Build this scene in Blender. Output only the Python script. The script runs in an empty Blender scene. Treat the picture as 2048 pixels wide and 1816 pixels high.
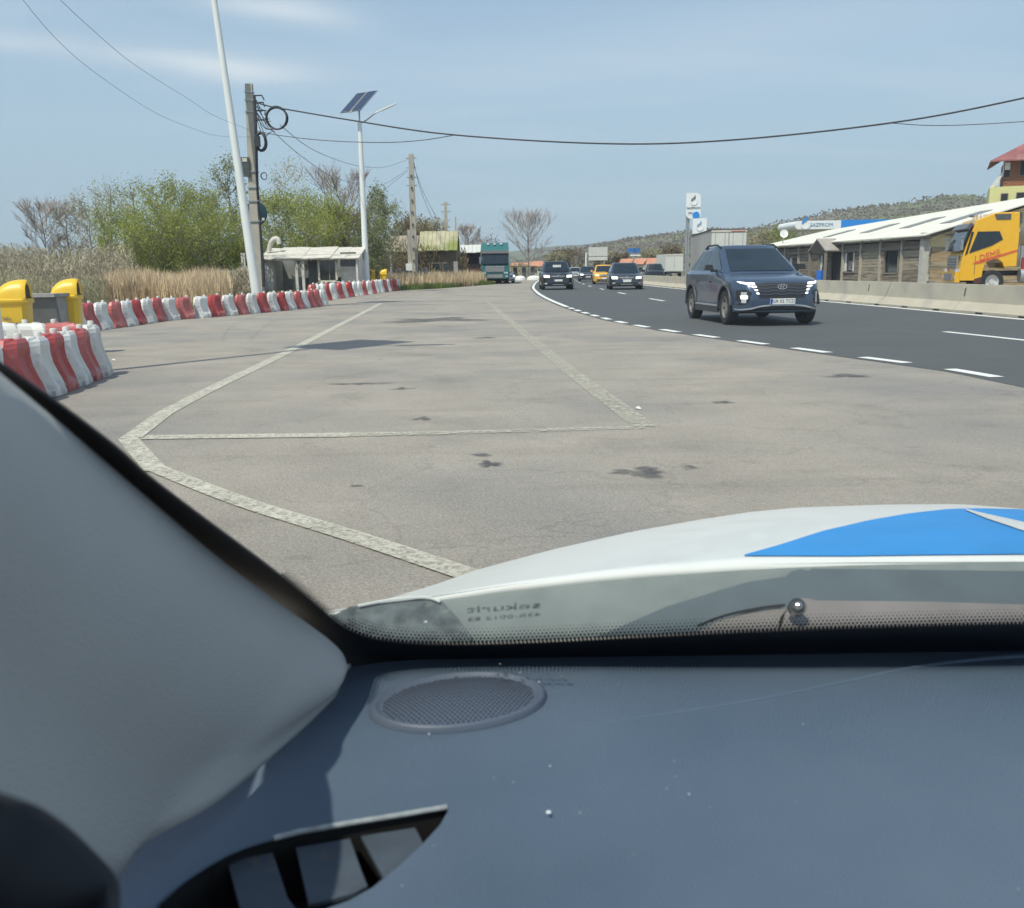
import bpy, bmesh, math, random
from mathutils import Vector, Matrix, noise
from mathutils.bvhtree import BVHTree
from mathutils.geometry import tessellate_polygon
SC = bpy.context.scene
COL = SC.collection
rnd = random.Random(7)

# ------------------------------------------------------------------ camera
F, HC = 1850.0, 1.2
P, RL = math.atan(367 / F), math.radians(0.8)
cp, sp, cr, sr = math.cos(P), math.sin(P), math.cos(RL), math.sin(RL)
CR = Vector((cr, -sr * sp, -sr * cp)); CU = Vector((sr, cr * sp, cr * cp)); CW = Vector((0, cp, -sp))
cam = bpy.data.cameras.new('camera'); camo = bpy.data.objects.new('camera', cam); COL.objects.link(camo)
camo.matrix_world = Matrix(((CR.x, CU.x, -CW.x, 0), (CR.y, CU.y, -CW.y, 0), (CR.z, CU.z, -CW.z, HC), (0, 0, 0, 1)))
cam.sensor_width = 36; cam.lens = 36 * F / 2048
cam.clip_start = 0.02; cam.clip_end = 9000
cam.dof.use_dof = True; cam.dof.focus_distance = 5.0; cam.dof.aperture_fstop = 12.0
SC.camera = camo

# ------------------------------------------------------------------ sky, sun, exposure
SUN_EL = math.radians(58.5)
TO = Vector((-0.545 * math.cos(SUN_EL), -0.839 * math.cos(SUN_EL), math.sin(SUN_EL))).normalized()
world = bpy.data.worlds.new('World'); SC.world = world; world.use_nodes = True
nt = world.node_tree; nt.nodes.clear()
def wn(t, **k):
    n = nt.nodes.new(t)
    for a, b in k.items(): setattr(n, a, b)
    return n
sky = wn('ShaderNodeTexSky'); sky.sky_type = 'NISHITA'; sky.sun_disc = False
sky.sun_elevation = SUN_EL; sky.sun_rotation = math.atan2(TO.x, TO.y)
sky.air_density = 1.0; sky.dust_density = 1.2; sky.ozone_density = 2.2; sky.altitude = 100
tc = wn('ShaderNodeTexCoord'); sep = wn('ShaderNodeSeparateXYZ'); nt.links.new(tc.outputs['Generated'], sep.inputs[0])
zc = wn('ShaderNodeMath', operation='MAXIMUM'); zc.inputs[1].default_value = 0.04; nt.links.new(sep.outputs['Z'], zc.inputs[0])
zz = wn('ShaderNodeMath', operation='ADD'); zz.inputs[1].default_value = 0.12; nt.links.new(zc.outputs[0], zz.inputs[0])
dx = wn('ShaderNodeMath', operation='DIVIDE'); nt.links.new(sep.outputs['X'], dx.inputs[0]); nt.links.new(zz.outputs[0], dx.inputs[1])
dy = wn('ShaderNodeMath', operation='DIVIDE'); nt.links.new(sep.outputs['Y'], dy.inputs[0]); nt.links.new(zz.outputs[0], dy.inputs[1])
cmb = wn('ShaderNodeCombineXYZ'); nt.links.new(dx.outputs[0], cmb.inputs[0]); nt.links.new(dy.outputs[0], cmb.inputs[1])
mp = wn('ShaderNodeMapping'); mp.inputs['Scale'].default_value = (0.55, 1.5, 1); mp.inputs['Rotation'].default_value = (0, 0, math.radians(-12))
mp.inputs['Location'].default_value = (1.35, 0.2, 0)
nt.links.new(cmb.outputs[0], mp.inputs[0])
nz = wn('ShaderNodeTexNoise'); nz.inputs['Scale'].default_value = 1.0; nz.inputs['Detail'].default_value = 6; nz.inputs['Roughness'].default_value = 0.52
nz.inputs['Distortion'].default_value = 0.5
nt.links.new(mp.outputs[0], nz.inputs[0])
rmp = wn('ShaderNodeValToRGB'); rmp.color_ramp.elements[0].position = 0.50; rmp.color_ramp.elements[0].color = (0.0, 0.0, 0.0, 1)
rmp.color_ramp.elements[1].position = 0.78; rmp.color_ramp.elements[1].color = (0.35, 0.35, 0.35, 1)
nt.links.new(nz.outputs['Fac'], rmp.inputs[0])
hzr = wn('ShaderNodeMapRange'); hzr.inputs['From Min'].default_value = -0.02; hzr.inputs['From Max'].default_value = 0.34; hzr.inputs['To Min'].default_value = 0.92; hzr.inputs['To Max'].default_value = 0.34
nt.links.new(sep.outputs['Z'], hzr.inputs['Value'])
mixh = wn('ShaderNodeMixRGB'); mixh.inputs['Color2'].default_value = (3.2, 3.85, 4.4, 1); nt.links.new(hzr.outputs[0], mixh.inputs['Fac']); nt.links.new(sky.outputs[0], mixh.inputs['Color1'])
mix = wn('ShaderNodeMixRGB'); mix.inputs['Color2'].default_value = (4.9, 5.2, 5.6, 1)
# two drawn-out cirrus streaks: elongated soft patches, broken up by the noise, fixed in the sky by azimuth and elevation
def M2(op, a, b=None, c=None):
    n = wn('ShaderNodeMath', operation=op)
    for k, x in enumerate((a, b, c)):
        if x is None: continue
        if isinstance(x, (int, float)): n.inputs[k].default_value = x
        else: nt.links.new(x, n.inputs[k])
    return n.outputs[0]
ya = M2('MAXIMUM', M2('ABSOLUTE', sep.outputs['Y']), 0.05)
az_, el_ = M2('DIVIDE', sep.outputs['X'], ya), M2('DIVIDE', sep.outputs['Z'], ya)
wz_ = M2('MULTIPLY_ADD', nz.outputs['Fac'], 0.05, -0.025)
tot = rmp.outputs[0]
for (a0, e0, sa, se, sl_, am) in ((-0.240, 0.262, 0.075, 0.013, -0.10, 0.62), (-0.200, 0.250, 0.060, 0.010, -0.15, 0.35), (-0.330, 0.214, 0.120, 0.0125, -0.06, 0.60), (-0.275, 0.207, 0.070, 0.010, -0.10, 0.45), (-0.50, 0.235, 0.080, 0.012, -0.04, 0.40), (0.30, 0.235, 0.22, 0.03, 0.10, 0.22), (0.02, 0.20, 0.20, 0.035, 0.12, 0.12)):
    da = M2('SUBTRACT', az_, a0); de = M2('ADD', M2('SUBTRACT', el_, e0), M2('MULTIPLY_ADD', da, -sl_, wz_))
    q1 = M2('POWER', M2('ABSOLUTE', M2('DIVIDE', da, sa)), 2.0); q2 = M2('POWER', M2('ABSOLUTE', M2('DIVIDE', de, se)), 2.0)
    g_ = M2('EXPONENT', M2('MULTIPLY', M2('ADD', q1, q2), -1.0))
    tot = M2('MULTIPLY_ADD', g_, am, tot)
tot = M2('MINIMUM', tot, 0.95)
nt.links.new(tot, mix.inputs['Fac']); nt.links.new(mixh.outputs[0], mix.inputs['Color1'])
bg = wn('ShaderNodeBackground'); bg.inputs['Strength'].default_value = 0.15
nt.links.new(mix.outputs[0], bg.inputs['Color'])
wo = wn('ShaderNodeOutputWorld'); nt.links.new(bg.outputs[0], wo.inputs['Surface'])
sl = bpy.data.lights.new('sun', 'SUN'); sl.energy = 3.9; sl.angle = math.radians(0.53); sl.color = (1.0, 0.925, 0.80)
so = bpy.data.objects.new('sun', sl); COL.objects.link(so); so.rotation_euler = (-TO).to_track_quat('-Z', 'Y').to_euler(); so.location = (-8, -12, 25)
vs = SC.view_settings; vs.view_transform = 'Standard'; vs.look = 'None'; vs.gamma = 1; vs.use_curve_mapping = False
vs.exposure = 0.28
SC.cycles.max_bounces = 8; SC.cycles.transparent_max_bounces = 16

# ------------------------------------------------------------------ measuring helpers (a picture ray meets a real plane)
def ray(u, v): return CW + CR * ((u - 1024) / F) - CU * ((v - 908) / F)
def G(u, v, z=0.0):
    d = ray(u, v); t = (z - HC) / d.z; return Vector((d.x * t, d.y * t, z))
def D(u, v, Y):
    d = ray(u, v); t = Y / d.y; return Vector((d.x * t, Y, HC + d.z * t))
def PL(u, v, a, b, c):
    d = ray(u, v); t = (a + b * c - HC) / (d.z + b * d.y); return Vector((d.x * t, d.y * t, HC + d.z * t))

# ------------------------------------------------------------------ materials
MATS = {}
def mat(name, col, rough=0.6, metal=0.0, var=0.12, scale=6.0, bump=0.0, bscale=60.0, coat=0.0, spec=0.5, emit=0.0, island=0.0, stretch=None, col2=None, c2pos=(0.45, 0.65), c2scale=2.0):
    if name in MATS: return MATS[name]
    m = bpy.data.materials.new(name); m.use_nodes = True; t = m.node_tree; b = t.nodes['Principled BSDF']
    b.inputs['Roughness'].default_value = rough; b.inputs['Metallic'].default_value = metal
    b.inputs['Coat Weight'].default_value = coat; b.inputs['Coat Roughness'].default_value = 0.06
    b.inputs['Specular IOR Level'].default_value = spec
    c = t.nodes.new('ShaderNodeTexCoord'); src = c.outputs['Object']
    if stretch:
        q = t.nodes.new('ShaderNodeMapping'); q.inputs['Scale'].default_value = stretch; t.links.new(src, q.inputs[0]); src = q.outputs[0]
    n = t.nodes.new('ShaderNodeTexNoise'); n.inputs['Scale'].default_value = scale; n.inputs['Detail'].default_value = 5
    t.links.new(src, n.inputs[0])
    r = t.nodes.new('ShaderNodeValToRGB')
    r.color_ramp.elements[0].position = 0.3; r.color_ramp.elements[1].position = 0.7
    r.color_ramp.elements[0].color = tuple(x * (1 - var) for x in col) + (1,)
    r.color_ramp.elements[1].color = tuple(min(1, x * (1 + var)) for x in col) + (1,)
    t.links.new(n.outputs['Fac'], r.inputs[0]); out = r.outputs[0]
    if col2:
        n2 = t.nodes.new('ShaderNodeTexNoise'); n2.inputs['Scale'].default_value = c2scale; n2.inputs['Detail'].default_value = 6
        t.links.new(src, n2.inputs[0])
        r2 = t.nodes.new('ShaderNodeValToRGB'); r2.color_ramp.elements[0].position = c2pos[0]; r2.color_ramp.elements[1].position = c2pos[1]
        t.links.new(n2.outputs['Fac'], r2.inputs[0])
        mx = t.nodes.new('ShaderNodeMixRGB'); mx.inputs['Color2'].default_value = tuple(col2) + (1,)
        t.links.new(r2.outputs[0], mx.inputs['Fac']); t.links.new(out, mx.inputs['Color1']); out = mx.outputs[0]
    if island:
        g = t.nodes.new('ShaderNodeNewGeometry'); h = t.nodes.new('ShaderNodeHueSaturation')
        mr = t.nodes.new('ShaderNodeMapRange'); mr.inputs['To Min'].default_value = 1 - island; mr.inputs['To Max'].default_value = 1 + island
        t.links.new(g.outputs['Random Per Island'], mr.inputs['Value']); t.links.new(mr.outputs[0], h.inputs['Value'])
        mh = t.nodes.new('ShaderNodeMapRange'); mh.inputs['To Min'].default_value = 0.5 - island * 0.05; mh.inputs['To Max'].default_value = 0.5 + island * 0.05
        t.links.new(g.outputs['Random Per Island'], mh.inputs['Value']); t.links.new(mh.outputs[0], h.inputs['Hue'])
        t.links.new(out, h.inputs['Color']); out = h.outputs[0]
    t.links.new(out, b.inputs['Base Color'])
    if emit:
        t.links.new(out, b.inputs['Emission Color']); b.inputs['Emission Strength'].default_value = emit
    if bump:
        n3 = t.nodes.new('ShaderNodeTexNoise'); n3.inputs['Scale'].default_value = bscale; n3.inputs['Detail'].default_value = 4
        t.links.new(src, n3.inputs[0])
        bp = t.nodes.new('ShaderNodeBump'); bp.inputs['Strength'].default_value = bump; bp.inputs['Distance'].default_value = 0.02
        t.links.new(n3.outputs['Fac'], bp.inputs['Height']); t.links.new(bp.outputs[0], b.inputs['Normal'])
    MATS[name] = m
    return m
def leafmat(name, col, island=0.35, trans=0.45):
    m = mat(name, col, rough=0.7, var=0.25, scale=0.6, island=island, spec=0.2)
    t = m.node_tree; b = t.nodes['Principled BSDF']; o = [n for n in t.nodes if n.type == 'OUTPUT_MATERIAL'][0]
    tr = t.nodes.new('ShaderNodeBsdfTranslucent'); mx = t.nodes.new('ShaderNodeMixShader'); mx.inputs[0].default_value = trans
    t.links.new(b.inputs['Base Color'].links[0].from_socket, tr.inputs['Color'])
    t.links.new(b.outputs[0], mx.inputs[1]); t.links.new(tr.outputs[0], mx.inputs[2]); t.links.new(mx.outputs[0], o.inputs['Surface'])
    return m
def glassmat(name, tint=(0.945, 0.968, 0.958), refl=0.06, dirt=0.0):
    m = bpy.data.materials.new(name); m.use_nodes = True; t = m.node_tree; t.nodes.clear()
    o = t.nodes.new('ShaderNodeOutputMaterial'); a = t.nodes.new('ShaderNodeBsdfTransparent'); a.inputs[0].default_value = tint + (1,)
    g = t.nodes.new('ShaderNodeBsdfGlossy'); g.inputs['Roughness'].default_value = 0.02
    g.inputs['Color'].default_value = (refl * 4, refl * 4, refl * 4, 1)
    lw = t.nodes.new('ShaderNodeLayerWeight'); lw.inputs['Blend'].default_value = 0.5
    pw = t.nodes.new('ShaderNodeMath'); pw.operation = 'POWER'; pw.inputs[1].default_value = 5; t.links.new(lw.outputs['Facing'], pw.inputs[0])
    fr = t.nodes.new('ShaderNodeMath'); fr.operation = 'MULTIPLY_ADD'; fr.inputs[1].default_value = 0.9; fr.inputs[2].default_value = 0.03; t.links.new(pw.outputs[0], fr.inputs[0])
    mx = t.nodes.new('ShaderNodeMixShader'); t.links.new(fr.outputs[0], mx.inputs[0]); t.links.new(a.outputs[0], mx.inputs[1]); t.links.new(g.outputs[0], mx.inputs[2])
    last = mx.outputs[0]
    if dirt:
        d = t.nodes.new('ShaderNodeBsdfDiffuse'); d.inputs[0].default_value = (0.75, 0.78, 0.8, 1)
        tl = t.nodes.new('ShaderNodeBsdfTranslucent'); tl.inputs[0].default_value = (0.75, 0.78, 0.8, 1)
        ad = t.nodes.new('ShaderNodeMixShader'); ad.inputs[0].default_value = 0.5; t.links.new(d.outputs[0], ad.inputs[1]); t.links.new(tl.outputs[0], ad.inputs[2])
        n = t.nodes.new('ShaderNodeTexNoise'); n.inputs['Scale'].default_value = 5; n.inputs['Detail'].default_value = 6
        c = t.nodes.new('ShaderNodeTexCoord'); t.links.new(c.outputs['Object'], n.inputs[0])
        mr = t.nodes.new('ShaderNodeMapRange'); mr.inputs['From Min'].default_value = 0.3; mr.inputs['From Max'].default_value = 0.75
        mr.inputs['To Min'].default_value = dirt * 0.5; mr.inputs['To Max'].default_value = dirt * 1.6; t.links.new(n.outputs['Fac'], mr.inputs['Value'])
        m2 = t.nodes.new('ShaderNodeMixShader'); t.links.new(mr.outputs[0], m2.inputs[0]); t.links.new(last, m2.inputs[1]); t.links.new(ad.outputs[0], m2.inputs[2]); last = m2.outputs[0]
    t.links.new(last, o.inputs['Surface']); MATS[name] = m
    return m
def wornmat(name, col, wear=0.45, scale=9.0, rough=0.7):
    m = mat(name, col, rough=rough, var=0.12, scale=3.0)
    t = m.node_tree; b = t.nodes['Principled BSDF']; o = [n for n in t.nodes if n.type == 'OUTPUT_MATERIAL'][0]
    tr = t.nodes.new('ShaderNodeBsdfTransparent'); mx = t.nodes.new('ShaderNodeMixShader')
    c = t.nodes.new('ShaderNodeTexCoord'); n = t.nodes.new('ShaderNodeTexNoise'); n.inputs['Scale'].default_value = scale; n.inputs['Detail'].default_value = 9; n.inputs['Roughness'].default_value = 0.75
    t.links.new(c.outputs['Object'], n.inputs[0])
    r = t.nodes.new('ShaderNodeValToRGB'); r.color_ramp.elements[0].position = wear - 0.13; r.color_ramp.elements[1].position = wear + 0.16
    t.links.new(n.outputs['Fac'], r.inputs[0]); t.links.new(r.outputs[0], mx.inputs[0])
    t.links.new(tr.outputs[0], mx.inputs[1]); t.links.new(b.outputs[0], mx.inputs[2]); t.links.new(mx.outputs[0], o.inputs['Surface'])
    return m

# ------------------------------------------------------------------ mesh helpers
class MB:
    def __init__(s): s.v = []; s.f = []
    def add(s, vs, fs):
        k = len(s.v); s.v += [tuple(p) for p in vs]; s.f += [tuple(i + k for i in f) for f in fs]; return s
    def box(s, c, d, rz=0.0, M=None, taper=1.0):
        x, y, z = d[0] / 2, d[1] / 2, d[2] / 2; r = Matrix.Rotation(rz, 3, 'Z'); c = Vector(c); vs = []
        for k, tp in ((-1, 1.0), (1, taper)):
            for a, b in ((-1, -1), (1, -1), (1, 1), (-1, 1)):
                p = Vector((a * x * tp, b * y * tp, k * z)); vs.append((M @ p if M else r @ p) + c)
        return s.add(vs, [(3, 2, 1, 0), (4, 5, 6, 7), (0, 1, 5, 4), (1, 2, 6, 5), (2, 3, 7, 6), (3, 0, 4, 7)])
    def quad(s, a, b, c, d): return s.add([a, b, c, d], [(0, 1, 2, 3)])
    def tube(s, pts, r, n=8, cap=True):
        pts = [Vector(p) for p in pts]; N = len(pts)
        if not hasattr(r, '__len__'): r = [r] * N
        vs = []; fs = []; ref = None
        for i, p in enumerate(pts):
            t = (pts[min(i + 1, N - 1)] - pts[max(i - 1, 0)])
            t = t.normalized() if t.length > 1e-9 else Vector((0, 0, 1))
            if ref is None: ref = Vector((1, 0, 0)) if abs(t.x) < 0.8 else Vector((0, 1, 0))
            a = (ref - t * ref.dot(t)).normalized(); ref = a; b = t.cross(a)
            for k in range(n):
                w = 2 * math.pi * k / n; vs.append(p + (a * math.cos(w) + b * math.sin(w)) * r[i])
        for i in range(N - 1):
            for k in range(n): fs.append((i * n + k, i * n + (k + 1) % n, (i + 1) * n + (k + 1) % n, (i + 1) * n + k))
        if cap: fs += [tuple(range(n))[::-1], tuple((N - 1) * n + k for k in range(n))]
        return s.add(vs, fs)
    def prism(s, poly, ext, M=None):
        # poly: list of 2d points in local xy, extruded along local z by ext; M maps local -> world
        M = M or Matrix.Identity(4); n = len(poly)
        vs = [M @ Vector((p[0], p[1], 0)) for p in poly] + [M @ Vector((p[0], p[1], ext)) for p in poly]
        tris = tessellate_polygon([[Vector((p[0], p[1], 0)) for p in poly]])
        fs = [tuple(t) for t in tris] + [tuple(i + n for i in t)[::-1] for t in tris]
        fs += [(i, (i + 1) % n, (i + 1) % n + n, i + n) for i in range(n)]
        return s.add(vs, fs)
    def slab(s, pts, thick, nrm):
        # pts: 3d outline (planar-ish); thickness along nrm
        n = len(pts); nrm = Vector(nrm).normalized() * thick; pts = [Vector(p) for p in pts]
        tris = tessellate_polygon([pts])
        vs = pts + [p + nrm for p in pts]
        fs = [tuple(t) for t in tris] + [tuple(i + n for i in t)[::-1] for t in tris] + [(i, (i + 1) % n, (i + 1) % n + n, i + n) for i in range(n)]
        return s.add(vs, fs)
    def lathe(s, prof, n=24, M=None, sweep=2 * math.pi):
        M = M or Matrix.Identity(4); vs = []; fs = []; m = len(prof)
        for k in range(n):
            w = sweep * k / n
            for r, z in prof: vs.append(M @ Vector((r * math.cos(w), r * math.sin(w), z)))
        for k in range(n):
            for i in range(m - 1):
                a, b = k * m + i, ((k + 1) % n) * m + i; fs.append((a, b, b + 1, a + 1))
        return s.add(vs, fs)
    def grid(s, rows):
        n = len(rows[0]); vs = [p for r in rows for p in r]
        return s.add(vs, [(i * n + j, i * n + j + 1, (i + 1) * n + j + 1, (i + 1) * n + j) for i in range(len(rows) - 1) for j in range(n - 1)])
    def build(s, name, m, parent=None, smooth=False, kind=None, loc=None, fix=True):
        me = bpy.data.meshes.new(name); me.from_pydata(s.v, [], s.f); me.materials.append(m)
        if fix:
            bm = bmesh.new(); bm.from_mesh(me); bmesh.ops.recalc_face_normals(bm, faces=bm.faces); bm.to_mesh(me); bm.free()
        if smooth:
            for p in me.polygons: p.use_smooth = True
            if smooth != 'full':
                try: me.set_sharp_from_angle(angle=math.radians(40))
                except Exception: pass
        o = bpy.data.objects.new(name, me); COL.objects.link(o)
        if parent: o.parent = parent
        if kind: o['kind'] = kind
        if loc: o.location = loc
        return o
def tag(o, label, cat, group=None):
    o['label'] = label; o['category'] = cat
    if group: o['group'] = group
    return o
def thing(name, label, cat, loc=(0, 0, 0), rz=0.0, group=None):
    o = bpy.data.objects.new(name, None); COL.objects.link(o); o.location = loc; o.rotation_euler = (0, 0, rz); o.empty_display_size = 0.2
    return tag(o, label, cat, group)
KIDS = {}
def copy_thing(root, label, loc=None, rz=None, scale=None):
    def rec(o, parent):
        c = o.copy(); COL.objects.link(c)
        if parent: c.parent = parent
        for ch in [x for x in bpy.data.objects if x.parent == o and x is not c]: rec(ch, c)
        return c
    c = rec(root, None); c['label'] = label
    if loc is not None: c.location = loc
    if rz is not None: c.rotation_euler = (0, 0, rz)
    if scale is not None: c.scale = scale
    return c
def text(name, body, size, m, parent, M, depth=0.004, align='CENTER', kind=None):
    cu = bpy.data.curves.new(name, 'FONT'); cu.body = body; cu.size = size; cu.extrude = depth / 2; cu.align_x = align; cu.align_y = 'CENTER'; cu.resolution_u = 2
    o = bpy.data.objects.new(name, cu); COL.objects.link(o)
    dg = bpy.context.evaluated_depsgraph_get(); me = bpy.data.meshes.new_from_object(o.evaluated_get(dg)); me.name = name
    bpy.data.objects.remove(o); bpy.data.curves.remove(cu)
    me.transform(M); me.materials.clear(); me.materials.append(m)
    r = bpy.data.objects.new(name, me); COL.objects.link(r)
    if parent: r.parent = parent
    return r
def frame_of(origin, xdir, ydir):
    x = Vector(xdir).normalized(); z = x.cross(Vector(ydir)).normalized(); y = z.cross(x)
    M = Matrix((x, y, z)).transposed().to_4x4(); M.translation = Vector(origin); return M
def smooth_path(pts, n=6):
    pts = [Vector(p) for p in pts]; out = []
    for i in range(len(pts) - 1):
        p0, p1, p2, p3 = pts[max(i - 1, 0)], pts[i], pts[i + 1], pts[min(i + 2, len(pts) - 1)]
        for k in range(n):
            t = k / n
            out.append(0.5 * ((2 * p1) + (p2 - p0) * t + (2 * p0 - 5 * p1 + 4 * p2 - p3) * t * t + (3 * p1 - p0 - 3 * p2 + p3) * t ** 3))
    out.append(pts[-1]); return out
def along(path, s):
    for i in range(len(path) - 1):
        l = (path[i + 1] - path[i]).length
        if s <= l or i == len(path) - 2:
            d = (path[i + 1] - path[i]).normalized(); return path[i] + d * s, d
        s -= l
def plen(path): return sum((path[i + 1] - path[i]).length for i in range(len(path) - 1))
def struct(mb, name, m, smooth=False, kind='structure'):
    return mb.build(name, m, None, smooth, kind, fix=False)
def interp(xs, ys, x):
    if x <= xs[0]: return ys[0]
    for i in range(len(xs) - 1):
        if x <= xs[i + 1]: return ys[i] + (ys[i + 1] - ys[i]) * (x - xs[i]) / (xs[i + 1] - xs[i])
    return ys[-1]

# ================================================================== GROUND, ROADS, HILLS
soil = mat('dry_soil_and_grass', (0.16, 0.14, 0.085), rough=0.95, var=0.3, scale=0.15, col2=(0.075, 0.10, 0.035), c2pos=(0.48, 0.62), c2scale=0.05, bump=0.4, bscale=3)
old_asph = mat('old_grey_asphalt', (0.325, 0.292, 0.248), rough=0.9, var=0.10, scale=1.2, col2=(0.225, 0.215, 0.205), c2pos=(0.46, 0.72), c2scale=0.35, bump=0.55, bscale=55)
def detail_asphalt(m, crack, dark, speck=0.16):
    t = m.node_tree; b = t.nodes['Principled BSDF']; base = b.inputs['Base Color'].links[0].from_socket
    c = t.nodes.new('ShaderNodeTexCoord')
    n = t.nodes.new('ShaderNodeTexNoise'); n.inputs['Scale'].default_value = 120; n.inputs['Detail'].default_value = 4; t.links.new(c.outputs['Object'], n.inputs[0])
    mr = t.nodes.new('ShaderNodeMapRange'); mr.inputs['From Min'].default_value = 0.3; mr.inputs['From Max'].default_value = 0.7; mr.inputs['To Min'].default_value = 1 - speck; mr.inputs['To Max'].default_value = 1 + speck
    t.links.new(n.outputs['Fac'], mr.inputs['Value'])
    mu = t.nodes.new('ShaderNodeVectorMath'); mu.operation = 'SCALE'; t.links.new(base, mu.inputs[0]); t.links.new(mr.outputs[0], mu.inputs['Scale'])
    out = mu.outputs[0]
    # grime patches and tyre-rubbed streaks
    for sc, st, lo, hi, k in ((28, (1, 1, 1), 0.58, 0.72, -0.22), (45, (1, 1, 1), 0.62, 0.74, 0.30), (0.9, (1, 1, 1), 0.56, 0.72, dark), (0.7, (0.35, 2.2, 1), 0.55, 0.75, dark * 0.8), (5.0, (0.5, 1.6, 1), 0.62, 0.74, dark * 1.1)):
        mp_ = t.nodes.new('ShaderNodeMapping'); mp_.inputs['Scale'].default_value = st; t.links.new(c.outputs['Object'], mp_.inputs[0])
        n2 = t.nodes.new('ShaderNodeTexNoise'); n2.inputs['Scale'].default_value = sc; n2.inputs['Detail'].default_value = 8; n2.inputs['Roughness'].default_value = 0.62; t.links.new(mp_.outputs[0], n2.inputs[0])
        m2 = t.nodes.new('ShaderNodeMapRange'); m2.inputs['From Min'].default_value = lo; m2.inputs['From Max'].default_value = hi; m2.inputs['To Min'].default_value = 1; m2.inputs['To Max'].default_value = 1 - k
        t.links.new(n2.outputs['Fac'], m2.inputs['Value'])
        v2 = t.nodes.new('ShaderNodeVectorMath'); v2.operation = 'SCALE'; t.links.new(out, v2.inputs[0]); t.links.new(m2.outputs[0], v2.inputs['Scale']); out = v2.outputs[0]
    if crack:
        vo = t.nodes.new('ShaderNodeTexVoronoi'); vo.feature = 'DISTANCE_TO_EDGE'; vo.inputs['Scale'].default_value = 1.1
        nd = t.nodes.new('ShaderNodeTexNoise'); nd.inputs['Scale'].default_value = 3; nd.inputs['Detail'].default_value = 6; t.links.new(c.outputs['Object'], nd.inputs[0])
        mv = t.nodes.new('ShaderNodeMixRGB'); mv.inputs['Fac'].default_value = 0.35; t.links.new(c.outputs['Object'], mv.inputs['Color1']); t.links.new(nd.outputs['Color'], mv.inputs['Color2']); t.links.new(mv.outputs[0], vo.inputs['Vector'])
        m3 = t.nodes.new('ShaderNodeMapRange'); m3.inputs['From Min'].default_value = 0.0; m3.inputs['From Max'].default_value = 0.012; m3.inputs['To Min'].default_value = 0.84; m3.inputs['To Max'].default_value = 1
        t.links.new(vo.outputs['Distance'], m3.inputs['Value'])
        v3 = t.nodes.new('ShaderNodeVectorMath'); v3.operation = 'SCALE'; t.links.new(out, v3.inputs[0]); t.links.new(m3.outputs[0], v3.inputs['Scale']); out = v3.outputs[0]
    t.links.new(out, b.inputs['Base Color'])
detail_asphalt(old_asph, True, 0.24, 0.26)
new_asph = mat('new_dark_asphalt', (0.082, 0.086, 0.088), rough=0.8, var=0.08, scale=0.8, bump=0.3, bscale=60, stretch=(1, 1, 1))
detail_asphalt(new_asph, False, 0.08, 0.12)
MB().quad((-3900, -250, 0), (3900, -250, 0), (3900, 3150, 0), (-3900, 3150, 0)).build('ground', soil, kind='structure')

def sheet(name, pts, z, m):
    pts = [Vector((p[0], p[1], z)) for p in pts]
    tr = tessellate_polygon([pts]); mb = MB(); mb.add(pts, [tuple(t) for t in tr]); o = mb.build(name, m, kind='structure')
    for p in o.data.polygons:
        pass
    return o
# highway edges from the picture, as real ground curves
he = [(5.6, -30), (5.55, -8), (5.4, 4), (5.2, 9.9), (4.55, 12.64), (3.84, 15.19), (3.12, 18.01), (2.5, 21.53), (1.97, 28.32), (1.63, 38.16), (1.5, 51.3), (1.84, 72.7), (3.76, 116.2), (7.6, 177), (18, 260), (45, 380), (95, 520)]
fe = [(12.6, -30), (12.2, -8), (11.6, 8), (11.2, 20.1), (11.15, 25.2), (10.9, 32.9), (10.5, 41.2), (10.1, 52), (10.0, 66), (10.5, 84), (12.4, 118), (16.5, 177), (27, 258), (53, 376), (102, 514)]
def crv(pts, n=6): return smooth_path([(p[0], p[1], 0) for p in pts], n)
HE, FE = crv(he), crv(fe)
def resample(path, N):
    L = plen(path); return [along(path, L * i / (N - 1) * 0.9999)[0] for i in range(N)]
def offs(path, d):
    out = []
    for i, p in enumerate(path):
        t = (path[min(i + 1, len(path) - 1)] - path[max(i - 1, 0)]).normalized(); out.append(p + Vector((t.y, -t.x, 0)) * d)
    return out
def strip(a, b, z, m, name):
    n = len(a); mb = MB(); mb.add([(p.x, p.y, z) for p in a] + [(p.x, p.y, z) for p in b], [(i, i + 1, n + i + 1, n + i) for i in range(n - 1)]); return mb.build(name, m, kind='structure')
# parking apron
park = [(-40, -30), (5.5, -30), (5.5, 9), (3.9, 15.2), (2.5, 21.5), (1.97, 28.3), (1.6, 38), (1.5, 51), (1.9, 73), (3.8, 116), (8, 178), (5.6, 178), (1.5, 125), (-0.8, 100), (-1.5, 84), (-5.2, 66), (-7.3, 63), (-8.6, 64), (-8.9, 48), (-9.4, 39), (-8.4, 33.0), (-8.8, 29), (-9.9, 26), (-10.3, 21), (-10.2, 18), (-8, 13), (-14, 9), (-40, 4)]
sheet('parking_pavement', park, 0.004, old_asph)
N = 140
A_, B_ = resample(offs(HE, -0.18), N), resample(offs(FE, 0.15), N)
strip(A_, B_, 0.008, new_asph, 'road')
B2 = resample(offs(FE, 0.9), N); B3 = resample(offs(FE, 8.2), N)
strip(B2, B3, 0.008, new_asph, 'far_road')
conc_gr = mat('median_ground', (0.2, 0.19, 0.17), rough=0.95, var=0.15, scale=2)
strip(resample(offs(FE, 0.1501), N), resample(offs(FE, 0.8999), N), 0.006, conc_gr, 'median_strip')
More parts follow.
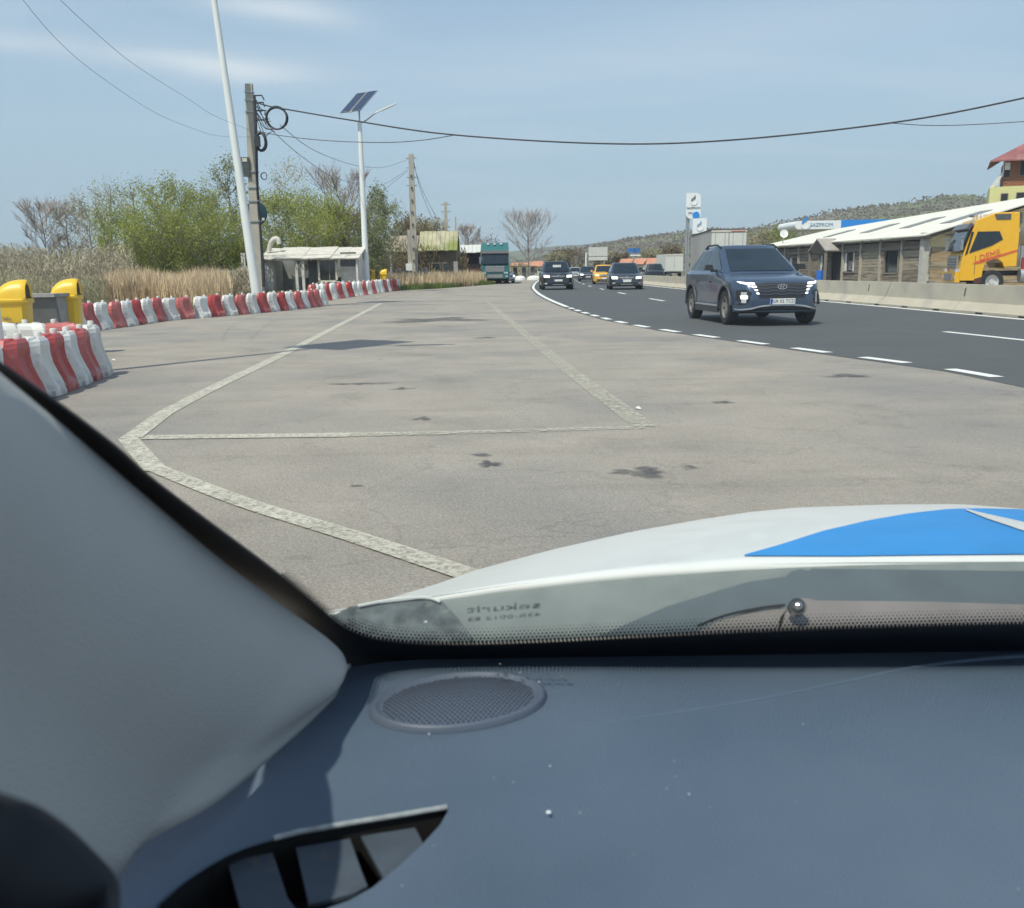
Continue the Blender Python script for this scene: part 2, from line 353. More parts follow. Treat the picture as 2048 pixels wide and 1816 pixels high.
gravel = mat('gravel_yard', (0.30, 0.285, 0.25), rough=0.95, var=0.2, scale=8, bump=0.5, bscale=30)
sheet('gravel_yard', [(19.4, -10), (60, -10), (60, 120), (19.4, 120)], 0.004, gravel)
# highway edge line: solid, then dashes
wpaint = mat('white_road_paint', (0.78, 0.78, 0.74), rough=0.6, var=0.06, scale=8)
def band(path, s0, s1, w, z, m, name, off=0.0, n=None):
    n = n or max(2, int((s1 - s0) / 1.2) + 1); a = []; b = []
    for i in range(n + 1):
        p, d = along(path, s0 + (s1 - s0) * i / n); q = Vector((d.y, -d.x, 0)); a.append(p + q * (off - w / 2)); b.append(p + q * (off + w / 2))
    return strip(a, b, z, m, name)
def s_at_y(path, y):
    s = 0
    for i in range(len(path) - 1):
        if path[i + 1].y > y: return s + (path[i + 1] - path[i]).length * (y - path[i].y) / (path[i + 1].y - path[i].y)
        s += (path[i + 1] - path[i]).length
    return s
s = s_at_y(HE, 5.0)
s_end = s_at_y(HE, 29.5)
while s < s_end:
    band(HE, s, s + 0.85, 0.17, 0.0125, wpaint, 'edge_line_dash'); s += 1.62
band(HE, s, plen(HE) * 0.99, 0.17, 0.0125, wpaint, 'edge_line', n=90)
band(FE, 2, plen(FE) * 0.99, 0.2, 0.0125, wpaint, 'edge_line', off=-0.12, n=140)
LN = crv([(9.3, -30), (9.2, -8), (8.9, 6), (7.97, 15.8), (6.6, 25), (5.75, 34.6), (5.6, 46.7), (5.7, 61.5), (6.15, 78), (8.0, 116), (12.2, 177), (22.5, 259), (49, 378), (98, 517)])
s = s_at_y(LN, 14.6) - 22
for k in range(26):
    if s > 0: band(LN, s, s + 3.0, 0.15, 0.0125, wpaint, 'lane_dash', n=3)
    s += 10.6
band(FE, 5, plen(FE) * 0.98, 0.16, 0.0125, wpaint, 'edge_line', off=7.9, n=120)
# worn parking lines
yel = wornmat('worn_cream_paint', (0.55, 0.52, 0.43), wear=0.40, scale=30)
yelw = wornmat('very_worn_cream_paint', (0.52, 0.49, 0.40), wear=0.48, scale=22)
LZ = [0.0088]
def line(a, b, w, m, name='parking_line', mid=None):
    pts = [G(*a), *( [G(*q) for q in mid] if mid else []), G(*b)]; pts = smooth_path(pts, 8) if mid else [pts[0].lerp(pts[1], i / 12) for i in range(13)]
    LZ[0] += 0.0008
    return band(pts, 0, plen(pts) * 0.9999, w, LZ[0], m, name, n=24)
line((262, 878), (762, 607), 0.16, yel, mid=[(300, 845), (420, 780), (600, 692)])
line((977, 606), (1290, 855), 0.19, yelw, mid=[(1040, 660), (1130, 735)])
line((288, 877), (700, 872), 0.17, yel); line((700, 872), (900, 868), 0.15, yelw)
line((900, 868), (1290, 857), 0.13, wornmat('faint_paint', (0.55, 0.53, 0.45), wear=0.53, scale=16))
line((300, 935), (985, 1170), 0.13, yel, mid=[(480, 1006), (700, 1075)])
line((256, 880), (312, 944), 0.14, yel)
# oil stains
stain = wornmat('oil_stain', (0.05, 0.05, 0.052), wear=0.47, scale=5, rough=0.5)
def blot(u, v, wpx, hpx, seed):
    c = G(u, v); ex = abs((G(u + wpx / 2, v) - G(u - wpx / 2, v)).x) / 2; ey = abs((G(u, v - hpx / 2) - G(u, v + hpx / 2)).y) / 2
    n = 30; vs = [(c.x, c.y, .0085)]; fd = [1.0]
    for k, f in ((0, .45), (1, .8), (2, 1.25)):
        for i in range(n):
            a = 2 * math.pi * i / n; r = 0.6 + 0.9 * noise.noise(Vector((math.cos(a) * 1.2, math.sin(a) * 1.2, seed * 3.1))) + 0.22 * noise.noise(Vector((math.cos(a) * 5, math.sin(a) * 5, seed)))
            r = max(0.15, r + 0.2) * f; vs.append((c.x + ex * r * math.cos(a) * 1.15, c.y + ey * r * math.sin(a) * 1.15, .0085)); fd.append((1.0, .85, 0.0)[k])
    fs = [(0, 1 + i, 1 + (i + 1) % n) for i in range(n)]
    for k in (0, 1): fs += [(1 + k * n + i, 1 + (k + 1) * n + i, 1 + (k + 1) * n + (i + 1) % n, 1 + k * n + (i + 1) % n) for i in range(n)]
    o = MB().add(vs, fs).build('oil_stain', stain, kind='structure', fix=False); at_ = o.data.attributes.new('fade', 'FLOAT', 'POINT'); at_.data.foreach_set('value', fd)
_t = stain.node_tree; _mx = [n for n in _t.nodes if n.type == 'MIX_SHADER'][0]; _src = _mx.inputs[0].links[0].from_socket
_at = _t.nodes.new('ShaderNodeAttribute'); _at.attribute_name = 'fade'; _mu = _t.nodes.new('ShaderNodeMath'); _mu.operation = 'MULTIPLY'
_sq = _t.nodes.new('ShaderNodeMath'); _sq.operation = 'MULTIPLY'; _sq.inputs[1].default_value = 0.8; _t.links.new(_src, _sq.inputs[0])
_t.links.new(_sq.outputs[0], _mu.inputs[0]); _t.links.new(_at.outputs['Fac'], _mu.inputs[1]); _t.links.new(_mu.outputs[0], _mx.inputs[0])
for i, q in enumerate([(1275, 945, 130, 20), (1378, 936, 34, 8), (978, 930, 45, 14), (725, 769, 80, 5), (805, 779, 40, 5), (1690, 753, 90, 6), (1445, 806, 60, 5), (960, 912, 40, 5), (715, 974, 24, 4), (845, 838, 30, 8), (970, 676, 40, 3), (870, 640, 160, 8)]): blot(*q, i + 1)
litter = mat('white_litter', (0.75, 0.75, 0.72), rough=0.7)
for i, (u, v) in enumerate([(1277, 820), (228, 722)]):
    p = G(u, v); mb = MB(); mb.add([p + Vector((math.cos(a) * 0.03, math.sin(a) * 0.02, 0.012 + 0.01 * (k % 2))) for k, a in enumerate([0, 1.2, 2.3, 3.4, 5])] + [p + Vector((0, 0, 0.035))], [(0, 1, 5), (1, 2, 5), (2, 3, 5), (3, 4, 5), (4, 0, 5), (4, 3, 2, 1, 0)])
    tag(mb.build('litter', litter), ['small crumpled white litter by the faded diagonal parking line', 'small pale litter beside the nearest plastic barriers'][i], 'litter')

# hills
hillm = mat('wooded_hill', (0.17, 0.15, 0.115), rough=0.95, var=0.35, scale=0.02, col2=(0.16, 0.18, 0.085), c2pos=(0.44, 0.64), c2scale=0.006, bump=1.0, bscale=0.05)
def hill(name, prof, Yr, Y0, seed, back=1.35, m=hillm):
    us = [p[0] for p in prof]; vs_ = [p[1] for p in prof]; rows = []
    nu = 150; nr = 22
    for j in range(nr + 1):
        row = []
        for i in range(nu + 1):
            u = us[0] + (us[-1] - us[0]) * i / nu; top = D(u, interp(us, vs_, u), Yr)
            t = j / nr
            if t <= 0.75:
                q = t / 0.75; Y = Y0 + (Yr - Y0) * q; z = top.z * (q ** 1.3)
            else:
                q = (t - 0.75) / 0.25; Y = Yr * (1 + (back - 1) * q); z = top.z * (1 - q * q)
            X = top.x / Yr * Y
            z += (noise.noise(Vector((X * 0.012, Y * 0.012, seed))) * 0.10 + noise.noise(Vector((X * 0.05, Y * 0.05, seed))) * 0.03) * top.z * (1 - abs(2 * min(t / 0.75, 1) - 1)) 
            row.append((X, Y, max(z, -0.5)))
        rows.append(row)
    o = MB().grid(rows).build(name, m, smooth='full', kind='structure')
    return o, rows
# blue-ish far ridge, then nearer hill
hill('hills', [(-1500, 530), (-400, 528), (200, 530), (700, 520), (1000, 505), (1095, 492), (1180, 487), (1290, 470), (1350, 478), (1600, 470), (3000, 440), (4200, 500)], 2200, 1100, 3)
o, HR = hill('hills', [(980, 533), (1100, 512), (1200, 488), (1280, 474), (1380, 462), (1410, 455), (1470, 459), (1540, 452), (1620, 433), (1690, 418), (1760, 410), (1830, 402), (1870, 392), (1925, 386), (1975, 394), (2060, 392), (2300, 380), (2900, 400), (3600, 430)], 820, 330, 9)
# woods on the hillside: one mass of small crowns
woods = leafmat('hill_woods', (0.18, 0.16, 0.13), island=0.16, trans=0.1)
woods_g = leafmat('hill_green', (0.18, 0.19, 0.10), island=0.16, trans=0.1)
def clumps(n, rows, seed, size, m, name, thr):
    r = random.Random(seed); mb = MB(); ico = [(0, 0, 1), (.9, 0, .3), (-.4, .8, .3), (-.4, -.8, .3), (.3, .6, -.4), (-.8, 0, -.4), (.3, -.6, -.4)]
    fs = [(0, 1, 2), (0, 2, 3), (0, 3, 1), (1, 4, 2), (2, 5, 3), (3, 6, 1), (1, 6, 4), (2, 4, 5), (3, 5, 6)]
    nr = len(rows); nu = len(rows[0]); k = 0
    while k < n:
        j = r.uniform(1, nr * 0.77); i = r.uniform(0, nu - 2); a = Vector(rows[int(j)][int(i)]); b = Vector(rows[int(j) + 1][int(i) + 1]); p = Vector((a.x + (b.x - a.x) * (i % 1), a.y + (b.y - a.y) * (j % 1), a.z + (b.z - a.z) * (j % 1)))
        g = noise.noise(Vector((p.x * 0.012, p.y * 0.012, 4)))
        if (g > thr[0]) and (g < thr[1]) or r.random() < 0.12:
            s_ = size * r.uniform(0.5, 1.3); an = r.uniform(0, 6.28); ca, sa = math.cos(an), math.sin(an)
            mb.add([(p.x + (x * ca - y * sa) * s_ * r.uniform(0.7, 1.2), p.y + (x * sa + y * ca) * s_, p.z + s_ * 0.5 + z * s_ * r.uniform(0.7, 1.3)) for x, y, z in ico], fs)
        k += 1
    mb.build(name, m, kind='stuff')
    return mb
clumps(32000, HR, 5, 1.05, woods, 'hillside_woods', (-1, 0.08))
clumps(12000, HR, 6, 0.9, woods_g, 'hillside_scrub', (0.02, 1))

hm_ = bpy.data.materials.new('haze_air'); hm_.use_nodes = True; t_ = hm_.node_tree; t_.nodes.clear(); o_ = t_.nodes.new('ShaderNodeOutputMaterial'); v_ = t_.nodes.new('ShaderNodeVolumePrincipled')
v_.inputs['Color'].default_value = (.62, .80, 1, 1); v_.inputs['Density'].default_value = 0.00018; v_.inputs['Anisotropy'].default_value = 0.1; t_.links.new(v_.outputs[0], o_.inputs['Volume'])
MB().box((0, 1450, 149), (8000, 3500, 300)).build('haze', hm_, kind='stuff')
# ================================================================== PLANTS
bark = mat('grey_bark', (0.27, 0.24, 0.21), rough=0.9, var=0.3, scale=6)
birch = mat('birch_bark', (0.55, 0.53, 0.48), rough=0.8, var=0.1, scale=2, col2=(0.12, 0.1, 0.09), c2pos=(0.58, 0.66), c2scale=3)
twigm = mat('twigs', (0.30, 0.25, 0.21), rough=0.9, var=0.25, scale=1)
twiggrey = mat('pale_twigs', (0.36, 0.32, 0.30), rough=0.9, var=0.2, scale=1)
L_green = leafmat('fresh_green_leaves', (0.34, 0.37, 0.10))
L_pale = leafmat('pale_bud_leaves', (0.40, 0.39, 0.19))
L_dark = leafmat('grey_green_leaves', (0.27, 0.29, 0.14))
L_brown = leafmat('reddish_bud_leaves', (0.23, 0.175, 0.10))
L_olive = leafmat('olive_brown_leaves', (0.40, 0.36, 0.23))
def tree(u, vt, Y, wpx, kind, label, name='tree', X=None, n_leaf=6500, group='trees beyond the parking lot'):
    r = random.Random(int(u * 7 + vt)); top = D(u, vt, Y); h = top.z; w = wpx * Y / F
    root = thing(name, label, 'tree', (top.x, Y, 0), r.uniform(0, 6), group)
    bk = birch if 'birch' in kind else bark
    tk = MB(); pts = [Vector((0, 0, -0.1))]; x = y = 0
    for k in range(1, 8):
        x += r.uniform(-.05, .05) * h * 0.25; y += r.uniform(-.05, .05) * h * 0.25; pts.append(Vector((x, y, h * 0.9 * k / 7)))
    r0 = max(0.06, h * 0.016)
    tk.tube(pts, [r0 * (1 - 0.85 * k / 7) for k in range(8)], 7)
    tw = MB(); lf = MB(); bare = 'bare' in kind
    nl = 24 if bare else 16; ends = []
    lowz = 0.12 if 'bush' in kind else (0.22 if not 'birch' in kind else 0.25)
    for i in range(nl):
        t = lowz + (0.92 - lowz) * i / nl; k = t * 7 / 0.9; k0 = min(6, int(k)); p = pts[k0].lerp(pts[k0 + 1], min(1, k - k0))
        prof = max(0.0, math.sin(math.pi * min(1, (t * 0.92 + 0.05)))) ** 0.6 if not 'tall' in kind else (1.1 - t) ** 0.6
        ln = w * 0.5 * prof * r.uniform(0.75, 1.15) + 0.2; az = i * 2.4 + r.uniform(-.4, .4); up = r.uniform(0.5, 1.2) if not bare else r.uniform(0.1, 0.45) + t * 1.5
        d = Vector((math.cos(az), math.sin(az), up)).normalized(); L = ln * math.sqrt(1 + up * up) * 0.9
        q = p + d * L; q.z = min(q.z, h * 0.98); mid = p.lerp(q, 0.5) + Vector((0, 0, -0.04 * L))
        tk.tube([p, mid, q], [r0 * 0.38 * (1.1 - t * 0.6), r0 * 0.25 * (1.1 - t * .6), r0 * 0.08], 4)
        for j in range(9 if bare else 6):
            s_ = r.uniform(0.25, 1); b = p.lerp(q, s_); dd = (d + Vector((r.uniform(-.8, .8), r.uniform(-.8, .8), r.uniform(-.1, .9)))).normalized()
            l2 = L * r.uniform(0.25, 0.5) * (1.2 - s_ * 0.5); e = b + dd * l2; tw.tube([b, b.lerp(e, .5) + Vector((0, 0, .03 * l2)), e], [0.018, 0.012, 0.006], 3, False); ends.append((b, e))
            for _ in range(6 if bare else 2):
                b2 = b.lerp(e, r.uniform(.2, 1)); e2 = b2 + (dd + Vector((r.uniform(-.9, .9), r.uniform(-.9, .9), r.uniform(-.2, .8)))).normalized() * l2 * r.uniform(.3, .6)
                tw.tube([b2, e2], [0.013, 0.005], 3, False); ends.append((b2, e2))
                if bare:
                    for _ in range(2):
                        b3 = b2.lerp(e2, r.uniform(.3, 1)); e3 = b3 + (dd + Vector((r.uniform(-1, 1), r.uniform(-1, 1), r.uniform(-.2, .9)))).normalized() * l2 * 0.3
                        tw.tube([b3, e3], [0.009, 0.004], 3, False)
    tk.build('trunk', bk, root, smooth=True)
    tw.build('twigs', twiggrey if ('pale' in kind or 'birch' in kind or bare) else twigm, root, kind='stuff', fix=False)
    if not bare:
        s0 = max(0.035, Y * 0.00095) * (0.8 if 'sparse' in kind else 1.0)
        N_ = int(n_leaf * (0.40 if 'sparse' in kind else 1 if 'bush' in kind else 0.62))
        fill = 0.35 if 'sparse' not in kind else 0.1
        for k in range(N_):
            b, e = r.choice(ends); c = b.lerp(e, r.random() ** 0.7) + Vector((r.gauss(0, 1), r.gauss(0, 1), r.gauss(0, 1.5))) * (w * 0.06 + 0.06)
            c.z = max(c.z, 0.25 if 'bush' in kind else h * 0.1)
            a1 = Vector((r.gauss(0, 1), r.gauss(0, 1), r.gauss(0, 1))).normalized() * s0 * r.uniform(.6, 1.5); a2 = Vector((r.gauss(0, 1), r.gauss(0, 1), r.gauss(0, 1))).normalized() * s0 * r.uniform(.6, 1.4)
            lf.add([c - a1, c + a2 * 0.6, c + a1, c - a2], [(0, 1, 2, 3)])
        lm = L_green if 'green' in kind else L_brown if 'brown' in kind else L_dark if 'dark' in kind else L_olive if 'olive' in kind else L_pale
        lf.build('crown', lm, root, fix=False)
    return root
TR = [
 (88, 413, 66, 90, 'bare pale', 'small bare grey tree, leftmost above the brown scrub'),
 (130, 402, 68, 80, 'olive sparse', 'thin olive-budded tree just right of the leftmost bare tree'),
 (172, 398, 66, 80, 'olive sparse', 'sparse olive tree, second thin one left of the green clump'),
 (212, 378, 64, 90, 'pale sparse', 'sparse pale tree whose pointed top stands left of the green clump'),
 (262, 372, 62, 90, 'green sparse', 'slender fresh green tree at the left end of the green clump'),
 (306, 366, 60, 90, 'green', 'full fresh green tree, tallest left of the grey-green spire'),
 (352, 368, 62, 95, 'green', 'round fresh green tree in the middle of the green clump'),
 (398, 378, 62, 80, 'dark green', 'fresh green tree left of the tall grey-green spire'),
 (447, 318, 64, 85, 'dark tall', 'tall grey-green spire tree just left of the leaning white pole'),
 (245, 440, 52, 110, 'green bush', 'low green bush at the left foot of the green clump'),
 (300, 452, 50, 110, 'green bush', 'low green bush under the tallest clump tree'),
 (360, 440, 50, 110, 'green bush', 'low green bush in the middle front of the clump'),
 (415, 425, 50, 110, 'pale bush green', 'wide light green bush in front of the spire tree'),
 (470, 435, 52, 100, 'green bush', 'green bush filling the gap behind the leaning pole base'),
 (575, 322, 68, 110, 'birch pale sparse tall', 'tall sparse birch rising above the flat-roofed shelter'),
 (548, 398, 62, 90, 'pale green bush', 'pale green tree just right of the concrete pole'),
 (610, 402, 62, 120, 'green bush', 'broad green tree behind the middle of the shelter'),
 (655, 418, 64, 100, 'green bush', 'green rounded tree behind the right half of the shelter'),
 (684, 356, 72, 120, 'bare pale', 'bare grey round-headed tree left of the straight lamp pole'),
 (700, 428, 66, 90, 'brown bush', 'reddish brown budding tree behind the straight lamp pole'),
 (625, 450, 58, 110, 'green bush', 'low green bush directly above the shelter roof'),
 (750, 368, 64, 55, 'birch dark tall', 'leafy white-trunked birch right of the straight lamp pole'),
 (778, 405, 70, 50, 'birch dark sparse', 'small drooping birch beside the leafy birch'),
 (815, 446, 88, 70, 'brown bush', 'low brown tree behind the left end of the mossy roof'),
 (860, 448, 92, 70, 'olive bush', 'low olive tree behind the middle of the mossy roof'),
 (735, 440, 60, 60, 'dark bush', 'dense dark green bush between lamp pole and mossy house'),
 (936, 458, 110, 50, 'bare pale', 'small bare tree above the pale shed beside the teal truck'),
 (1057, 434, 128, 92, 'bare pale', 'lone bare round-crowned tree between teal truck and black car'),
]
for t in TR: tree(*t)
# bare brown trees and bushes along the far road
for i, (u, vt, Y, w, k, lb) in enumerate([(1125, 508, 240, 40, 'brown bush', 'brown leafless thicket tree above the black car roof'), (1155, 505, 250, 36, 'brown bush sparse', 'brown budding tree left of the blank sign back'),
        (1205, 514, 230, 44, 'olive bush', 'olive brown tree below the blank sign back'), (1240, 516, 260, 40, 'brown bush', 'brown tree left of the small blue sign'), (1305, 509, 240, 50, 'olive bush', 'olive tree behind the orange roofed houses'), (1345, 500, 220, 44, 'brown bush', 'brown tree above the small white box truck'), (1560, 459, 150, 50, 'pale bush green', 'light green bush left of the white station canopy'), (1515, 470, 150, 60, 'olive bush', 'olive bush between trailer and wooden building'), (965, 480, 150, 60, 'brown bush sparse', 'low brown tree behind the teal truck'), (1110, 515, 200, 40, 'olive bush', 'low olive bush right of the lone bare tree')]):
    tree(u, vt, Y, w, k, lb, n_leaf=2200, group='trees far down the road')

# reeds, scrub, grass (stuff)
reedm = leafmat('dry_reeds', (0.68, 0.54, 0.36), island=0.3, trans=0.3)
grassm = leafmat('short_green_grass', (0.14, 0.19, 0.05), island=0.35, trans=0.3)
strawm = leafmat('yellowed_grass', (0.33, 0.28, 0.14), island=0.3, trans=0.3)
scrubm = leafmat('brown_scrub', (0.42, 0.37, 0.27), island=0.4, trans=0.2)
def inpoly(x, y, poly):
    c = False; n = len(poly)
    for i in range(n):
        (x1, y1), (x2, y2) = poly[i], poly[(i + 1) % n]
        if (y1 > y) != (y2 > y) and x < (x2 - x1) * (y - y1) / (y2 - y1) + x1: c = not c
    return c
def blades(name, poly, n, h, w, m, seed, lean=0.25, clump=0.5, cs=0.4, edge=0.0):
    r = random.Random(seed); mb = MB(); xs = [p[0] for p in poly]; ys = [p[1] for p in poly]; k = 0; tries = 0
    while k < n and tries < n * 20:
        tries += 1; x = r.uniform(min(xs), max(xs)); y = r.uniform(min(ys), max(ys))
        if not inpoly(x, y, poly): continue
        g = noise.noise(Vector((x * cs, y * cs, seed))) * 0.5 + 0.5
        if r.random() > clump + g * 1.2 - 0.3: continue
        hh = h * r.uniform(0.5, 1.1) * (0.65 + 0.6 * g); a = r.uniform(0, 6.28); l = lean * hh * r.uniform(0, 1); b = r.uniform(0, 6.28)
        dx_, dy_ = math.cos(a) * w * r.uniform(.6, 1.4), math.sin(a) * w * r.uniform(.6, 1.4)
        mx_, my_ = x + math.cos(b) * l * 0.3, y + math.sin(b) * l * 0.3
        mb.add([(x - dx_, y - dy_, -0.02), (x + dx_, y + dy_, -0.02), (mx_ + dx_ * .8, my_ + dy_ * .8, hh * 0.6), (mx_ - dx_ * .8, my_ - dy_ * .8, hh * 0.6), (x + math.cos(b) * l, y + math.sin(b) * l, hh)], [(0, 1, 2, 3), (3, 2, 4)]); k += 1
    return mb.build(name, m, kind='stuff', fix=False)
def scrub(name, poly, n, h, m, seed, s0=0.12):
    r = random.Random(seed); mb = MB(); xs = [p[0] for p in poly]; ys = [p[1] for p in poly]; k = 0
    while k < n:
        x = r.uniform(min(xs), max(xs)); y = r.uniform(min(ys), max(ys))
        if not inpoly(x, y, poly): continue
        g = noise.noise(Vector((x * 0.25, y * 0.25, seed))) * 0.5 + 0.5; hh = h * (0.45 + 0.8 * g)
        z = hh * (r.random() ** 0.8); c = Vector((x, y, z)); a1 = Vector((r.gauss(0, .5), r.gauss(0, .5), r.gauss(0.8, .6))).normalized() * s0 * r.uniform(.8, 3.0); a2 = Vector((r.gauss(0, 1), r.gauss(0, 1), r.gauss(0, .4))).normalized() * s0 * r.uniform(.15, .5)
        mb.add([c - a1, c + a2, c + a1, c - a2], [(0, 1, 2, 3)]); k += 1
    return mb.build(name, m, kind='stuff', fix=False)
def X(u, Y): return D(u, 545, Y).x
blades('dry_reeds', [(X(200, 33), 33), (X(462, 33), 33), (X(448, 46), 46), (X(230, 46), 46)], 16000, 1.38, 0.020, reedm, 3, 0.3, 0.6)
blades('dry_reeds', [(-12.0, 62), (-6.5, 64.5), (-3.0, 76), (-1.9, 88), (-4.2, 96), (-8, 84), (-13, 76)], 15000, 1.22, 0.028, reedm, 4, 0.3, 0.7)
blades('verge_grass', [(-8.7, 58), (-7.4, 61.5), (-5.2, 66.3), (-1.3, 85.5), (-2.4, 89), (-6.5, 68.5), (-12, 62.5)], 9000, 0.45, 0.02, grassm, 5, 0.5, 0.8)
scrub('brown_scrub', [(X(-150, 36), 36), (X(225, 36), 36), (X(300, 58), 58), (X(-150, 58), 58)], 80000, 2.7, scrubm, 6, 0.055)
scrub('brown_scrub', [(X(-150, 24), 24), (X(150, 24), 24), (X(230, 36), 36), (X(-150, 36), 36)], 40000, 1.3, L_olive, 7, 0.045)
scrub('brown_scrub', [(X(430, 44), 44), (X(510, 44), 44), (X(520, 52), 52), (X(430, 52), 52)], 12000, 1.8, scrubm, 8, 0.06)
scrub('leafy_undergrowth', [(X(220, 53), 53), (X(500, 50), 50), (X(520, 60), 60), (X(200, 62), 62)], 26000, 3.2, L_green, 9, 0.11)
scrub('leafy_undergrowth', [(X(520, 58), 58), (X(740, 58), 58), (X(760, 66), 66), (X(520, 66), 66)], 20000, 3.0, L_dark, 10, 0.11)
scrub('brown_scrub', [(X(745, 74), 74), (X(925, 82), 82), (X(960, 110), 110), (X(740, 92), 92)], 16000, 3.4, L_brown, 12, 0.14)
scrub('roadside_scrub', [(-4, 120), (1, 135), (6, 200), (-10, 220), (-20, 140)], 9000, 2.2, L_olive, 13, 0.2)
blades('verge_grass', [(-11.5, 13), (-10.6, 18), (-10.7, 24), (-9.6, 29), (-9.0, 36), (-9.6, 46), (-9.3, 58), (-18, 60), (-19, 30), (-22, 15)], 26000, 0.28, 0.016, grassm, 14, 0.6, 0.5)
blades('straw_grass', [(-11.5, 13), (-10.6, 18), (-10.7, 24), (-9.6, 29), (-9.0, 36), (-9.6, 46), (-9.3, 58), (-18, 60), (-19, 30), (-22, 15)], 16000, 0.34, 0.014, strawm, 15, 0.7, 0.45)

# ================================================================== PLASTIC BARRIERS
redp = mat('faded_red_plastic', (0.42, 0.035, 0.035), rough=0.42, var=0.18, scale=3, col2=(0.46, 0.12, 0.11), c2pos=(0.55, 0.8), c2scale=2.5)
whp = mat('weathered_white_plastic', (0.70, 0.71, 0.69), rough=0.45, var=0.05, scale=3, col2=(0.55, 0.55, 0.52), c2pos=(0.56, 0.8), c2scale=3)
def fade_by_object(m, col, k):
    t = m.node_tree; b = t.nodes['Principled BSDF']; src = b.inputs['Base Color'].links[0].from_socket
    oi = t.nodes.new('ShaderNodeObjectInfo'); mr = t.nodes.new('ShaderNodeMapRange'); mr.inputs['To Max'].default_value = k; mx = t.nodes.new('ShaderNodeMixRGB'); mx.inputs['Color2'].default_value = tuple(col) + (1,)
    t.links.new(oi.outputs['Random'], mr.inputs['Value']); t.links.new(mr.outputs[0], mx.inputs['Fac']); t.links.new(src, mx.inputs['Color1'])
    # grime rising from the ground and scuffs
    c = t.nodes.new('ShaderNodeTexCoord'); n = t.nodes.new('ShaderNodeTexNoise'); n.inputs['Scale'].default_value = 7; n.inputs['Detail'].default_value = 8; n.inputs['Roughness'].default_value = .7
    t.links.new(c.outputs['Object'], n.inputs[0]); sp = t.nodes.new('ShaderNodeSeparateXYZ'); t.links.new(c.outputs['Object'], sp.inputs[0])
    ad = t.nodes.new('ShaderNodeMath'); ad.operation = 'MULTIPLY_ADD'; ad.inputs[1].default_value = -0.35; t.links.new(sp.outputs['Z'], ad.inputs[0]); t.links.new(n.outputs['Fac'], ad.inputs[2])
    r = t.nodes.new('ShaderNodeMapRange'); r.inputs['From Min'].default_value = .42; r.inputs['From Max'].default_value = .62; r.inputs['To Max'].default_value = .55; t.links.new(ad.outputs[0], r.inputs['Value'])
    m2 = t.nodes.new('ShaderNodeMixRGB'); m2.inputs['Color2'].default_value = (.24, .22, .19, 1); t.links.new(r.outputs[0], m2.inputs['Fac']); t.links.new(mx.outputs[0], m2.inputs['Color1']); t.links.new(m2.outputs[0], b.inputs['Base Color'])
fade_by_object(redp, (.50, .17, .16), .7); fade_by_object(whp, (.58, .56, .52), .6)
capm = mat('filler_cap_plastic', (0.62, 0.6, 0.57), rough=0.5)
def barrier_mesh(Lx=0.50, Hh=0.60):
    # body: stacked chamfered rings, ends follow an S curve so neighbours interlock
    lv = [(0.0, .40), (.05, .40), (.10, .385), (.16, .35), (.24, .30), (.34, .25), (.44, .225), (.52, .215), (.565, .20), (.60, .15)]
    mb = MB(); rings = []
    for z, w in lv:
        q = z / 0.6; wave = 0.035 * math.sin(q * math.pi * 2.0 + 0.5); ch = min(0.11, w * 0.34); cx = 0.12 if z < 0.58 else 0.14
        ins = 0 if z < 0.56 else (0.012 if z < 0.58 else 0.03)
        x0, x1 = -Lx / 2 + wave + ins, Lx / 2 + wave - ins; h = w / 2
        notch = 0.028 if 0.1 < z < 0.5 else 0.0
        rings.append([(x0, -h + ch, z), (x0 + cx, -h, z), (x0 + cx + .03, -h + notch, z), (x1 - cx - .03, -h + notch, z), (x1 - cx, -h, z), (x1, -h + ch, z), (x1, h - ch, z), (x1 - cx, h, z), (x1 - cx - .03, h - notch, z), (x0 + cx + .03, h - notch, z), (x0 + cx, h, z), (x0, h - ch, z)])
    n = 12; vs = [p for r_ in rings for p in r_]
    fs = [(i * n + k, i * n + (k + 1) % n, (i + 1) * n + (k + 1) % n, (i + 1) * n + k) for i in range(len(rings) - 1) for k in range(n)]
    fs += [tuple(range(n))[::-1], tuple((len(rings) - 1) * n + k for k in range(n))]
    mb.add(vs, fs)
    for sx in (-0.13, 0.13): mb.box((sx, -0.2, 0.035), (0.07, 0.012, 0.05))   # moulded feet
    return mb
def make_barrier(m, capmat):
    root = thing('plastic_barrier', 'x', 'barrier', (0, 0, 0), 0, 'red and white plastic barriers edging the parking lot')
    barrier_mesh().build('barrier_body', m, root)
    MB().lathe([(0.0, .65), (.03, .65), (.036, .64), (.036, .60), (.045, .598)], 10, Matrix.Translation((0.13, 0, 0))).build('filler_cap', capmat, root, smooth=True)
    MB().lathe([(0.0, .615), (.05, .612), (.055, .598)], 10, Matrix.Translation((-0.08, 0, 0))).build('lug', m, root, smooth=True)
    return root
redB, whB = make_barrier(redp, capm), make_barrier(whp, capm)
used = {'r': False, 'w': False}
ORD = ['first', 'second', 'third', 'fourth', 'fifth', 'sixth', 'seventh', 'eighth', 'ninth', 'tenth', 'eleventh', 'twelfth', 'thirteenth', 'fourteenth', 'fifteenth', 'sixteenth']
def put_barrier(c, p, rz, label, sc=1.0):
    src = redB if c == 'r' else whB
    if not used[c]: used[c] = True; o = src; o['label'] = label; o.location = p; o.rotation_euler = (0, 0, rz)
    else: o = copy_thing(src, label, p, rz)
    o.rotation_euler = (rnd.uniform(-.03, .03), rnd.uniform(-.025, .025), rz)
    o.scale = (sc, sc, sc * rnd.uniform(0.98, 1.03)); return o
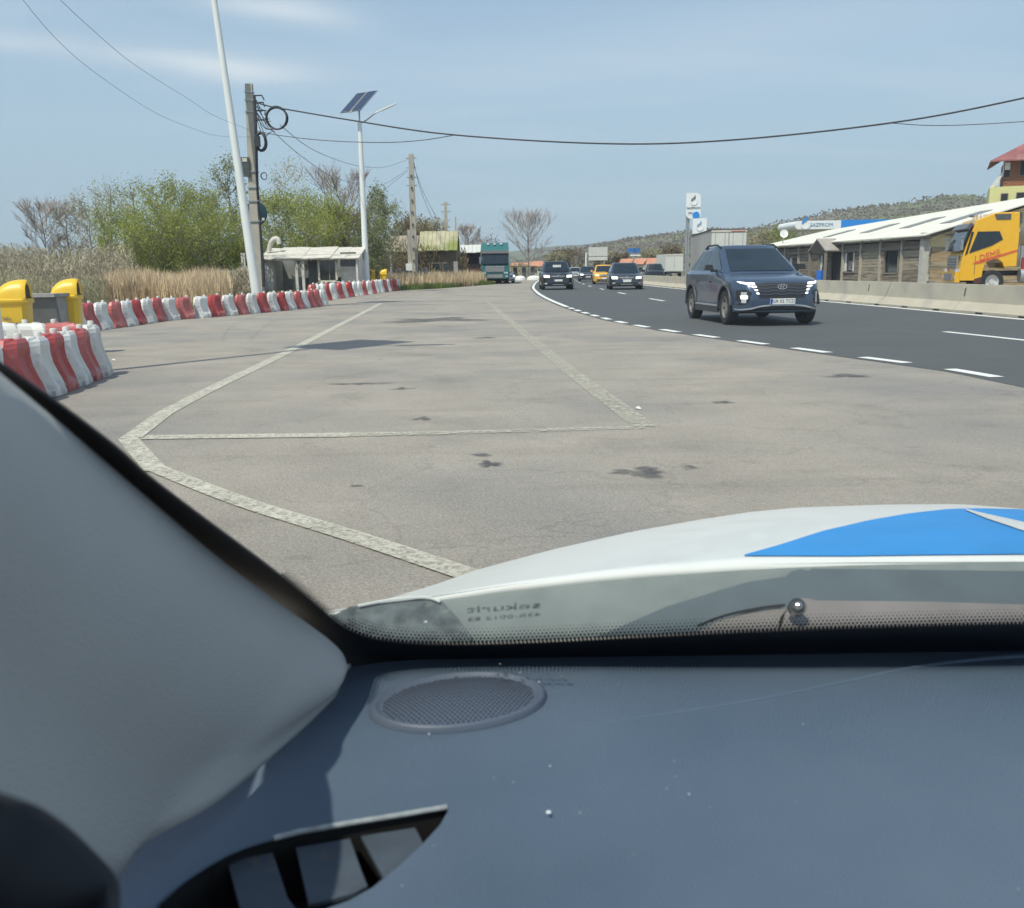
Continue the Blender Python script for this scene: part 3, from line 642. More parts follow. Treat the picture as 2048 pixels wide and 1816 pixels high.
def row(pts, pitch, order, where, jit=0.05, rz_extra=0.0, s0=0.0, sc=1.0):
    path = smooth_path([(p[0], p[1], 0.005) for p in pts], 8); cnt = {'r': 0, 'w': 0}; s = s0
    for c in order:
        p, d = along(path, s)
        rz = math.atan2(d.y, d.x) + rnd.uniform(-jit, jit) + rz_extra
        nm = 'red' if c == 'r' else 'white'
        put_barrier(c, p + Vector((rnd.uniform(-.03, .03), rnd.uniform(-.03, .03), 0)), rz, f'{ORD[cnt[c]]} {nm} plastic barrier from the left {where}', sc)
        cnt[c] += 1; s += pitch
# near row (running away from the camera), face towards the lot
nearp = [(-4.72, 7.9), (-4.78, 9.2), (-4.93, 10.3), (-5.2, 11.75)]
row(nearp, 0.49, 'rwrwrwrw', 'in the nearest row', 0.06)
row([(-5.75, 12.0), (-6.6, 12.3), (-8.4, 12.6)], 0.52, 'rwwr', 'behind the nearest row', 0.15)
rowp = [(-9.4, 20.2), (-9.36, 22.6), (-9.28, 25.0), (-8.6, 26.9), (-8.0, 28.9), (-7.4, 31.6), (-7.0, 34.4)]
row(rowp, 0.645, 'wrwrwrwrwrwrwrwrwrwrwr' + 'rw', 'in the long middle row', 0.08)
row2 = [(-8.1, 38.6), (-8.25, 42), (-8.1, 48.3), (-7.8, 55.8), (-7.45, 63)]
row(row2, 1.27, 'rwwrwrwrwwrwrwwrwrrw', 'in the farthest row', 0.2, sc=1.22)
heap = mat('pale_pink_plastic', (0.62, 0.45, 0.44), rough=0.6)

# ================================================================== YELLOW BINS
ylw = mat('yellow_plastic', (0.78, 0.50, 0.03), rough=0.38, var=0.06, scale=2)
blk = mat('black_plastic', (0.02, 0.02, 0.022), rough=0.5)
darkin = mat('dark_interior', (0.008, 0.008, 0.009), rough=0.9)
darkred = mat('dark_brown_inside', (0.06, 0.03, 0.02), rough=0.9)
def make_bin(label):
    root = thing('litter_bin', label, 'bin', (0, 0, 0), 0, 'yellow litter bins behind the barriers')
    mb = MB()
    def ring(wx, wy, z, c=0.06):
        return [(wx - c, -wy, z), (wx, -wy + c, z), (wx, wy - c, z), (wx - c, wy, z), (-wx + c, wy, z), (-wx, wy - c, z), (-wx, -wy + c, z), (-wx + c, -wy, z)]
    def loft(rs, cap0=True, cap1=True):
        b = MB(); n = 8; vs = [p for r_ in rs for p in r_]; fs = [(i * n + k, i * n + (k + 1) % n, (i + 1) * n + (k + 1) % n, (i + 1) * n + k) for i in range(len(rs) - 1) for k in range(n)]
        if cap0: fs.append(tuple(range(n))[::-1])
        if cap1: fs.append(tuple((len(rs) - 1) * n + k for k in range(n)))
        return b.add(vs, fs)
    loft([ring(.155, .15, 0), ring(.185, .18, .42), ring(.20, .20, .80)]).build('bin_body', ylw, root, smooth=True)
    loft([ring(.215, .215, .80), ring(.225, .225, .815), ring(.222, .222, .85), ring(.205, .205, .86)]).build('rim', ylw, root, smooth=True)
    # domed hood: profile across x, open to +x and tall
    rows = []
    for i in range(10):
        x = -0.205 + 0.37 * i / 9; q = (i / 9); hz = 0.235 * (max(0.0, 1 - (1 - q) ** 2.6)) ** 0.5 if i else 0.0
        rowp_ = []
        for k in range(13):
            a = math.pi * k / 12; rowp_.append((x, -0.2 * math.cos(a) * (0.9 + 0.1 * q), 0.86 + hz * (math.sin(a) ** 0.75 if math.sin(a) > 1e-6 else 0)))
        rows.append(rowp_)
    rows.append([(0.20, p[1] * 0.96, 0.86 + (p[2] - 0.86) * 0.93) for p in rows[-1]])
    rows.append([(0.185, p[1] * 0.72, 0.885 + (p[2] - 0.86) * 0.70) for p in rows[-1]])
    MB().grid(rows).build('hood', ylw, root, smooth=True)
    last = rows[-1]; MB().add([(0.178, p[1], p[2]) for p in last], [tuple(range(13))]).build('opening', darkred, root)
    return root
b1 = make_bin('large yellow litter bin, nearest, with dark blue print on its front')
p = D(27, 600, 12.6); b1.location = (p.x, 12.6, 0); b1.rotation_euler = (0, 0, math.radians(14)); b1.scale = (.98, .98, 1.07)
blu = mat('dark_blue_print', (0.02, 0.05, 0.16), rough=0.5)
b2 = copy_thing(b1, 'yellow litter bin standing just right of the nearest printed bin', (D(133, 600, 14.6).x, 14.6, 0), math.radians(14))
MM = frame_of((0.0, -0.204, 0.60), (1, 0, 0), (0, 0, 1))
text('print', 'Salu', 0.07, blu, b1, MM @ Matrix.Translation((-0.06, 0.02, 0)), 0.003)
MB().box((0.0, -0.2, 0.555), (0.24, 0.012, 0.022)).build('print_bar', blu, b1)
b3 = copy_thing(b1, 'x', (D(744, 560, 59.5).x, 59.5, 0), math.radians(5)); b3['label'] = 'small distant yellow bin nearest the straight lamp pole base'
b4 = copy_thing(b2, 'small distant yellow bin at the right of the far pair', (D(767, 560, 59.5).x, 59.5, 0), math.radians(5))
for o in (b3,):
    for ch in [x for x in bpy.data.objects if x.parent == o and x.name.startswith('print')]: bpy.data.objects.remove(ch)
for b in (b3, b4): b.scale = (1.1, 1.1, 1.28)
# concrete picnic bench between the bins
cgrey = mat('grey_concrete', (0.30, 0.30, 0.29), rough=0.9, var=0.15, scale=4, bump=0.3, bscale=30)
cdark = mat('dark_grey_board', (0.13, 0.135, 0.13), rough=0.8, var=0.2, scale=4)
def bench(label, loc, s=1.0, rz=0.0):
    r_ = thing('picnic_bench', label, 'bench', loc, rz, 'grey benches between the bin pairs'); r_.scale = (s, s, s)
    MB().box((0, 0, .93), (.62, .5, .05)).build('bench_top', cgrey, r_)
    M_ = Matrix.Rotation(math.radians(12), 3, 'X'); MB().box((0, -0.12, .68), (.56, .06, .46), M=M_).build('side_board', cdark, r_)
    for sx in (-1, 1): MB().box((sx * .22, 0.05, .45), (.1, .34, .9)).build('leg', cgrey, r_)
    return r_
bench('grey concrete picnic table between the two large yellow bins', (D(84, 600, 14.2).x, 14.2, 0), 1.0)
bench('dark grey picnic table between the two distant yellow bins', (D(756, 560, 59.8).x, 59.8, 0), 0.9)

# ================================================================== CONCRETE MEDIAN BARRIER
cbar = mat('median_concrete', (0.50, 0.455, 0.36), rough=0.85, var=0.08, scale=1.5, col2=(0.38, 0.355, 0.30), c2pos=(0.5, 0.75), c2scale=1.0, bump=0.25, bscale=25)
cst = wornmat('rust_water_stain', (0.06, 0.055, 0.05), wear=0.45, scale=8)
def njb(p0, p1, label):
    v = p1 - p0; L = v.length; rz = math.atan2(v.y, v.x); root = thing('concrete_barrier', label, 'barrier', (p0.x, p0.y, 0), rz, 'concrete barrier sections along the highway median')
    half = [(.30, 0), (.30, .06), (.275, .085), (.13, .27), (.085, .70)]
    prof = [(y, z) for y, z in half] + [(-y, z) for y, z in half[::-1]]
    g = 0.012; vs = []; xs = [g, L - g]
    for x in xs: vs += [(x, y, z) for y, z in prof]
    n = len(prof); fs = [(k, (k + 1) % n, n + (k + 1) % n, n + k) for k in range(n)] + [tuple(range(n))[::-1], tuple(range(n, 2 * n))]
    MB().add(vs, fs).build('barrier_body', cbar, root)
    k = 0.9
    while k < L - 0.4:
        MB().box((k, 0.301, 0.022), (0.34, 0.006, 0.04)).build('drain_slot', darkin, root); k += 1.9
    MB().add([(L - .22, .089 + (.70 - z) * .105 + 0.004, z) for z in (.62, .40)] + [(L - .13, .089 + (.70 - z) * .105 + 0.004, z) for z in (.40, .62)], [(0, 1, 2, 3)]).build('lifting_mark', cst, root)
    return root
MBp = offs(FE, 0.5); s = s_at_y(MBp, -6); i = 0
segs = []
while s < s_at_y(MBp, 185):
    a, _ = along(MBp, s); b, _ = along(MBp, s + 6.0); segs.append((a, b)); s += 6.0
vis = [k for k, (a, b) in enumerate(segs)]
NM = ['behind the camera side, out of view', 'below the yellow truck front']
for k, (a, b) in enumerate(segs):
    # travel towards the camera so the traffic face is +y in local space
    um = 1024 + F * (a.x + b.x) / 2 / max(1, (a.y + b.y) / 2)
    lab = 'behind the picture edge, beside our car' if k == 0 else 'outside the right picture edge' if k == 1 else ('nearest to the camera' if k == 2 else '%s from the right picture edge' % ORD[k - 2] if k < 17 else 'far down the road, at the bend')
    njb(a, b, 'pale concrete median barrier section, ' + lab)

# ================================================================== POLES, LAMPS, CABLES
whpole = mat('white_painted_steel', (0.74, 0.77, 0.75), rough=0.45, var=0.04, scale=1)
galv = mat('galvanised_steel', (0.42, 0.44, 0.45), rough=0.4, metal=0.6, var=0.1, scale=4)
pvm = mat('solar_cells', (0.012, 0.022, 0.06), rough=0.15, var=0.2, scale=20, coat=0.6)
alu = mat('pale_aluminium', (0.65, 0.64, 0.62), rough=0.4, metal=0.3)
def solar_lamp(label, loc, h=8.8, rad=(0.115, 0.06), k=1.0):
    h = h / k; rad = (rad[0] / k, rad[1] / k)
    r_ = thing('solar_street_lamp', label, 'street lamp', loc, 0, 'white solar street lamps along the parking lot')
    MB().tube([(0, 0, 0), (0, 0, h * .5), (0, 0, h)], [rad[0], (rad[0] + rad[1]) / 2, rad[1]], 16).build('pole', whpole, r_, smooth=True)
    MB().lathe([(0, .03), (.2, .03), (.2, 0)], 16).build('base_plate', whpole, r_)
    MB().tube([(0, 0, h), (0, 0, h + .55)], 0.04, 8).build('mast', galv, r_)
    n = Vector((-0.545 * math.sin(math.radians(40)), -0.839 * math.sin(math.radians(40)), math.cos(math.radians(40))))
    e1 = Vector((0.839, -0.545, 0)); e2 = n.cross(e1)
    r_.scale = (k, k, k); c = Vector((0.0, 0.05, h + 0.95)); M_ = Matrix((e1, e2, n)).transposed()
    for sx in (-0.345, 0.345):
        pn = MB().box(c + e1 * sx, (0.58, 1.62, 0.035), M=M_).build('solar_panel', pvm, r_)
        fr = MB()
        for a, b, w_, l_ in ((0, -.81, .6, .02), (0, .81, .6, .02), (-.295, 0, .02, 1.62), (.295, 0, .02, 1.62)): fr.box(c + e1 * (sx + a) + e2 * b, (w_, l_, .045), M=M_)
        fr.build('panel_frame', galv, pn)
    MB().box(c - n * 0.035, (0.14, 1.7, 0.03), M=M_).build('panel_rail', alu, r_)
    MB().tube([(0, 0, h - .05), (.35, -.03, h + .1), (.8, -.08, h + .42), (1.05, -.1, h + .52)], 0.03, 8).build('lamp_arm', galv, r_)
    hd = MB(); d_ = Vector((.93, -.07, .36)).normalized(); s_ = d_.cross(Vector((0, 0, 1))).normalized(); u_ = s_.cross(d_)
    Mh = Matrix((d_, s_, u_)).transposed(); c2 = Vector((1.0, -.1, h + .5))
    hd.box(c2 + d_ * .35, (.7, .2, .06), M=Mh); hd.box(c2 + d_ * .78, (.2, .13, .04), M=Mh); hd.build('lamp_head', whpole, r_)
    return r_
solar_lamp('white solar street lamp at the left picture edge beside the yellow bins', (-5.97, 10.75, 0), 8.8)
pf = D(733, 560, 56); solar_lamp('straight white solar street lamp with two panels, behind the shelter end', (pf.x, 56, 0), D(718, 245, 56).z, (0.20, 0.12), 1.2)
ln_b = D(516, 600, 32); ln_t = D(428, 0, 32)
lean = solar_lamp('leaning white street lamp pole standing against the concrete utility pole', (ln_b.x, 32, 0), 11.8, (0.165, 0.08))
lean.rotation_euler = (math.radians(0), math.atan2(ln_t.x - ln_b.x, ln_t.z), 0)
# concrete utility poles
cpole = mat('pole_concrete', (0.40, 0.375, 0.32), rough=0.9, var=0.1, scale=3, col2=(0.27, 0.25, 0.21), c2pos=(0.55, 0.75), c2scale=2)
cblack = mat('black_cable', (0.03, 0.033, 0.04), rough=0.6)
def upole(name, label, u0, v0, u1, v1, Y, r0, r1, band=True):
    a = D(u0, v0, Y); a = Vector((a.x, Y, 0)); t = D(u1, v1, Y); r_ = thing(name, label, 'utility pole', (a.x, Y, 0), 0, 'concrete utility poles along the left side')
    tt = t - a
    MB().box((0, 0, 0), (0, 0, 0)) if False else None
    mb = MB(); vs = []
    for (c, rr) in ((Vector((0, 0, -0.1)), r0), (tt, r1)):
        for x, y in ((-1, -.8), (1, -.8), (1, .8), (-1, .8)): vs.append((c.x + x * rr, c.y + y * rr, c.z))
    mb.add(vs, [(3, 2, 1, 0), (4, 5, 6, 7), (0, 1, 5, 4), (1, 2, 6, 5), (2, 3, 7, 6), (3, 0, 4, 7)]); mb.build('pole', cpole, r_)
    return r_, a, tt
up1, a1, t1 = upole('utility_pole', 'tall weathered concrete utility pole with cable coils, nearest of its kind', 517, 600, 498, 168, 33, .185, .115)
def on1(f, dx_=0.0, dy_=0.0): return t1 * f + Vector((dx_, dy_, 0))
ca = MB(); ca.tube([on1(f, .17 + .03 * math.sin(f * 9) + .05 * (1 - f), -.12) for f in [.1 + .085 * k for k in range(11)]], 0.045, 6); ca.build('riser_cable', cblack, up1)
for f in (.965, .93, .88, .62, .55, .49, .40): MB().box(on1(f), (.27 + .2 * (1 - f), .25 + .14 * (1 - f), .05)).build('steel_band', galv, up1)
for k, f in enumerate((.95, .92, .885, .845)): MB().tube([on1(f, .13, 0), on1(f, .42 + .05 * k, -.05), on1(f - .02, .5, -.05)], 0.025, 5).build('bracket', cblack, up1)
# things that hang on it
grybox = mat('dark_grey_cabinet', (0.07, 0.08, 0.085), rough=0.5)
pb = D(492, 334, 32.9); cab = MB().box((0, 0, 0), (.27, .22, .62)).build('meter_box', grybox); cab.location = pb
tag(cab, 'dark grey meter box on the left side of the concrete pole', 'electric box')
lampb = MB().box((0.0, -.115, .22), (.16, .02, .12)).build('box_label', mat('pale_label', (.6, .58, .5)), cab)
def coil(label, u, v, Y, rx, rz_, tube, n=3, ang=0.0):
    mb = MB(); c = D(u, v, Y)
    for k in range(n):
        j = rnd.uniform(.93, 1.05); ph = rnd.uniform(0, 6)
        pts = [(rx * j * math.cos(t) * math.cos(ang) - 0.0, 0.05 * math.sin(t * 2 + ph) + .04 * k, rz_ * j * math.sin(t)) for t in [2 * math.pi * q / 28 for q in range(29)]]
        mb.tube(pts, tube, 6, False)
    o = mb.build('cable_coil', cblack, smooth=True, fix=True); o.location = c; return tag(o, label, 'cable coil', 'black cable coils hanging by the concrete pole')
coil('large round coil of black cable hanging right of the pole top', 553, 236, 32.8, .35, .36, .026)
coil('smaller thick cable coil against the pole, below the large coil', 521, 283, 32.7, .17, .30, .036, 4)
coil('tiny loose loop of wire beside the pole above the trees', 528, 352, 32.8, .10, .12, .012, 2)
clo = MB().box((0, 0, 0), (.16, .16, .34)).build('splice_closure', cblack); clo.location = D(515, 283, 32.6); tag(clo, 'black cable splice box fixed between pole and small coil', 'splice box')
mb = MB(); r2 = random.Random(4)
for k in range(9):
    a = D(510 + r2.uniform(0, 6), 196 + r2.uniform(0, 40), 32.8); b = D(530 + r2.uniform(-10, 22), 212 + r2.uniform(0, 60), 32.8); m_ = a.lerp(b, .5) + Vector((0, 0, -r2.uniform(.1, .45)))
    mb.tube(smooth_path([a, m_, b], 6), 0.012, 4, False)
tag(mb.build('drop_wires', cblack), 'tangle of thin drop wires between pole top and large coil', 'wires')
# road sign on its own post behind the pole
dk = mat('sign_back_teal', (0.012, 0.045, 0.06), rough=0.35, var=0.1)
sg = thing('round_sign', 'round dark road sign half hidden behind the concrete pole', 'road sign', (D(512, 600, 34).x, 34, 0))
c = D(511, 427, 34); MB().lathe([(0, -.02), (.40, -.02), (.42, 0), (.40, .015), (0, .02)], 28, Matrix.Translation((c.x - sg.location.x, 0, c.z)) @ Matrix.Rotation(math.radians(90), 4, 'X')).build('sign_disc', dk, sg, smooth=True)
MB().tube([(0.0, .05, 0), (c.x - sg.location.x, .05, c.z + .3)], 0.035, 8).build('post', galv, sg)
MB().box((c.x - sg.location.x + .27, -.03, c.z - .2), (.09, .01, .09)).build('sticker', mat('pale_label', (.6, .58, .5)), sg)
up2, a2, t2 = upole('utility_pole', 'second concrete utility pole standing in the dry reeds', 830, 577, 822, 308, 70, .26, .17)
for k in range(9): MB().box(t2 * (.12 + .09 * k) + Vector((0, -.2, 0)), (.12, .14, .16)).build('pole_recess', cst, up2)
for f in (.97, .9, .83, .77): MB().box(t2 * f + Vector((.0, 0, 0)), (.75, .12, .07)).build('crossarm', galv, up2)
lbx = thing('pole_prop', 'pale concrete prop post leaning at the second pole', 'post', (D(821, 560, 69).x, 69, 0)); MB().box((0, 0, 2.1), (.26, .26, 4.2)).build('post', cpole, lbx); MB().box((-.05, -.1, 1.55), (.45, .3, .5)).build('junction_box', whpole, lbx)
up3, a3, t3 = upole('utility_pole', 'third, distant utility pole above the mossy roof', 894, 560, 891, 404, 105, .2, .15)
for f in (.97, .88): MB().box(t3 * f, (1.1, .15, .1)).build('crossarm', galv, up3)
up4, a4, t4 = upole('utility_pole', 'thin farthest pole right of the mossy house', 912, 560, 911, 434, 135, .12, .1)
def wire(label, pts, r_, n=8, m=cblack, name='overhead_cable', cat='cable'):
    path = smooth_path(pts, n); return tag(MB().tube(path, r_, 6).build(name, m, smooth=True), label, cat)
pal = mat('grey_wire', (0.20, 0.23, 0.27), rough=0.6)
wire('thick black overhead cable spanning the highway from the pole top', [D(512, 205, 32.8), D(545, 214, 32.8), D(575, 219, 32.5), D(700, 240, 31.5), D(900, 269, 30), D(1200, 287, 28.5), D(1450, 281, 27.2), D(1780, 246, 26), D(2043, 197, 25), D(2400, 112, 24)], .024)
wire('thinner cable running below the thick one and joining it mid span', [D(515, 262, 32.8), D(560, 271, 32.6), D(650, 281, 32), D(760, 285, 31.4), D(840, 281, 30.8), D(905, 271, 30.1)], .012)
wire('thin branch cable leaving the thick one towards the right edge', [D(1780, 246, 26), D(1880, 251, 25.6), D(2048, 243, 25), D(2400, 215, 24)], .010)
wire('upper left thin wire crossing the sky, higher of the two', [D(100, -20, 14), D(180, 55, 17), D(270, 130, 21), D(380, 200, 27), D(430, 232, 30), D(505, 262, 32.9)], .0045, m=pal)
wire('lower left thin wire crossing the sky, lower of the two', [D(30, -20, 14), D(110, 75, 17), D(190, 145, 20.5), D(310, 225, 26), D(400, 262, 30), D(440, 272, 31.5), D(505, 274, 32.9)], .0045, m=pal)
wire('upper sagging wire between the first and second utility poles', [D(560, 250, 32.8), D(620, 296, 40), D(680, 322, 50), D(725, 333, 57), D(770, 334, 63), D(818, 318, 69.8)], .013, m=pal)
wire('lower sagging wire between the first and second utility poles', [D(545, 262, 32.8), D(600, 310, 40), D(660, 350, 49), D(720, 370, 57), D(760, 372, 63), D(815, 340, 69.8)], .013, m=pal)
wire('short wire sloping down from the second pole to the birch', [D(815, 342, 69.8), D(785, 366, 68), D(764, 385, 66)], .016, m=pal)
for i, (e, v_) in enumerate(((868, 0), (878, 0))): wire(['left guy wire descending from the second pole', 'right guy wire descending from the second pole'][i], [D(826, 318 + 8 * i, 70), D(843 + 4 * i, 385, 80), D(e, 445, 95)], .018, m=pal, name='guy_wire', cat='wire')

# ================================================================== SHELTER
wht = mat('chalky_white_plaster', (0.62, 0.60, 0.55), rough=0.9, var=0.1, scale=3, col2=(0.42, 0.40, 0.36), c2pos=(0.5, 0.75), c2scale=2)
gryw = mat('grey_plaster', (0.28, 0.29, 0.29), rough=0.9, var=0.2, scale=1.5)
etern = mat('weathered_roof_sheet', (0.58, 0.55, 0.49), rough=0.9, var=0.15, scale=3)
wood = mat('grey_weathered_wood', (0.26, 0.225, 0.18), rough=0.9, var=0.25, scale=2, stretch=(0.4, 6, 6), col2=(0.17, 0.14, 0.115), c2pos=(0.45, 0.7), c2scale=2.0)
glassd = mat('dark_window_glass', (0.03, 0.04, 0.04), rough=0.08, spec=0.8, var=0.2)
YS = 54.0
def sx(u): return D(u, 540, YS).x
def sz(v, u=620): return D(u, v, YS).z
x0, x1 = sx(524), sx(722); shl = thing('shelter', 'abandoned flat-roofed roadside shelter with white posts and sagging roof', 'shelter', ((x0 + x1) / 2, YS, 0)); ox = (x0 + x1) / 2
zt = sz(497); ze = sz(518); W_ = x1 - x0
MB().box((0, 3.2, zt / 2 - .1), (W_ - .1, .15, zt - .3)).build('back_wall', gryw, shl)
MB().box((-W_ / 2 + .35, 1.4, ze / 2), (.18, 3.4, ze - .1)).build('side_wall', wht, shl)
MB().box((W_ / 2 - .2, 1.6, ze / 2), (.15, 3.0, ze - .1)).build('side_wall', wht, shl)
for k in range(7):
    xx = -W_ / 2 + W_ * (k + .5) / 7; sag = rnd.uniform(-.05, .04)
    mb = MB(); M_ = Matrix.Rotation(math.radians(13), 3, 'X') @ Matrix.Rotation(math.radians(rnd.uniform(-2, 2)), 3, 'Y'); mb.box((xx, .75, (zt + ze) / 2 + .08 + sag), (W_ / 7 * 1.04, 3.0, .05), M=M_); mb.build('roof_sheet', etern, shl)
for k, (z_, y_) in enumerate(((ze - .02, -.6), (ze + .22, .0), (zt - .02, 1.9))): MB().box((0, y_, z_), (W_ + .1, .1, .09)).build('roof_beam', wht, shl)
for k in range(16): MB().box((-W_ / 2 + W_ * (k + .5) / 16, .6, (ze + zt) / 2 - .04), (.06, 2.9, .06), M=Matrix.Rotation(math.radians(13), 3, 'X')).build('rafter', wood, shl)
for u, w_ in ((537, .36), (597, .15), (610, .15), (717, .10)):
    MB().box((sx(u) - ox, -.45, ze / 2 - .02), (w_, .2, ze)).build('post', wht, shl)
MB().box((sx(537) - ox + .1, -.2, ze / 2 - .02), (.5, .5, ze * .98)).build('corner_pillar', wht, shl)
wx, wz0, wz1 = sx(657) - ox, sz(563), sz(520); ww = sx(675) - sx(640)
wf = MB()
for a, b, c_, d_ in ((-ww / 2, .5, .09, 1), (ww / 2, .5, .09, 1)): wf.box((wx + a, -.25, (wz0 + wz1) / 2), (.11, .12, wz1 - wz0))
for z_ in (wz0, wz1): wf.box((wx, -.25, z_), (ww + .11, .12, .11))
wfo = wf.build('window_frame', mat('cream_frame', (.60, .57, .46), rough=.7), shl); MB().box((wx, -.22, (wz0 + wz1) / 2), (ww, .02, wz1 - wz0)).build('pane', glassd, wfo)
MB().box((wx + .1, -.24, (wz0 + wz1) / 2), (.05, .04, wz1 - wz0)).build('mullion', wood, wfo)
MB().box((wx, -.15, wz0 / 2 - .02), (ww * 1.3, .2, wz0 - .06)).build('low_wall', wood, shl)
MB().box((sx(697) - ox, .1, .78), (sx(712) - sx(680), .12, 1.5)).build('infill_panel', wht, shl)
MB().box((sx(697) - ox, .12, 1.95), (sx(712) - sx(680), .04, .8)).build('pane', glassd, shl)
MB().box((sx(628) - ox, .9, 1.1), (1.0, .1, 2.2)).build('partition', gryw, shl)
MB().box((sx(590) - ox, .6, .5), (.45, .5, 1.0)).build('cabinet', gryw, shl)
MB().box((0, 1.4, .03), (W_, 3.4, .08)).build('floor_slab', cgrey, shl)
fx = sx(532) - ox; MB().tube(smooth_path([(fx, .9, zt - .1), (fx + .1, .9, zt + .25), (fx + .3, .9, zt + .55), (fx + .55, .9, zt + .58), (fx + .62, .9, zt + .3)], 5), 0.14, 10).build('flue_pipe', wht, shl, smooth=True)
for i, u in enumerate((487, 491.5)):
    q = D(u, 560, 50); o = MB().box((0, 0, 1.15), (.09, .09, 2.3)).build('post', wht); o.location = (q.x, 50, 0); tag(o, ['thin pale post just left of the leaning pole, left of two', 'thin pale post just left of the leaning pole, right of two'][i], 'post')
brn = mat('dark_shed_boards', (0.055, 0.05, 0.045), rough=0.9, var=0.3, scale=2)
q = D(468, 560, 52); sd = thing('shed', 'small dark shed behind the scrub left of the leaning pole', 'shed', (q.x, 52, 0))
for k in range(9): MB().box((-.9 + .2 * k, 0, 1.0 + rnd.uniform(-.06, .06)), (.19, .06, 2.0)).build('board', brn, sd)
MB().box((0, .6, 2.05), (2.1, 1.4, .06)).build('roof', brn, sd); MB().box((0, 1.2, 1), (1.9, .06, 2)).build('back_wall', brn, sd)
mb = MB(); rr = random.Random(2)
for k in range(26):
    an = rr.uniform(0, 6.28); pos = (rr.gauss(0, .55), rr.gauss(0, .25), rr.uniform(.08, .55)); mb.box(pos, (rr.uniform(.2, .5), rr.uniform(.1, .3), rr.uniform(.1, .25)), M=Matrix.Rotation(an, 3, 'Z') @ Matrix.Rotation(rr.uniform(-.6, .6), 3, 'X'))
o = mb.build('rubble_heap', heap); o.location = (-9.15, 46, 0); o.scale = (.8, .8, .9); tag(o, 'heap of pale pink broken plastic pieces behind the farthest barrier row', 'heap')

# ================================================================== MOSSY HOUSE and sheds on the left
moss = mat('mossy_roof', (0.40, 0.37, 0.25), rough=0.95, var=0.2, scale=1.0, col2=(0.20, 0.235, 0.06), c2pos=(0.40, 0.58), c2scale=0.35)
mossd = mat('brown_mossy_roof', (0.30, 0.25, 0.19), rough=0.95, var=0.25, scale=2.0, col2=(0.19, 0.20, 0.07), c2pos=(0.45, 0.65), c2scale=0.35)
olivew = mat('overgrown_wall', (0.15, 0.13, 0.085), rough=0.95, var=0.35, scale=1.5)
YH = 80.0
def hx(u): return D(u, 540, YH).x
def hz(v): return D(850, v, YH).z
def roofed(name, label, u0, u1, vr, ve, mroof, mwall, Y, dep=3.2, tiles=10):
    a, b = D(u0, 540, Y).x, D(u1, 540, Y).x; c = (a + b) / 2; zr, ze_ = D(850, vr, Y + 2).z, D(850, ve, Y).z; w = b - a
    h_ = thing(name, label, 'house', (c, Y, 0)); MB().box((0, dep / 2 + .3, ze_ / 2), (w - .3, dep, ze_)).build('wall', mwall, h_)
    for sy, nm in ((0, 0), (1, 1)):
        for k in range(tiles):
            xa, xb = -w / 2 + w * k / tiles + .01, -w / 2 + w * (k + 1) / tiles - .01; y0_, y1_ = (-.25, dep / 2 + .3) if sy == 0 else (dep + .8, dep / 2 + .3)
            j = rnd.uniform(-.03, .03); pts = [(xa, y0_, ze_ + j), (xb, y0_, ze_ + j), (xb, y1_, zr + j), (xa, y1_, zr + j)]
            MB().slab(pts, .06, (0, 0, 1)).build('roof_sheet', mroof, h_)
    for sx_ in (-1, 1): MB().slab([(sx_ * (w / 2 - .16), .3, ze_ - .02), (sx_ * (w / 2 - .16), dep + .3, ze_ - .02), (sx_ * (w / 2 - .16), dep / 2 + .3, zr - .1)], .05, (1, 0, 0)).build('gable', mwall, h_)
    return h_, c, w, ze_
h1, c1, w1, z1 = roofed('cottage', 'low cottage with green mossy roof behind the reeds, right half', 838, 916, 464, 502, moss, olivew, 80, 3.4, 9)
for k, uu in enumerate((850, 872, 893)): o = MB().box((hx(uu) - c1, .27, 1.5), (.8, .06, .9)).build('window', wood, h1); MB().box((hx(uu) - c1, .235, 1.5), (.62, .02, .74)).build('pane', glassd, o)
MB().box((hx(905) - c1, .26, 1.0), (.9, .08, 2.0)).build('door', brn, h1)
h2, c2_, w2, z2 = roofed('cottage', 'low cottage with brown mottled roof adjoining the mossy one, left half', 768, 836, 472, 503, mossd, brn, 82, 3.4, 8)
for k in range(12): MB().box((-w2 / 2 + w2 * (k + .5) / 12, .2, 1.0), (w2 / 12 - .04, .06, 1.9)).build('board', brn, h2)
q = D(912, 545, 78); o = MB().box((0, 0, 1.0), (.35, .35, 2.0)).build('gate_pillar', cgrey); o.location = (q.x, 78, 0); tag(o, 'grey gate pillar at the right end of the mossy cottage', 'pillar')
h3, c3, w3, z3 = roofed('shed', 'dark open shed with pale tin roof left of the teal truck', 920, 962, 492, 507, mat('pale_tin_roof', (.62, .62, .58), rough=.5), mat('blackish_wall', (.02, .018, .02), rough=.9), 92, 4.0, 5)
for k in range(5): MB().box((-w3 / 2 + w3 * (k + .5) / 5, .2, .9), (.35, .1, 1.2)).build('crate_stack', [mat('dull_red_fabric', (.14, .03, .03)), brn][k % 2], h3)
# fence of grey boards below the cottages
fn = thing('board_fence', 'dark grey board fence in front of the brown roofed cottage', 'fence', (D(790, 540, 72).x, 72, 0))
for k in range(26): MB().box((-2.6 + .2 * k + rnd.uniform(-.02, .02), 0, .75 + rnd.uniform(-.08, .08)), (.16, .04, 1.5)).build('board', cdark, fn)
for z_ in (.4, 1.2): MB().box((0, .05, z_), (5.3, .05, .08)).build('rail', cdark, fn)

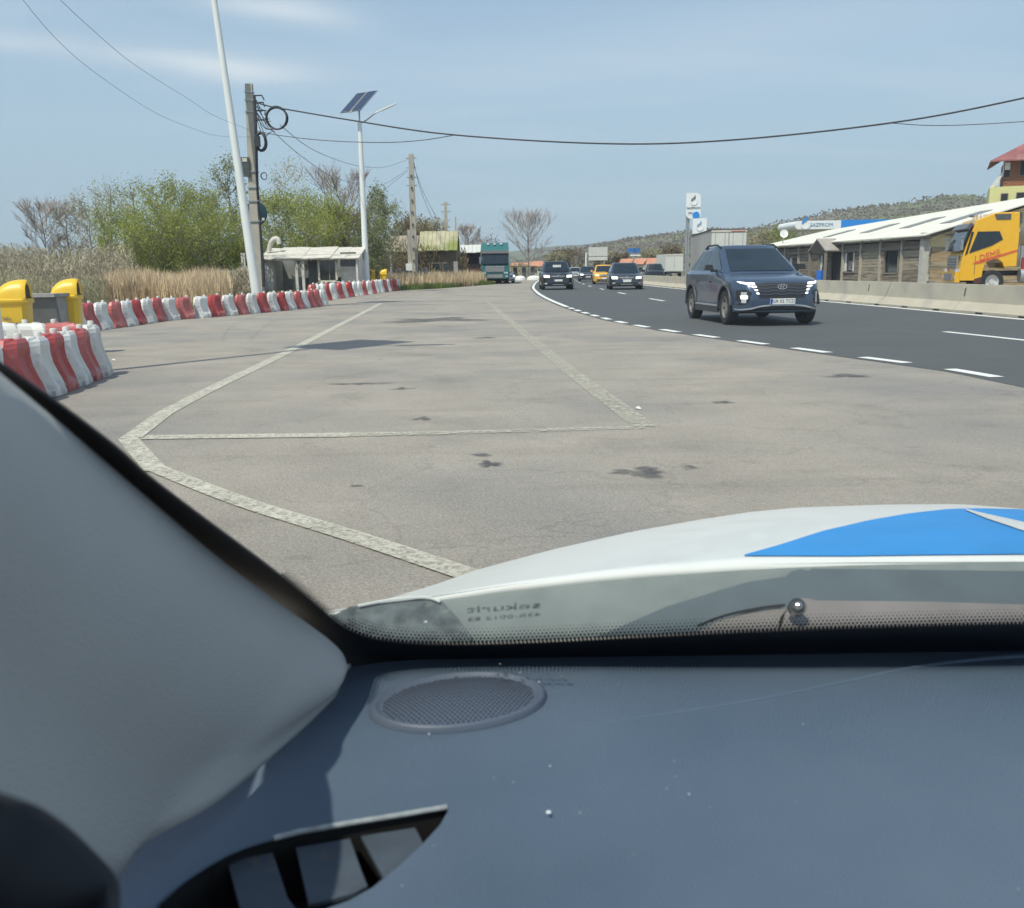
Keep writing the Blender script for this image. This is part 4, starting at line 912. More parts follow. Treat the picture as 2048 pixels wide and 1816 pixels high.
# ================================================================== WOODEN BUILDING on the right
def RB(u, v, Y): return D(u, v, Y)
roofw = mat('white_tent_roof', (0.72, 0.70, 0.62), rough=0.75, var=0.05, scale=0.5, col2=(0.6, 0.58, 0.5), c2pos=(0.55, 0.8), c2scale=0.5)
cream = mat('cream_gable', (0.74, 0.62, 0.34), rough=0.85, var=0.06)
logm = mat('grey_brown_logs', (0.27, 0.22, 0.165), rough=0.85, var=0.3, scale=1.0, stretch=(1, 1, 8), col2=(0.16, 0.125, 0.10), c2pos=(0.42, 0.66), c2scale=1.2)
logl = mat('pale_weathered_logs', (0.43, 0.37, 0.26), rough=0.85, var=0.3, scale=1.0, stretch=(1, 1, 8), col2=(0.2, 0.16, 0.12), c2pos=(0.45, 0.62), c2scale=1.0)
YN, YF = 44.0, 64.0
cN = D(1855, 474, YN); cF = D(1531, 494, YF); EH = (cN.z + cF.z) / 2
wb = thing('wooden_building', 'long timber plank building with white sloping roof, beside the yellow truck', 'building', (cN.x, YN, 0))
O = Vector((cN.x, YN, 0)); fv = Vector((cF.x - cN.x, YF - YN, 0)); FL = fv.length; fd = fv.normalized(); fnrm = Vector((-fd.y, fd.x, 0))  # points left
if fnrm.x > 0: fnrm = -fnrm
rzf = math.atan2(fd.y, fd.x); MF = Matrix.Rotation(rzf, 3, 'Z')
EZ = cN.z
def fp(s_, z_, off=0.0): return fd * s_ + fnrm * off + Vector((0, 0, z_))
def s_of(u):
    d = ray(u, 540); # intersection of the vertical ray plane with the facade line
    k = d.x / d.y; return (k * O.y - O.x) / (fd.x - k * fd.y)
# facade planks (rows), broken by openings
wins = [(1686, 1712, 500, 530, 'w'), (1770, 1799, 502, 532, 'd'), (1578, 1600, 508, 530, 'w'), (1640, 1656, 505, 538, 'w')]
opn = [(s_of(b), s_of(a)) for a, b, *_ in wins]; opn_z = [(0.85, 1.95), (0.8, 1.95), (0.9, 1.8), (0.4, 1.9)]
door = (s_of(1690 - 3), s_of(1664)); opn.append(door); opn_z.append((0.0, 2.05))
bays = [0.25, s_of(1806), s_of(1763), s_of(1724), s_of(1688), s_of(1655), s_of(1600), s_of(1572), FL - .1]
nrow = 13; top_ = EZ - 0.42
for bi in range(len(bays) - 1):
    m_ = [logl, logl, logl, logm, logm, logm, logm, logm][bi]
    for k in range(nrow):
        z0_, z1_ = top_ * k / nrow, top_ * (k + 1) / nrow - .012; segs_ = [(bays[bi] + .08, bays[bi + 1] - .02)]
        for (oa, ob), (za, zb) in zip(opn, opn_z):
            if z1_ > za and z0_ < zb:
                ns = []
                for a, b in segs_:
                    if ob <= a or oa >= b: ns.append((a, b)); continue
                    if oa > a: ns.append((a, oa))
                    if ob < b: ns.append((ob, b))
                segs_ = ns
        for a, b in segs_:
            if b - a < .08: continue
            MB().box(fp((a + b) / 2, (z0_ + z1_) / 2, .03 + rnd.uniform(-.012, .012)), (b - a, .09, z1_ - z0_), M=MF).build('plank', rnd.choice([m_, m_, logm]), wb)
    MB().box(fp((bays[bi] + bays[bi + 1]) / 2, EZ - .28, .03), (bays[bi + 1] - bays[bi], .06, .26), M=MF).build('frieze_board', rnd.choice([wood, logm]), wb)
for k, b in enumerate(bays): MB().box(fp(b, EZ / 2, .1), (.13, .13, EZ), M=MF).build('post', mat('pale_timber_post', (.42, .38, .31), rough=.85, var=.15), wb)
MB().box(fp(FL / 2, EZ - .45, .1), (FL, .1, .1), M=MF).build('wall_beam', wood, wb)
MB().box(fp(FL / 2, EZ / 2, -.1), (FL - .1, .1, EZ - .05), M=MF).build('inner_wall', brn, wb)
crt = mat('white_curtain', (.7, .7, .66), rough=.9)
for (oa, ob), (za, zb), w_ in zip(opn[:4], opn_z[:4], wins):
    f = MB()
    for a in (oa, ob): f.box(fp(a, (za + zb) / 2, .07), (.07, .1, zb - za + .07), M=MF)
    for z_ in (za, zb): f.box(fp((oa + ob) / 2, z_, .07), (ob - oa, .1, .07), M=MF)
    fo = f.build('window', wood, wb); MB().box(fp((oa + ob) / 2, (za + zb) / 2, -.03), (ob - oa, .02, zb - za), M=MF).build('pane', glassd, fo)
    if w_[4] == 'w':
        for a in (oa + (ob - oa) * .15, ob - (ob - oa) * .15): MB().box(fp(a, (za + zb) / 2, .0), ((ob - oa) * .22, .02, (zb - za) * .9), M=MF).build('curtain', crt, fo)
# white corner pillar
MB().box(fp(-.02, EZ / 2 + .1, .12), (.3, .3, EZ + .2), M=MF).build('corner_pillar', mat('pale_concrete_pillar', (.50, .48, .43), rough=.85), wb)
# roof: eave to ridge
RZ = 4.75; R0 = D(2048, 408, YN - .3); rn = Vector((cN.x + 8.2, YN - .6, RZ)); rf = Vector((cF.x + 6.5, YF + 2.0, RZ - .15))
rn = D(2140, 400, YN - .5); rn.z = max(4.4, rn.z); rf = D(1655, 462, 68)
def roofpt(s_, t_):
    e = O + fp(s_, EZ + .03, .45) if True else None; sN = -0.5; q = (s_ - sN) / (FL + .6 - sN)
    r_ = rn.lerp(rf, q); return e.lerp(r_, t_) - O
rows_n = 18
for k in range(rows_n):
    a, b = -.5 + (FL + 1.1) * k / rows_n, -.5 + (FL + 1.1) * (k + 1) / rows_n - .02
    MB().slab([roofpt(a, 0), roofpt(b, 0), roofpt(b, 1), roofpt(a, 1)], .05, (0, 0, 1)).build('roof_panel', roofw, wb)
sk = mat('grey_skylight', (.22, .22, .20), rough=.4)
for k, (sa, sb, ta, tb) in enumerate(((1.0, 1.9, .32, .62), (4.3, 5.3, .30, .60), (8.2, 9.2, .28, .58), (12.6, 13.5, .26, .55))):
    MB().slab([roofpt(sa, ta) + Vector((0, 0, .055)), roofpt(sb, ta) + Vector((0, 0, .055)), roofpt(sb, tb) + Vector((0, 0, .055)), roofpt(sa, tb) + Vector((0, 0, .055))], .03, (0, 0, 1)).build('skylight', sk, wb)
# back slope, gable end
rb = Vector((rn.x + 9, YN - .5, EZ)) - O; rb2 = Vector((rf.x + 9, rf.y, EZ)) - O
MB().slab([rn - O, rf - O, rb2, rb], .05, (0, 0, 1)).build('roof_back', roofw, wb)
ge = Vector((cN.x, YN, EZ)) - O
MB().slab([ge + Vector((.1, 0, -.45)), ge + Vector((rb.x, 0, -.45)), Vector((rb.x, 0, EZ - .1)), Vector((rn.x - O.x, 0, rn.z - .12)), ge + Vector((.1, 0, -.05))], .1, (0, 1, 0)).build('gable', cream, wb)
gt = EZ - .45
for k in range(12):
    z0_, z1_ = gt * k / 12, gt * (k + 1) / 12 - .012
    MB().box((rb.x / 2 + .1, -.02 + rnd.uniform(-.01, .01), (z0_ + z1_) / 2), (rb.x - .2, .1, z1_ - z0_)).build('plank', rnd.choice([mat('tan_logs', (.36, .26, .15), rough=.85, var=.3, scale=2, stretch=(1, 1, 6)), logl]), wb)
o = MB().box((1.65, -.08, 1.35), (1.0, .05, 1.7)).build('window', wood, wb); MB().box((1.65, -.115, 1.35), (.86, .02, 1.56)).build('pane', glassd, o)
gp = lambda u, v: D(u, v, YN - .06) - O
MB().slab([gp(2018, 437), gp(2044, 424), gp(2044, 446), gp(2018, 454)], .05, (0, -1, 0)).build('gable_window', sk, wb)
MB().slab([gp(1885, 470), gp(1925, 463), gp(1925, 474)], .05, (0, -1, 0)).build('gable_window', sk, wb)
# porch
pc = s_of(1668); pw = (s_of(1654) - s_of(1690)) / 2 * 1.0
MB().slab([fp(pc - pw, EZ - .45, 1.1), fp(pc, EZ + .2, 1.1), fp(pc, EZ + .2, 0), fp(pc - pw, EZ - .45, 0)], .07, (0, 0, 1)).build('porch_roof', mat('grey_porch_sheet', (.34, .31, .28), rough=.7), wb)
MB().slab([fp(pc + pw, EZ - .45, 1.1), fp(pc, EZ + .2, 1.1), fp(pc, EZ + .2, 0), fp(pc + pw, EZ - .45, 0)], .07, (0, 0, 1)).build('porch_roof', mat('grey_porch_sheet', (.34, .31, .28)), wb)
MB().slab([fp(pc - pw, EZ - .45, 1.05), fp(pc + pw, EZ - .45, 1.05), fp(pc, EZ + .16, 1.05)], .05, fnrm).build('porch_gable', brn, wb)
for s__ in (-1, 1): MB().box(fp(pc + s__ * pw * .9, (EZ - .45) / 2, 1.0), (.13, .13, EZ - .46), M=MF).build('porch_post', wood, wb)
# eave box
MB().box(fp(FL / 2, EZ - .06, .2), (FL + .8, .3, .07), M=MF).build('eave_board', wood, wb)
# satellite dish, blue barrel
sdh = thing('satellite_dish', 'white satellite dish on the left end of the wooden building roof', 'satellite dish', D(1568, 467, 62)); MB().lathe([(0, -.06), (.15, -.04), (.26, 0), (.27, .01)], 20, Matrix.Rotation(math.radians(80), 4, 'X')).build('dish', whpole, sdh, smooth=True); MB().tube([(0, 0, 0), (0, .3, -.9)], .03, 6).build('mast', galv, sdh)
bb = mat('blue_plastic', (.02, .13, .5), rough=.4); q = O + fp(s_of(1671), 0, .9); o = MB().lathe([(0, 0), (.2, 0), (.21, .3), (.2, .75), (.18, .8), (0, .8)], 14).build('blue_barrel', bb, smooth=True); o.location = (q.x, q.y, 0.004); o.scale = (1, 1, 1.2); tag(o, 'blue plastic barrel by the porch of the wooden building', 'barrel')

# ================================================================== TALL UNFINISHED HOUSE
YT = 75.0
brickm = mat('red_brick', (.30, .13, .07), rough=.9, var=.2, scale=2)
mortar = mat('brick_bed', (.24, .115, .07), rough=.9, var=.15, scale=1)
limeg = mat('lime_green_plaster', (.60, .58, .27), rough=.85, var=.05)
redroof = mat('red_tin_roof', (.27, .10, .10), rough=.8, var=.2, scale=1, col2=(.42, .26, .24), c2pos=(.55, .75), c2scale=.6)
xa = D(1985, 400, YT).x; tz = D(1990, 374, YT).z; bz = D(1990, 322, YT).z
th = thing('tall_house', 'tall unfinished house, brick upper floor over lime green walls, at right edge', 'house', (xa, YT, 0), math.radians(-25)); TW = 8.0
MB().box((TW / 2 - .25, 3, tz / 2), (TW, 6, tz)).build('wall', limeg, th)
MB().box((TW / 2 + .35, 3.2, (tz + bz) / 2), (TW - .6, 5.6, bz - tz)).build('brick_wall', mortar, th)
rows_ = 14; bh = (bz - tz) / rows_
proto = None
for j in range(rows_):
    for k in range(9):
        x_ = .86 + k * .42 + (.21 if j % 2 else 0)
        if proto is None: proto = MB().box((0, 0, 0), (.39, .06, bh - .03)).build('brick', brickm, th); o = proto
        else: o = proto.copy(); COL.objects.link(o); o.parent = th
        o.location = (x_, .385 + rnd.uniform(-.006, .006), tz + bh * (j + .5))
MB().slab([(-.35, -.5, bz - .1), (TW + 1, -.7, bz - .1), (TW - 2.5, 3.0, bz + 2.0), (3.2, 3.0, bz + 2.0)], .1, (0, 0, 1)).build('roof', redroof, th)
MB().slab([(-.35, -.5, bz - .1), (3.2, 3.0, bz + 2.0), (-.35, 6.4, bz - .1)], .1, (-.5, 0, 1)).build('roof', redroof, th)
MB().slab([(-.35, .1, tz - .12), (.25, .1, tz + .1), (.66, .1, tz + 1.15), (.5, .1, tz + 1.1)], .5, (0, 1, 0)).build('eave_trim', wht, th)
MB().box((.60, .32, (tz + bz) / 2 + .4), (.1, .1, bz - tz - .8)).build('drain_pipe', whpole, th)
TR_ = Matrix.Rotation(math.radians(25), 3, 'Z')
def thl(u, v, yl):
    d = ray(u, v); o_ = Vector((0, 0, HC)); n = Vector((math.sin(math.radians(-25)), -math.cos(math.radians(-25)), 0)); p0 = Vector((xa, YT, 0)) + n * (-yl)
    t = (p0 - o_).dot(n) / d.dot(n); return TR_ @ (o_ + d * t - Vector((xa, YT, 0)))
for (u0, u1, v0, v1, nm) in ((2003, 2013, 388, 416, 'window'), (2034, 2046, 386, 414, 'window'), (2010, 2019, 327, 354, 'window'), (2042, 2058, 322, 350, 'window')):
    yy = -.06 if v0 > 370 else .3; a, b = thl(u0, v0, yy), thl(u1, v1, yy)
    o = MB().box(((a.x + b.x) / 2, yy, (a.z + b.z) / 2), (b.x - a.x + .1, .1, a.z - b.z + .1)).build(nm, wood, th); MB().box(((a.x + b.x) / 2, yy - .06, (a.z + b.z) / 2), (b.x - a.x, .02, a.z - b.z)).build('pane', mat('dark_opening', (.012, .014, .016), rough=.6), o)
a = thl(2015, 335, .2); MB().box((a.x, .2, a.z + .1), (.36, .03, .55)).build('plastic_sheet', crt, th)

# ================================================================== FUEL STATION
gpw = mat('station_white', (.78, .80, .80), rough=.35, var=.03); gpb = mat('station_blue', (.03, .25, .68), rough=.35, var=.05); gtx = mat('grey_blue_lettering', (.22, .36, .48), rough=.5); gtd = mat('dark_logo_grey', (.12, .14, .15), rough=.5)
YG = 125.0; ga, gb_ = D(1590, 452, YG), D(1800, 452, YG)
gs = thing('fuel_station_canopy', 'white and blue fuel station canopy seen above the wooden building roof', 'canopy', (ga.x, YG, 0)); gzt, gzb = D(1650, 441, YG).z, D(1650, 458, YG).z; gh = gzt - gzb
wl = D(1682, 450, YG).x - ga.x
poly = [(gh * .45 * (1 - math.cos(a)) if False else .45 - .45 * math.sin(math.pi * k / 10), gh / 2 - gh * k / 10 * 1.0) for k, a in enumerate([0] * 11)]
MB().prism([(wl, gh / 2)] + [(.5 - .5 * math.sin(math.pi * k / 10), gh / 2 * math.cos(math.pi * k / 10)) for k in range(11)] + [(wl, -gh / 2)], 8, frame_of((0, 8, (gzt + gzb) / 2), (1, 0, 0), (0, 0, 1))).build('white_fascia', gpw, gs)
MB().box(((wl + 22) / 2 + .02, 4, (gzt + gzb) / 2 + .05), (22 - wl, 8, gh)).build('blue_fascia', gpb, gs)
for x_ in (3, 12, 19):
    MB().box((x_, 4, gzb / 2), (.5, .5, gzb - .04)).build('column', gpw, gs)
text('canopy_text', 'GAZPROM', gh * .62, gtx, gs, frame_of((wl * .56, -.03, (gzt + gzb) / 2), (1, 0, 0), (0, 0, 1)), .05)
def flame_logo(parent, c, s_, m1, m2, y):
    # open ring with a flame rising from it
    pts = []; M_ = frame_of((c[0], y, c[1]), (1, 0, 0), (0, 0, 1))
    arc = [(math.cos(a), math.sin(a)) for a in [math.radians(150 + 15 * k) for k in range(17)]]
    ringp = [(x * s_ * .5, z * s_ * .5 - .1 * s_) for x, z in arc] + [(x * s_ * .34, z * s_ * .34 - .1 * s_) for x, z in arc[::-1]]
    MB().prism(ringp, .04, M_).build('logo_ring', m1, parent)
    fl = [(-.42, -.05), (-.30, .25), (0, .42), (.12, .75), (.22, .45), (.10, .22), (-.12, .12), (-.26, -.02)]
    MB().prism([(x * s_, z * s_) for x, z in fl], .05, M_).build('logo_flame', m2, parent)
flame_logo(gs, (1.35, (gzt + gzb) / 2 + .25), 1.35, gpw, gpb, -.06)
# totem
YM = 112.0; tA = D(1373, 386, YM); tB = D(1401, 437, YM); wdt, hgt = tB.x - tA.x, tA.z - tB.z
tm = thing('totem_sign', 'tall white fuel station totem sign with rounded corners and flame logo', 'sign', (tA.x, YM, 0))
def rr_poly(w, h, rtr, rbl):
    p = [(0, h)]; p += [(w - rtr + rtr * math.sin(math.radians(15 * k)), h - rtr + rtr * math.cos(math.radians(15 * k))) for k in range(7)]
    p += [(w, 0.0)] if False else [(w, .1), (w - .1, 0)]; p += [(rbl - rbl * math.sin(math.radians(15 * k)), rbl - rbl * math.cos(math.radians(15 * k))) for k in range(7)]; return p
MB().prism(rr_poly(wdt, hgt, .55, .55), .3, frame_of((0, .3, tB.z), (1, 0, 0), (0, 0, 1))).build('sign_panel', gpw, tm)
flame_logo(tm, (wdt * .52, tB.z + hgt * .70), wdt * .52, gpw, gtd, -.02)
text('sign_text', 'GAZPROM', wdt * .2, gtd, tm, frame_of((wdt / 2, -.02, tB.z + hgt * .41), (1, 0, 0), (0, 0, 1)), .04)
MB().lathe([(0, -.05), (.42, -.05), (.42, .05), (0, .05)], 16, Matrix.Translation((wdt * .68, -.06, tB.z + hgt * .13)) @ Matrix.Rotation(math.radians(90), 4, 'X')).build('blue_emblem', gpb, tm)
text('sign_text', '24h', wdt * .2, gtd, tm, frame_of((wdt * .3, -.02, tB.z + hgt * .22), (1, 0, 0), (0, 0, 1)), .04)
MB().tube([(.18, .4, 0), (.18, .4, tB.z + 1)], .12, 10).build('post', galv, tm); MB().tube([(.42, .4, 0), (.42, .4, tB.z + 1)], .10, 10).build('post', galv, tm)
YM2 = 108.0; tA, tB = D(1386, 437, YM2), D(1413, 467, YM2); wdt, hgt = tB.x - tA.x, tA.z - tB.z
tm2 = thing('totem_sign', 'smaller white flame logo board just below the tall totem sign', 'sign', (tA.x, YM2, 0))
MB().prism(rr_poly(wdt, hgt, .05, .05), .25, frame_of((0, .25, tB.z), (1, 0, 0), (0, 0, 1))).build('sign_panel', gpw, tm2); flame_logo(tm2, (wdt * .5, tB.z + hgt * .48), wdt * .55, gpw, gtx, -.02)
MB().tube([(wdt / 2, .3, 0), (wdt / 2, .3, tB.z + .1)], .1, 8).build('post', galv, tm2)
# traffic signs far down
sgn = thing('road_sign', 'blank back of a large pale highway sign above the far cars', 'road sign', (D(1196, 540, 150).x, 150, 0)); c = D(1197, 503, 150); c2 = D(1196, 517, 150)
MB().box((0, 0, c.z), (37 * 150 / F, .1, 17 * 150 / F)).build('sign_panel', mat('sign_back_grey', (.58, .57, .53), rough=.6), sgn); MB().box((0, 0, c2.z), (37 * 150 / F, .1, 7 * 150 / F)).build('sign_panel', mat('sign_back_grey', (.58, .57, .53)), sgn)
MB().tube([(-1.9, .1, 0), (-1.9, .1, c2.z + .9)], .13, 8).build('post', whpole, sgn); MB().tube([(1.0, .1, 0), (1.0, .1, c.z)], .1, 8).build('post', galv, sgn); MB().tube([(-1.9, .12, c2.z + .85), (1.4, .12, c2.z + .85)], .08, 6).build('crossbar', galv, sgn)
sg2 = thing('road_sign', 'small blue roadside sign above the dark hatchback roof', 'road sign', (D(1267, 540, 170).x, 170, 0)); c = D(1267, 501, 170)
MB().box((0, 0, c.z), (25 * 170 / F, .1, 9 * 170 / F)).build('sign_panel', mat('sign_blue', (.04, .16, .42), rough=.5, var=.5, scale=1.5), sg2); MB().box((.3, 0, c.z - .85), (1.9, .1, .22)).build('sign_strip', gpw, sg2); MB().tube([(0, .1, 0), (0, .1, c.z)], .1, 6).build('post', galv, sg2)
# small houses with orange roofs far right
orr = mat('orange_tile_roof', (.50, .24, .15), rough=.8, var=.15, scale=.6); crw = mat('pale_house_wall', (.55, .5, .42), rough=.9)
for i, (u, v, Y, w, m_) in enumerate(((1295, 517, 210, 6, orr), (1322, 518, 200, 6, orr), (1265, 518, 230, 6, orr), (1085, 523, 220, 7, orr), (1045, 526, 230, 6, orr))):
    c = D(u, v, Y); hz_ = c.z; h_ = thing('village_house', ['small orange roofed house left of the white box truck, left of two', 'small orange roofed house next to the white box truck', 'orange roofed house behind the small blue sign', 'orange roofed house just left of the black car', 'orange roofed house behind the lone bare tree'][i], 'house', (c.x, Y, 0), 0, 'orange roofed houses in the distance')
    MB().box((0, 2, hz_ * .32), (w, 4, hz_ * .64)).build('wall', crw, h_); MB().slab([(-w / 2 - .3, -.3, hz_ * .62), (w / 2 + .3, -.3, hz_ * .62), (w / 2 - .4, 2, hz_), (-w / 2 + .4, 2, hz_)], .12, (0, -.3, 1)).build('roof', m_, h_)
    MB().slab([(-w / 2 - .3, 4.3, hz_ * .62), (w / 2 + .3, 4.3, hz_ * .62), (w / 2 - .4, 2, hz_), (-w / 2 + .4, 2, hz_)], .12, (0, .3, 1)).build('roof', m_, h_)
    for s__ in (-1, 1): MB().box((s__ * w * .25, -.03, hz_ * .32), (.9, .05, .8)).build('window', glassd, h_)
# roadside posts / parked dark things near the bare tree
bd = thing('roadside_stall', 'dark roadside stall with white tarpaulins below the lone bare tree', 'stall', (D(1040, 545, 120).x, 120, 0))
for k, x_ in enumerate((-1.6, -.6, .5, 1.6)): MB().box((x_, 0, .8), (.5, .5, 1.6)).build('stand', [grybox, brn, grybox, cdark][k], bd)
MB().box((0, 0, 1.7), (4.2, 1.2, .08)).build('awning', brn, bd)
wtarp = mat('white_tarpaulin', (.75, .75, .7), rough=.8)
for i, (u, v, Y, sx_) in enumerate(((1040, 546, 118, .8), (1068, 547, 118, 1.0), (1098, 545, 125, .9))):
    c = D(u, v, Y); o = MB().lathe([(0, .55), (.5, .5), (.85, .3), (.9, 0)], 14).build('white_bale', wtarp, smooth=True); o.location = (c.x, Y, 0); o.scale = (sx_, .8, 1.0); tag(o, ['white wrapped bale at the road edge, left of three', 'white wrapped bale at the road edge, middle of three', 'white wrapped bale nearest the black car'][i], 'bale')

# ================================================================== VEHICLES
tyre = mat('tyre_rubber', (.025, .025, .027), rough=.85, var=.2, scale=10); rimm = mat('dusty_alloy', (.35, .34, .32), rough=.4, metal=.5, var=.2, scale=8)
chrome = mat('chrome_trim', (.6, .62, .65), rough=.2, metal=.9, var=.03); lampw = mat('lit_headlamp', (1.0, .98, .95), rough=.3, var=0, emit=1.2); lampo = mat('clear_lamp_lens', (.5, .52, .55), rough=.15, coat=.6)
platew = mat('plate_white', (.75, .76, .74), rough=.4, var=.02); plateb = mat('plate_blue', (.02, .08, .4), rough=.4); cglass = mat('car_window_glass', (.012, .022, .032), rough=.08, spec=.5, coat=.15, var=.3, scale=3)
def wheel(root, x, y, r, w, side, rim=rimm):
    M_ = Matrix.Translation((x, y, r)) @ Matrix.Rotation(math.radians(90) * side, 4, 'Y')
    h = w / 2; wh = MB().lathe([(r * .62, -h), (r * .93, -h), (r, -h * .7), (r, h * .7), (r * .93, h), (r * .64, h), (r * .62, h * .8)], 28, M_).build('wheel', tyre, root, smooth=True)
    d = MB(); d.lathe([(0, h * .55), (r * .16, h * .6), (r * .18, h * .35), (r * .55, h * .3)], 20, M_)
    d.lathe([(r * .56, h * .2), (r * .56, h * .85), (r * .64, h * .9), (r * .64, h * .2)], 28, M_)
    for k in range(5):
        a = k * 2 * math.pi / 5; c_, s_ = math.cos(a), math.sin(a); rr_ = Matrix((( c_, -s_, 0), (s_, c_, 0), (0, 0, 1)))
        vs = [rr_ @ Vector(p) for p in ((.1 * r, -.09 * r, h * .62), (.6 * r, -.13 * r, h * .72), (.6 * r, .13 * r, h * .72), (.1 * r, .09 * r, h * .62), (.1 * r, -.09 * r, h * .4), (.6 * r, -.13 * r, h * .45), (.6 * r, .13 * r, h * .45), (.1 * r, .09 * r, h * .4))]
        d.add([M_ @ v for v in vs], [(0, 1, 2, 3), (4, 5, 1, 0), (2, 1, 5, 6), (3, 2, 6, 7), (0, 3, 7, 4)])
    d.build('rim', rim, wh, smooth=True)
    MB().lathe([(0, h * .1), (r * .6, h * .1)], 20, M_).build('brake_disc', darkin, wh)
def car(label, name, cat, loc, rz, paint, L=4.5, W=1.87, Hh=1.66, hood=1.02, nose=.74, wsb=1.05, wst=1.85, rft=3.7, rbl=4.35, belt=1.06, wr=.36, ground=.19, trunk=None, rails=False, kind='suv', detail=2, group=None, seed=1):
    """local frame: front looks to -y, nose at y=-L/2"""
    root = thing(name, label, cat, loc, rz, group); w = W / 2; y0 = -L / 2
    belt_r = belt + .06
    def topz(d):
        # d = distance from nose
        if d < .12: return nose + (hood - .16 - nose) * (d / .12) ** .6
        if d < wsb: return hood - .16 + .16 * ((d - .12) / (wsb - .12)) ** .6
        if d < L - .25: return hood + (belt_r - hood) * min(1, (d - wsb) / .6)
        e = (d - (L - .25)) / .25; return belt_r - (.03 + .12 * e * e)
    def hw(d):
        if d < .75: return w * (1 - .30 * (1 - d / .75) ** 2.4)
        if d > L - .6: return w * (1 - .16 * ((d - (L - .6)) / .6) ** 2.2)
        return w
    def botz(d):
        if d < .35: return ground + .05 * (1 - d / .35)
        if d > L - .4: return ground + .12 * (d - L + .4) / .4
        return ground
    st = [0, .02, .06, .12, .2, .3, .42, .55, .7, .85, wsb, wsb + .3, wsb + .7, L * .5, L * .6, L * .7, L - .9, L - .6, L - .4, L - .25, L - .12, L - .03, L]
    rings = []
    for d in st:
        h_, zt_, zb_ = hw(d), topz(d), botz(d); en = 1.0
        if d < .12: en = .96 + .04 * (d / .12)
        sh = zt_ - .10
        pts = [(0, zt_ + .01), (h_ * .45, zt_ + .005), (h_ * .78, zt_ - .012), (h_ * .92, zt_ - .05), (h_ * .985, sh - .02), (h_ * 1.0 * en, sh - .16), (h_ * .985 * en, (sh + zb_) / 2), (h_ * 1.0 * en, zb_ + .22), (h_ * .97 * en, zb_ + .04), (h_ * .85, zb_), (0, zb_)]
        y = y0 + d + (.06 if d == 0 else 0) * 0
        rings.append([(x, y, z) for x, z in pts] + [(-x, y, z) for x, z in pts[-2:0:-1]])
    n = len(rings[0]); vs = [p for r_ in rings for p in r_]; fs = [(i * n + k, i * n + (k + 1) % n, (i + 1) * n + (k + 1) % n, (i + 1) * n + k) for i in range(len(rings) - 1) for k in range(n)] + [tuple(range(n))[::-1], tuple((len(rings) - 1) * n + k for k in range(n))]
    body = MB().add(vs, fs).build('body', paint, root, smooth=True)
    # wheel arches cut out
    fa, ra = .86, L - .95
    cut = MB()
    for yy in (fa, ra):
        for sd_ in (-1, 1): cut.lathe([(0, -.17), (wr + .055, -.17), (wr + .055, .17), (0, .17)], 28, Matrix.Translation((sd_ * (w - .1), y0 + yy, wr + .01)) @ Matrix.Rotation(math.radians(90), 4, 'Y'))
    cu = cut.build('cut', paint)
    bpy.context.view_layer.update()
    cu.parent = root
    md = body.modifiers.new('b', 'BOOLEAN'); md.object = cu; md.operation = 'DIFFERENCE'; md.solver = 'EXACT'
    bpy.context.view_layer.update()
    me = bpy.data.meshes.new_from_object(body.evaluated_get(bpy.context.evaluated_depsgraph_get())); body.modifiers.clear(); body.data = me; me.name = 'body'
    for p_ in me.polygons: p_.use_smooth = True
    try: me.set_sharp_from_angle(angle=math.radians(32))
    except Exception: pass
    bpy.data.objects.remove(cu)
    for yy in (fa, ra):
        MB().box((0, y0 + yy, wr + .12), (W - .44, (wr + .05) * 1.7, .5)).build('wheel_well', darkin, root)
        for sd_ in (-1, 1): wheel(root, sd_ * (w - .11), y0 + yy, wr, .22, sd_)
    # greenhouse
    def gy(t, f): return (y0 + wsb - .05 + (wst - wsb + .05) * t) if f else (y0 + rbl + (rft - rbl) * t)
    def gw(t): return (w * .90) * (1 - t) + (w * .70) * t
    def gz(t): return belt - .05 + (Hh - .045 - belt + .05) * t
    def section(t):
        a, b, h_ = gy(t, 1), gy(t, 0), gw(t); z = gz(t); e = .16
        return [(h_ * .0, a - .0, z), (h_ * .55, a + .03, z), (h_ * .88, a + .10, z), (h_, a + .24, z), (h_ * 1.01, (a + b) / 2, z), (h_ * .98, b - .22, z), (h_ * .85, b - .06, z), (0, b, z)]
    rg = []
    for t in (0, .25, .5, .75, .92, 1.0):
        s_ = section(t); rg.append([tuple(p) for p in s_] + [(-p[0], p[1], p[2]) for p in s_[-2:0:-1]])
    c_ = Vector((0, (gy(1, 1) + gy(1, 0)) / 2, 0))
    def shrink(r_, k, dz): return [(p[0] * k, c_.y + (p[1] - c_.y) * (1 - (1 - k) * .7), p[2] + dz) for p in r_]
    rg += [shrink(rg[-1], .93, .025), shrink(rg[-1], .7, .042), shrink(rg[-1], .3, .045)]
    n = len(rg[0]); vs = [p for r_ in rg for p in r_]; fs = [(i * n + k, i * n + (k + 1) % n, (i + 1) * n + (k + 1) % n, (i + 1) * n + k) for i in range(len(rg) - 1) for k in range(n)] + [tuple((len(rg) - 1) * n + k for k in range(n))]
    MB().add(vs, fs).build('roof', paint, root, smooth=True)
    # glass
    def ws(s_, t, off=.012):
        a = gy(t, 1); h_ = gw(t); x = s_ * h_; q = abs(s_); yy = a + (.03 * q / .55 if q < .55 else .03 + .07 * (q - .55) / .33) ; return (x, yy - off, gz(t) + off * .6)
    MB().grid([[ws(-.86 + 1.72 * i / 10, .10 + .82 * j / 5) for i in range(11)] for j in range(6)]).build('windshield', cglass, root, smooth='full')
    def rw(s_, t, off=.012):
        b = gy(t, 0); h_ = gw(t); q = abs(s_); return (s_ * h_, b - .05 * q + off, gz(t) + off)
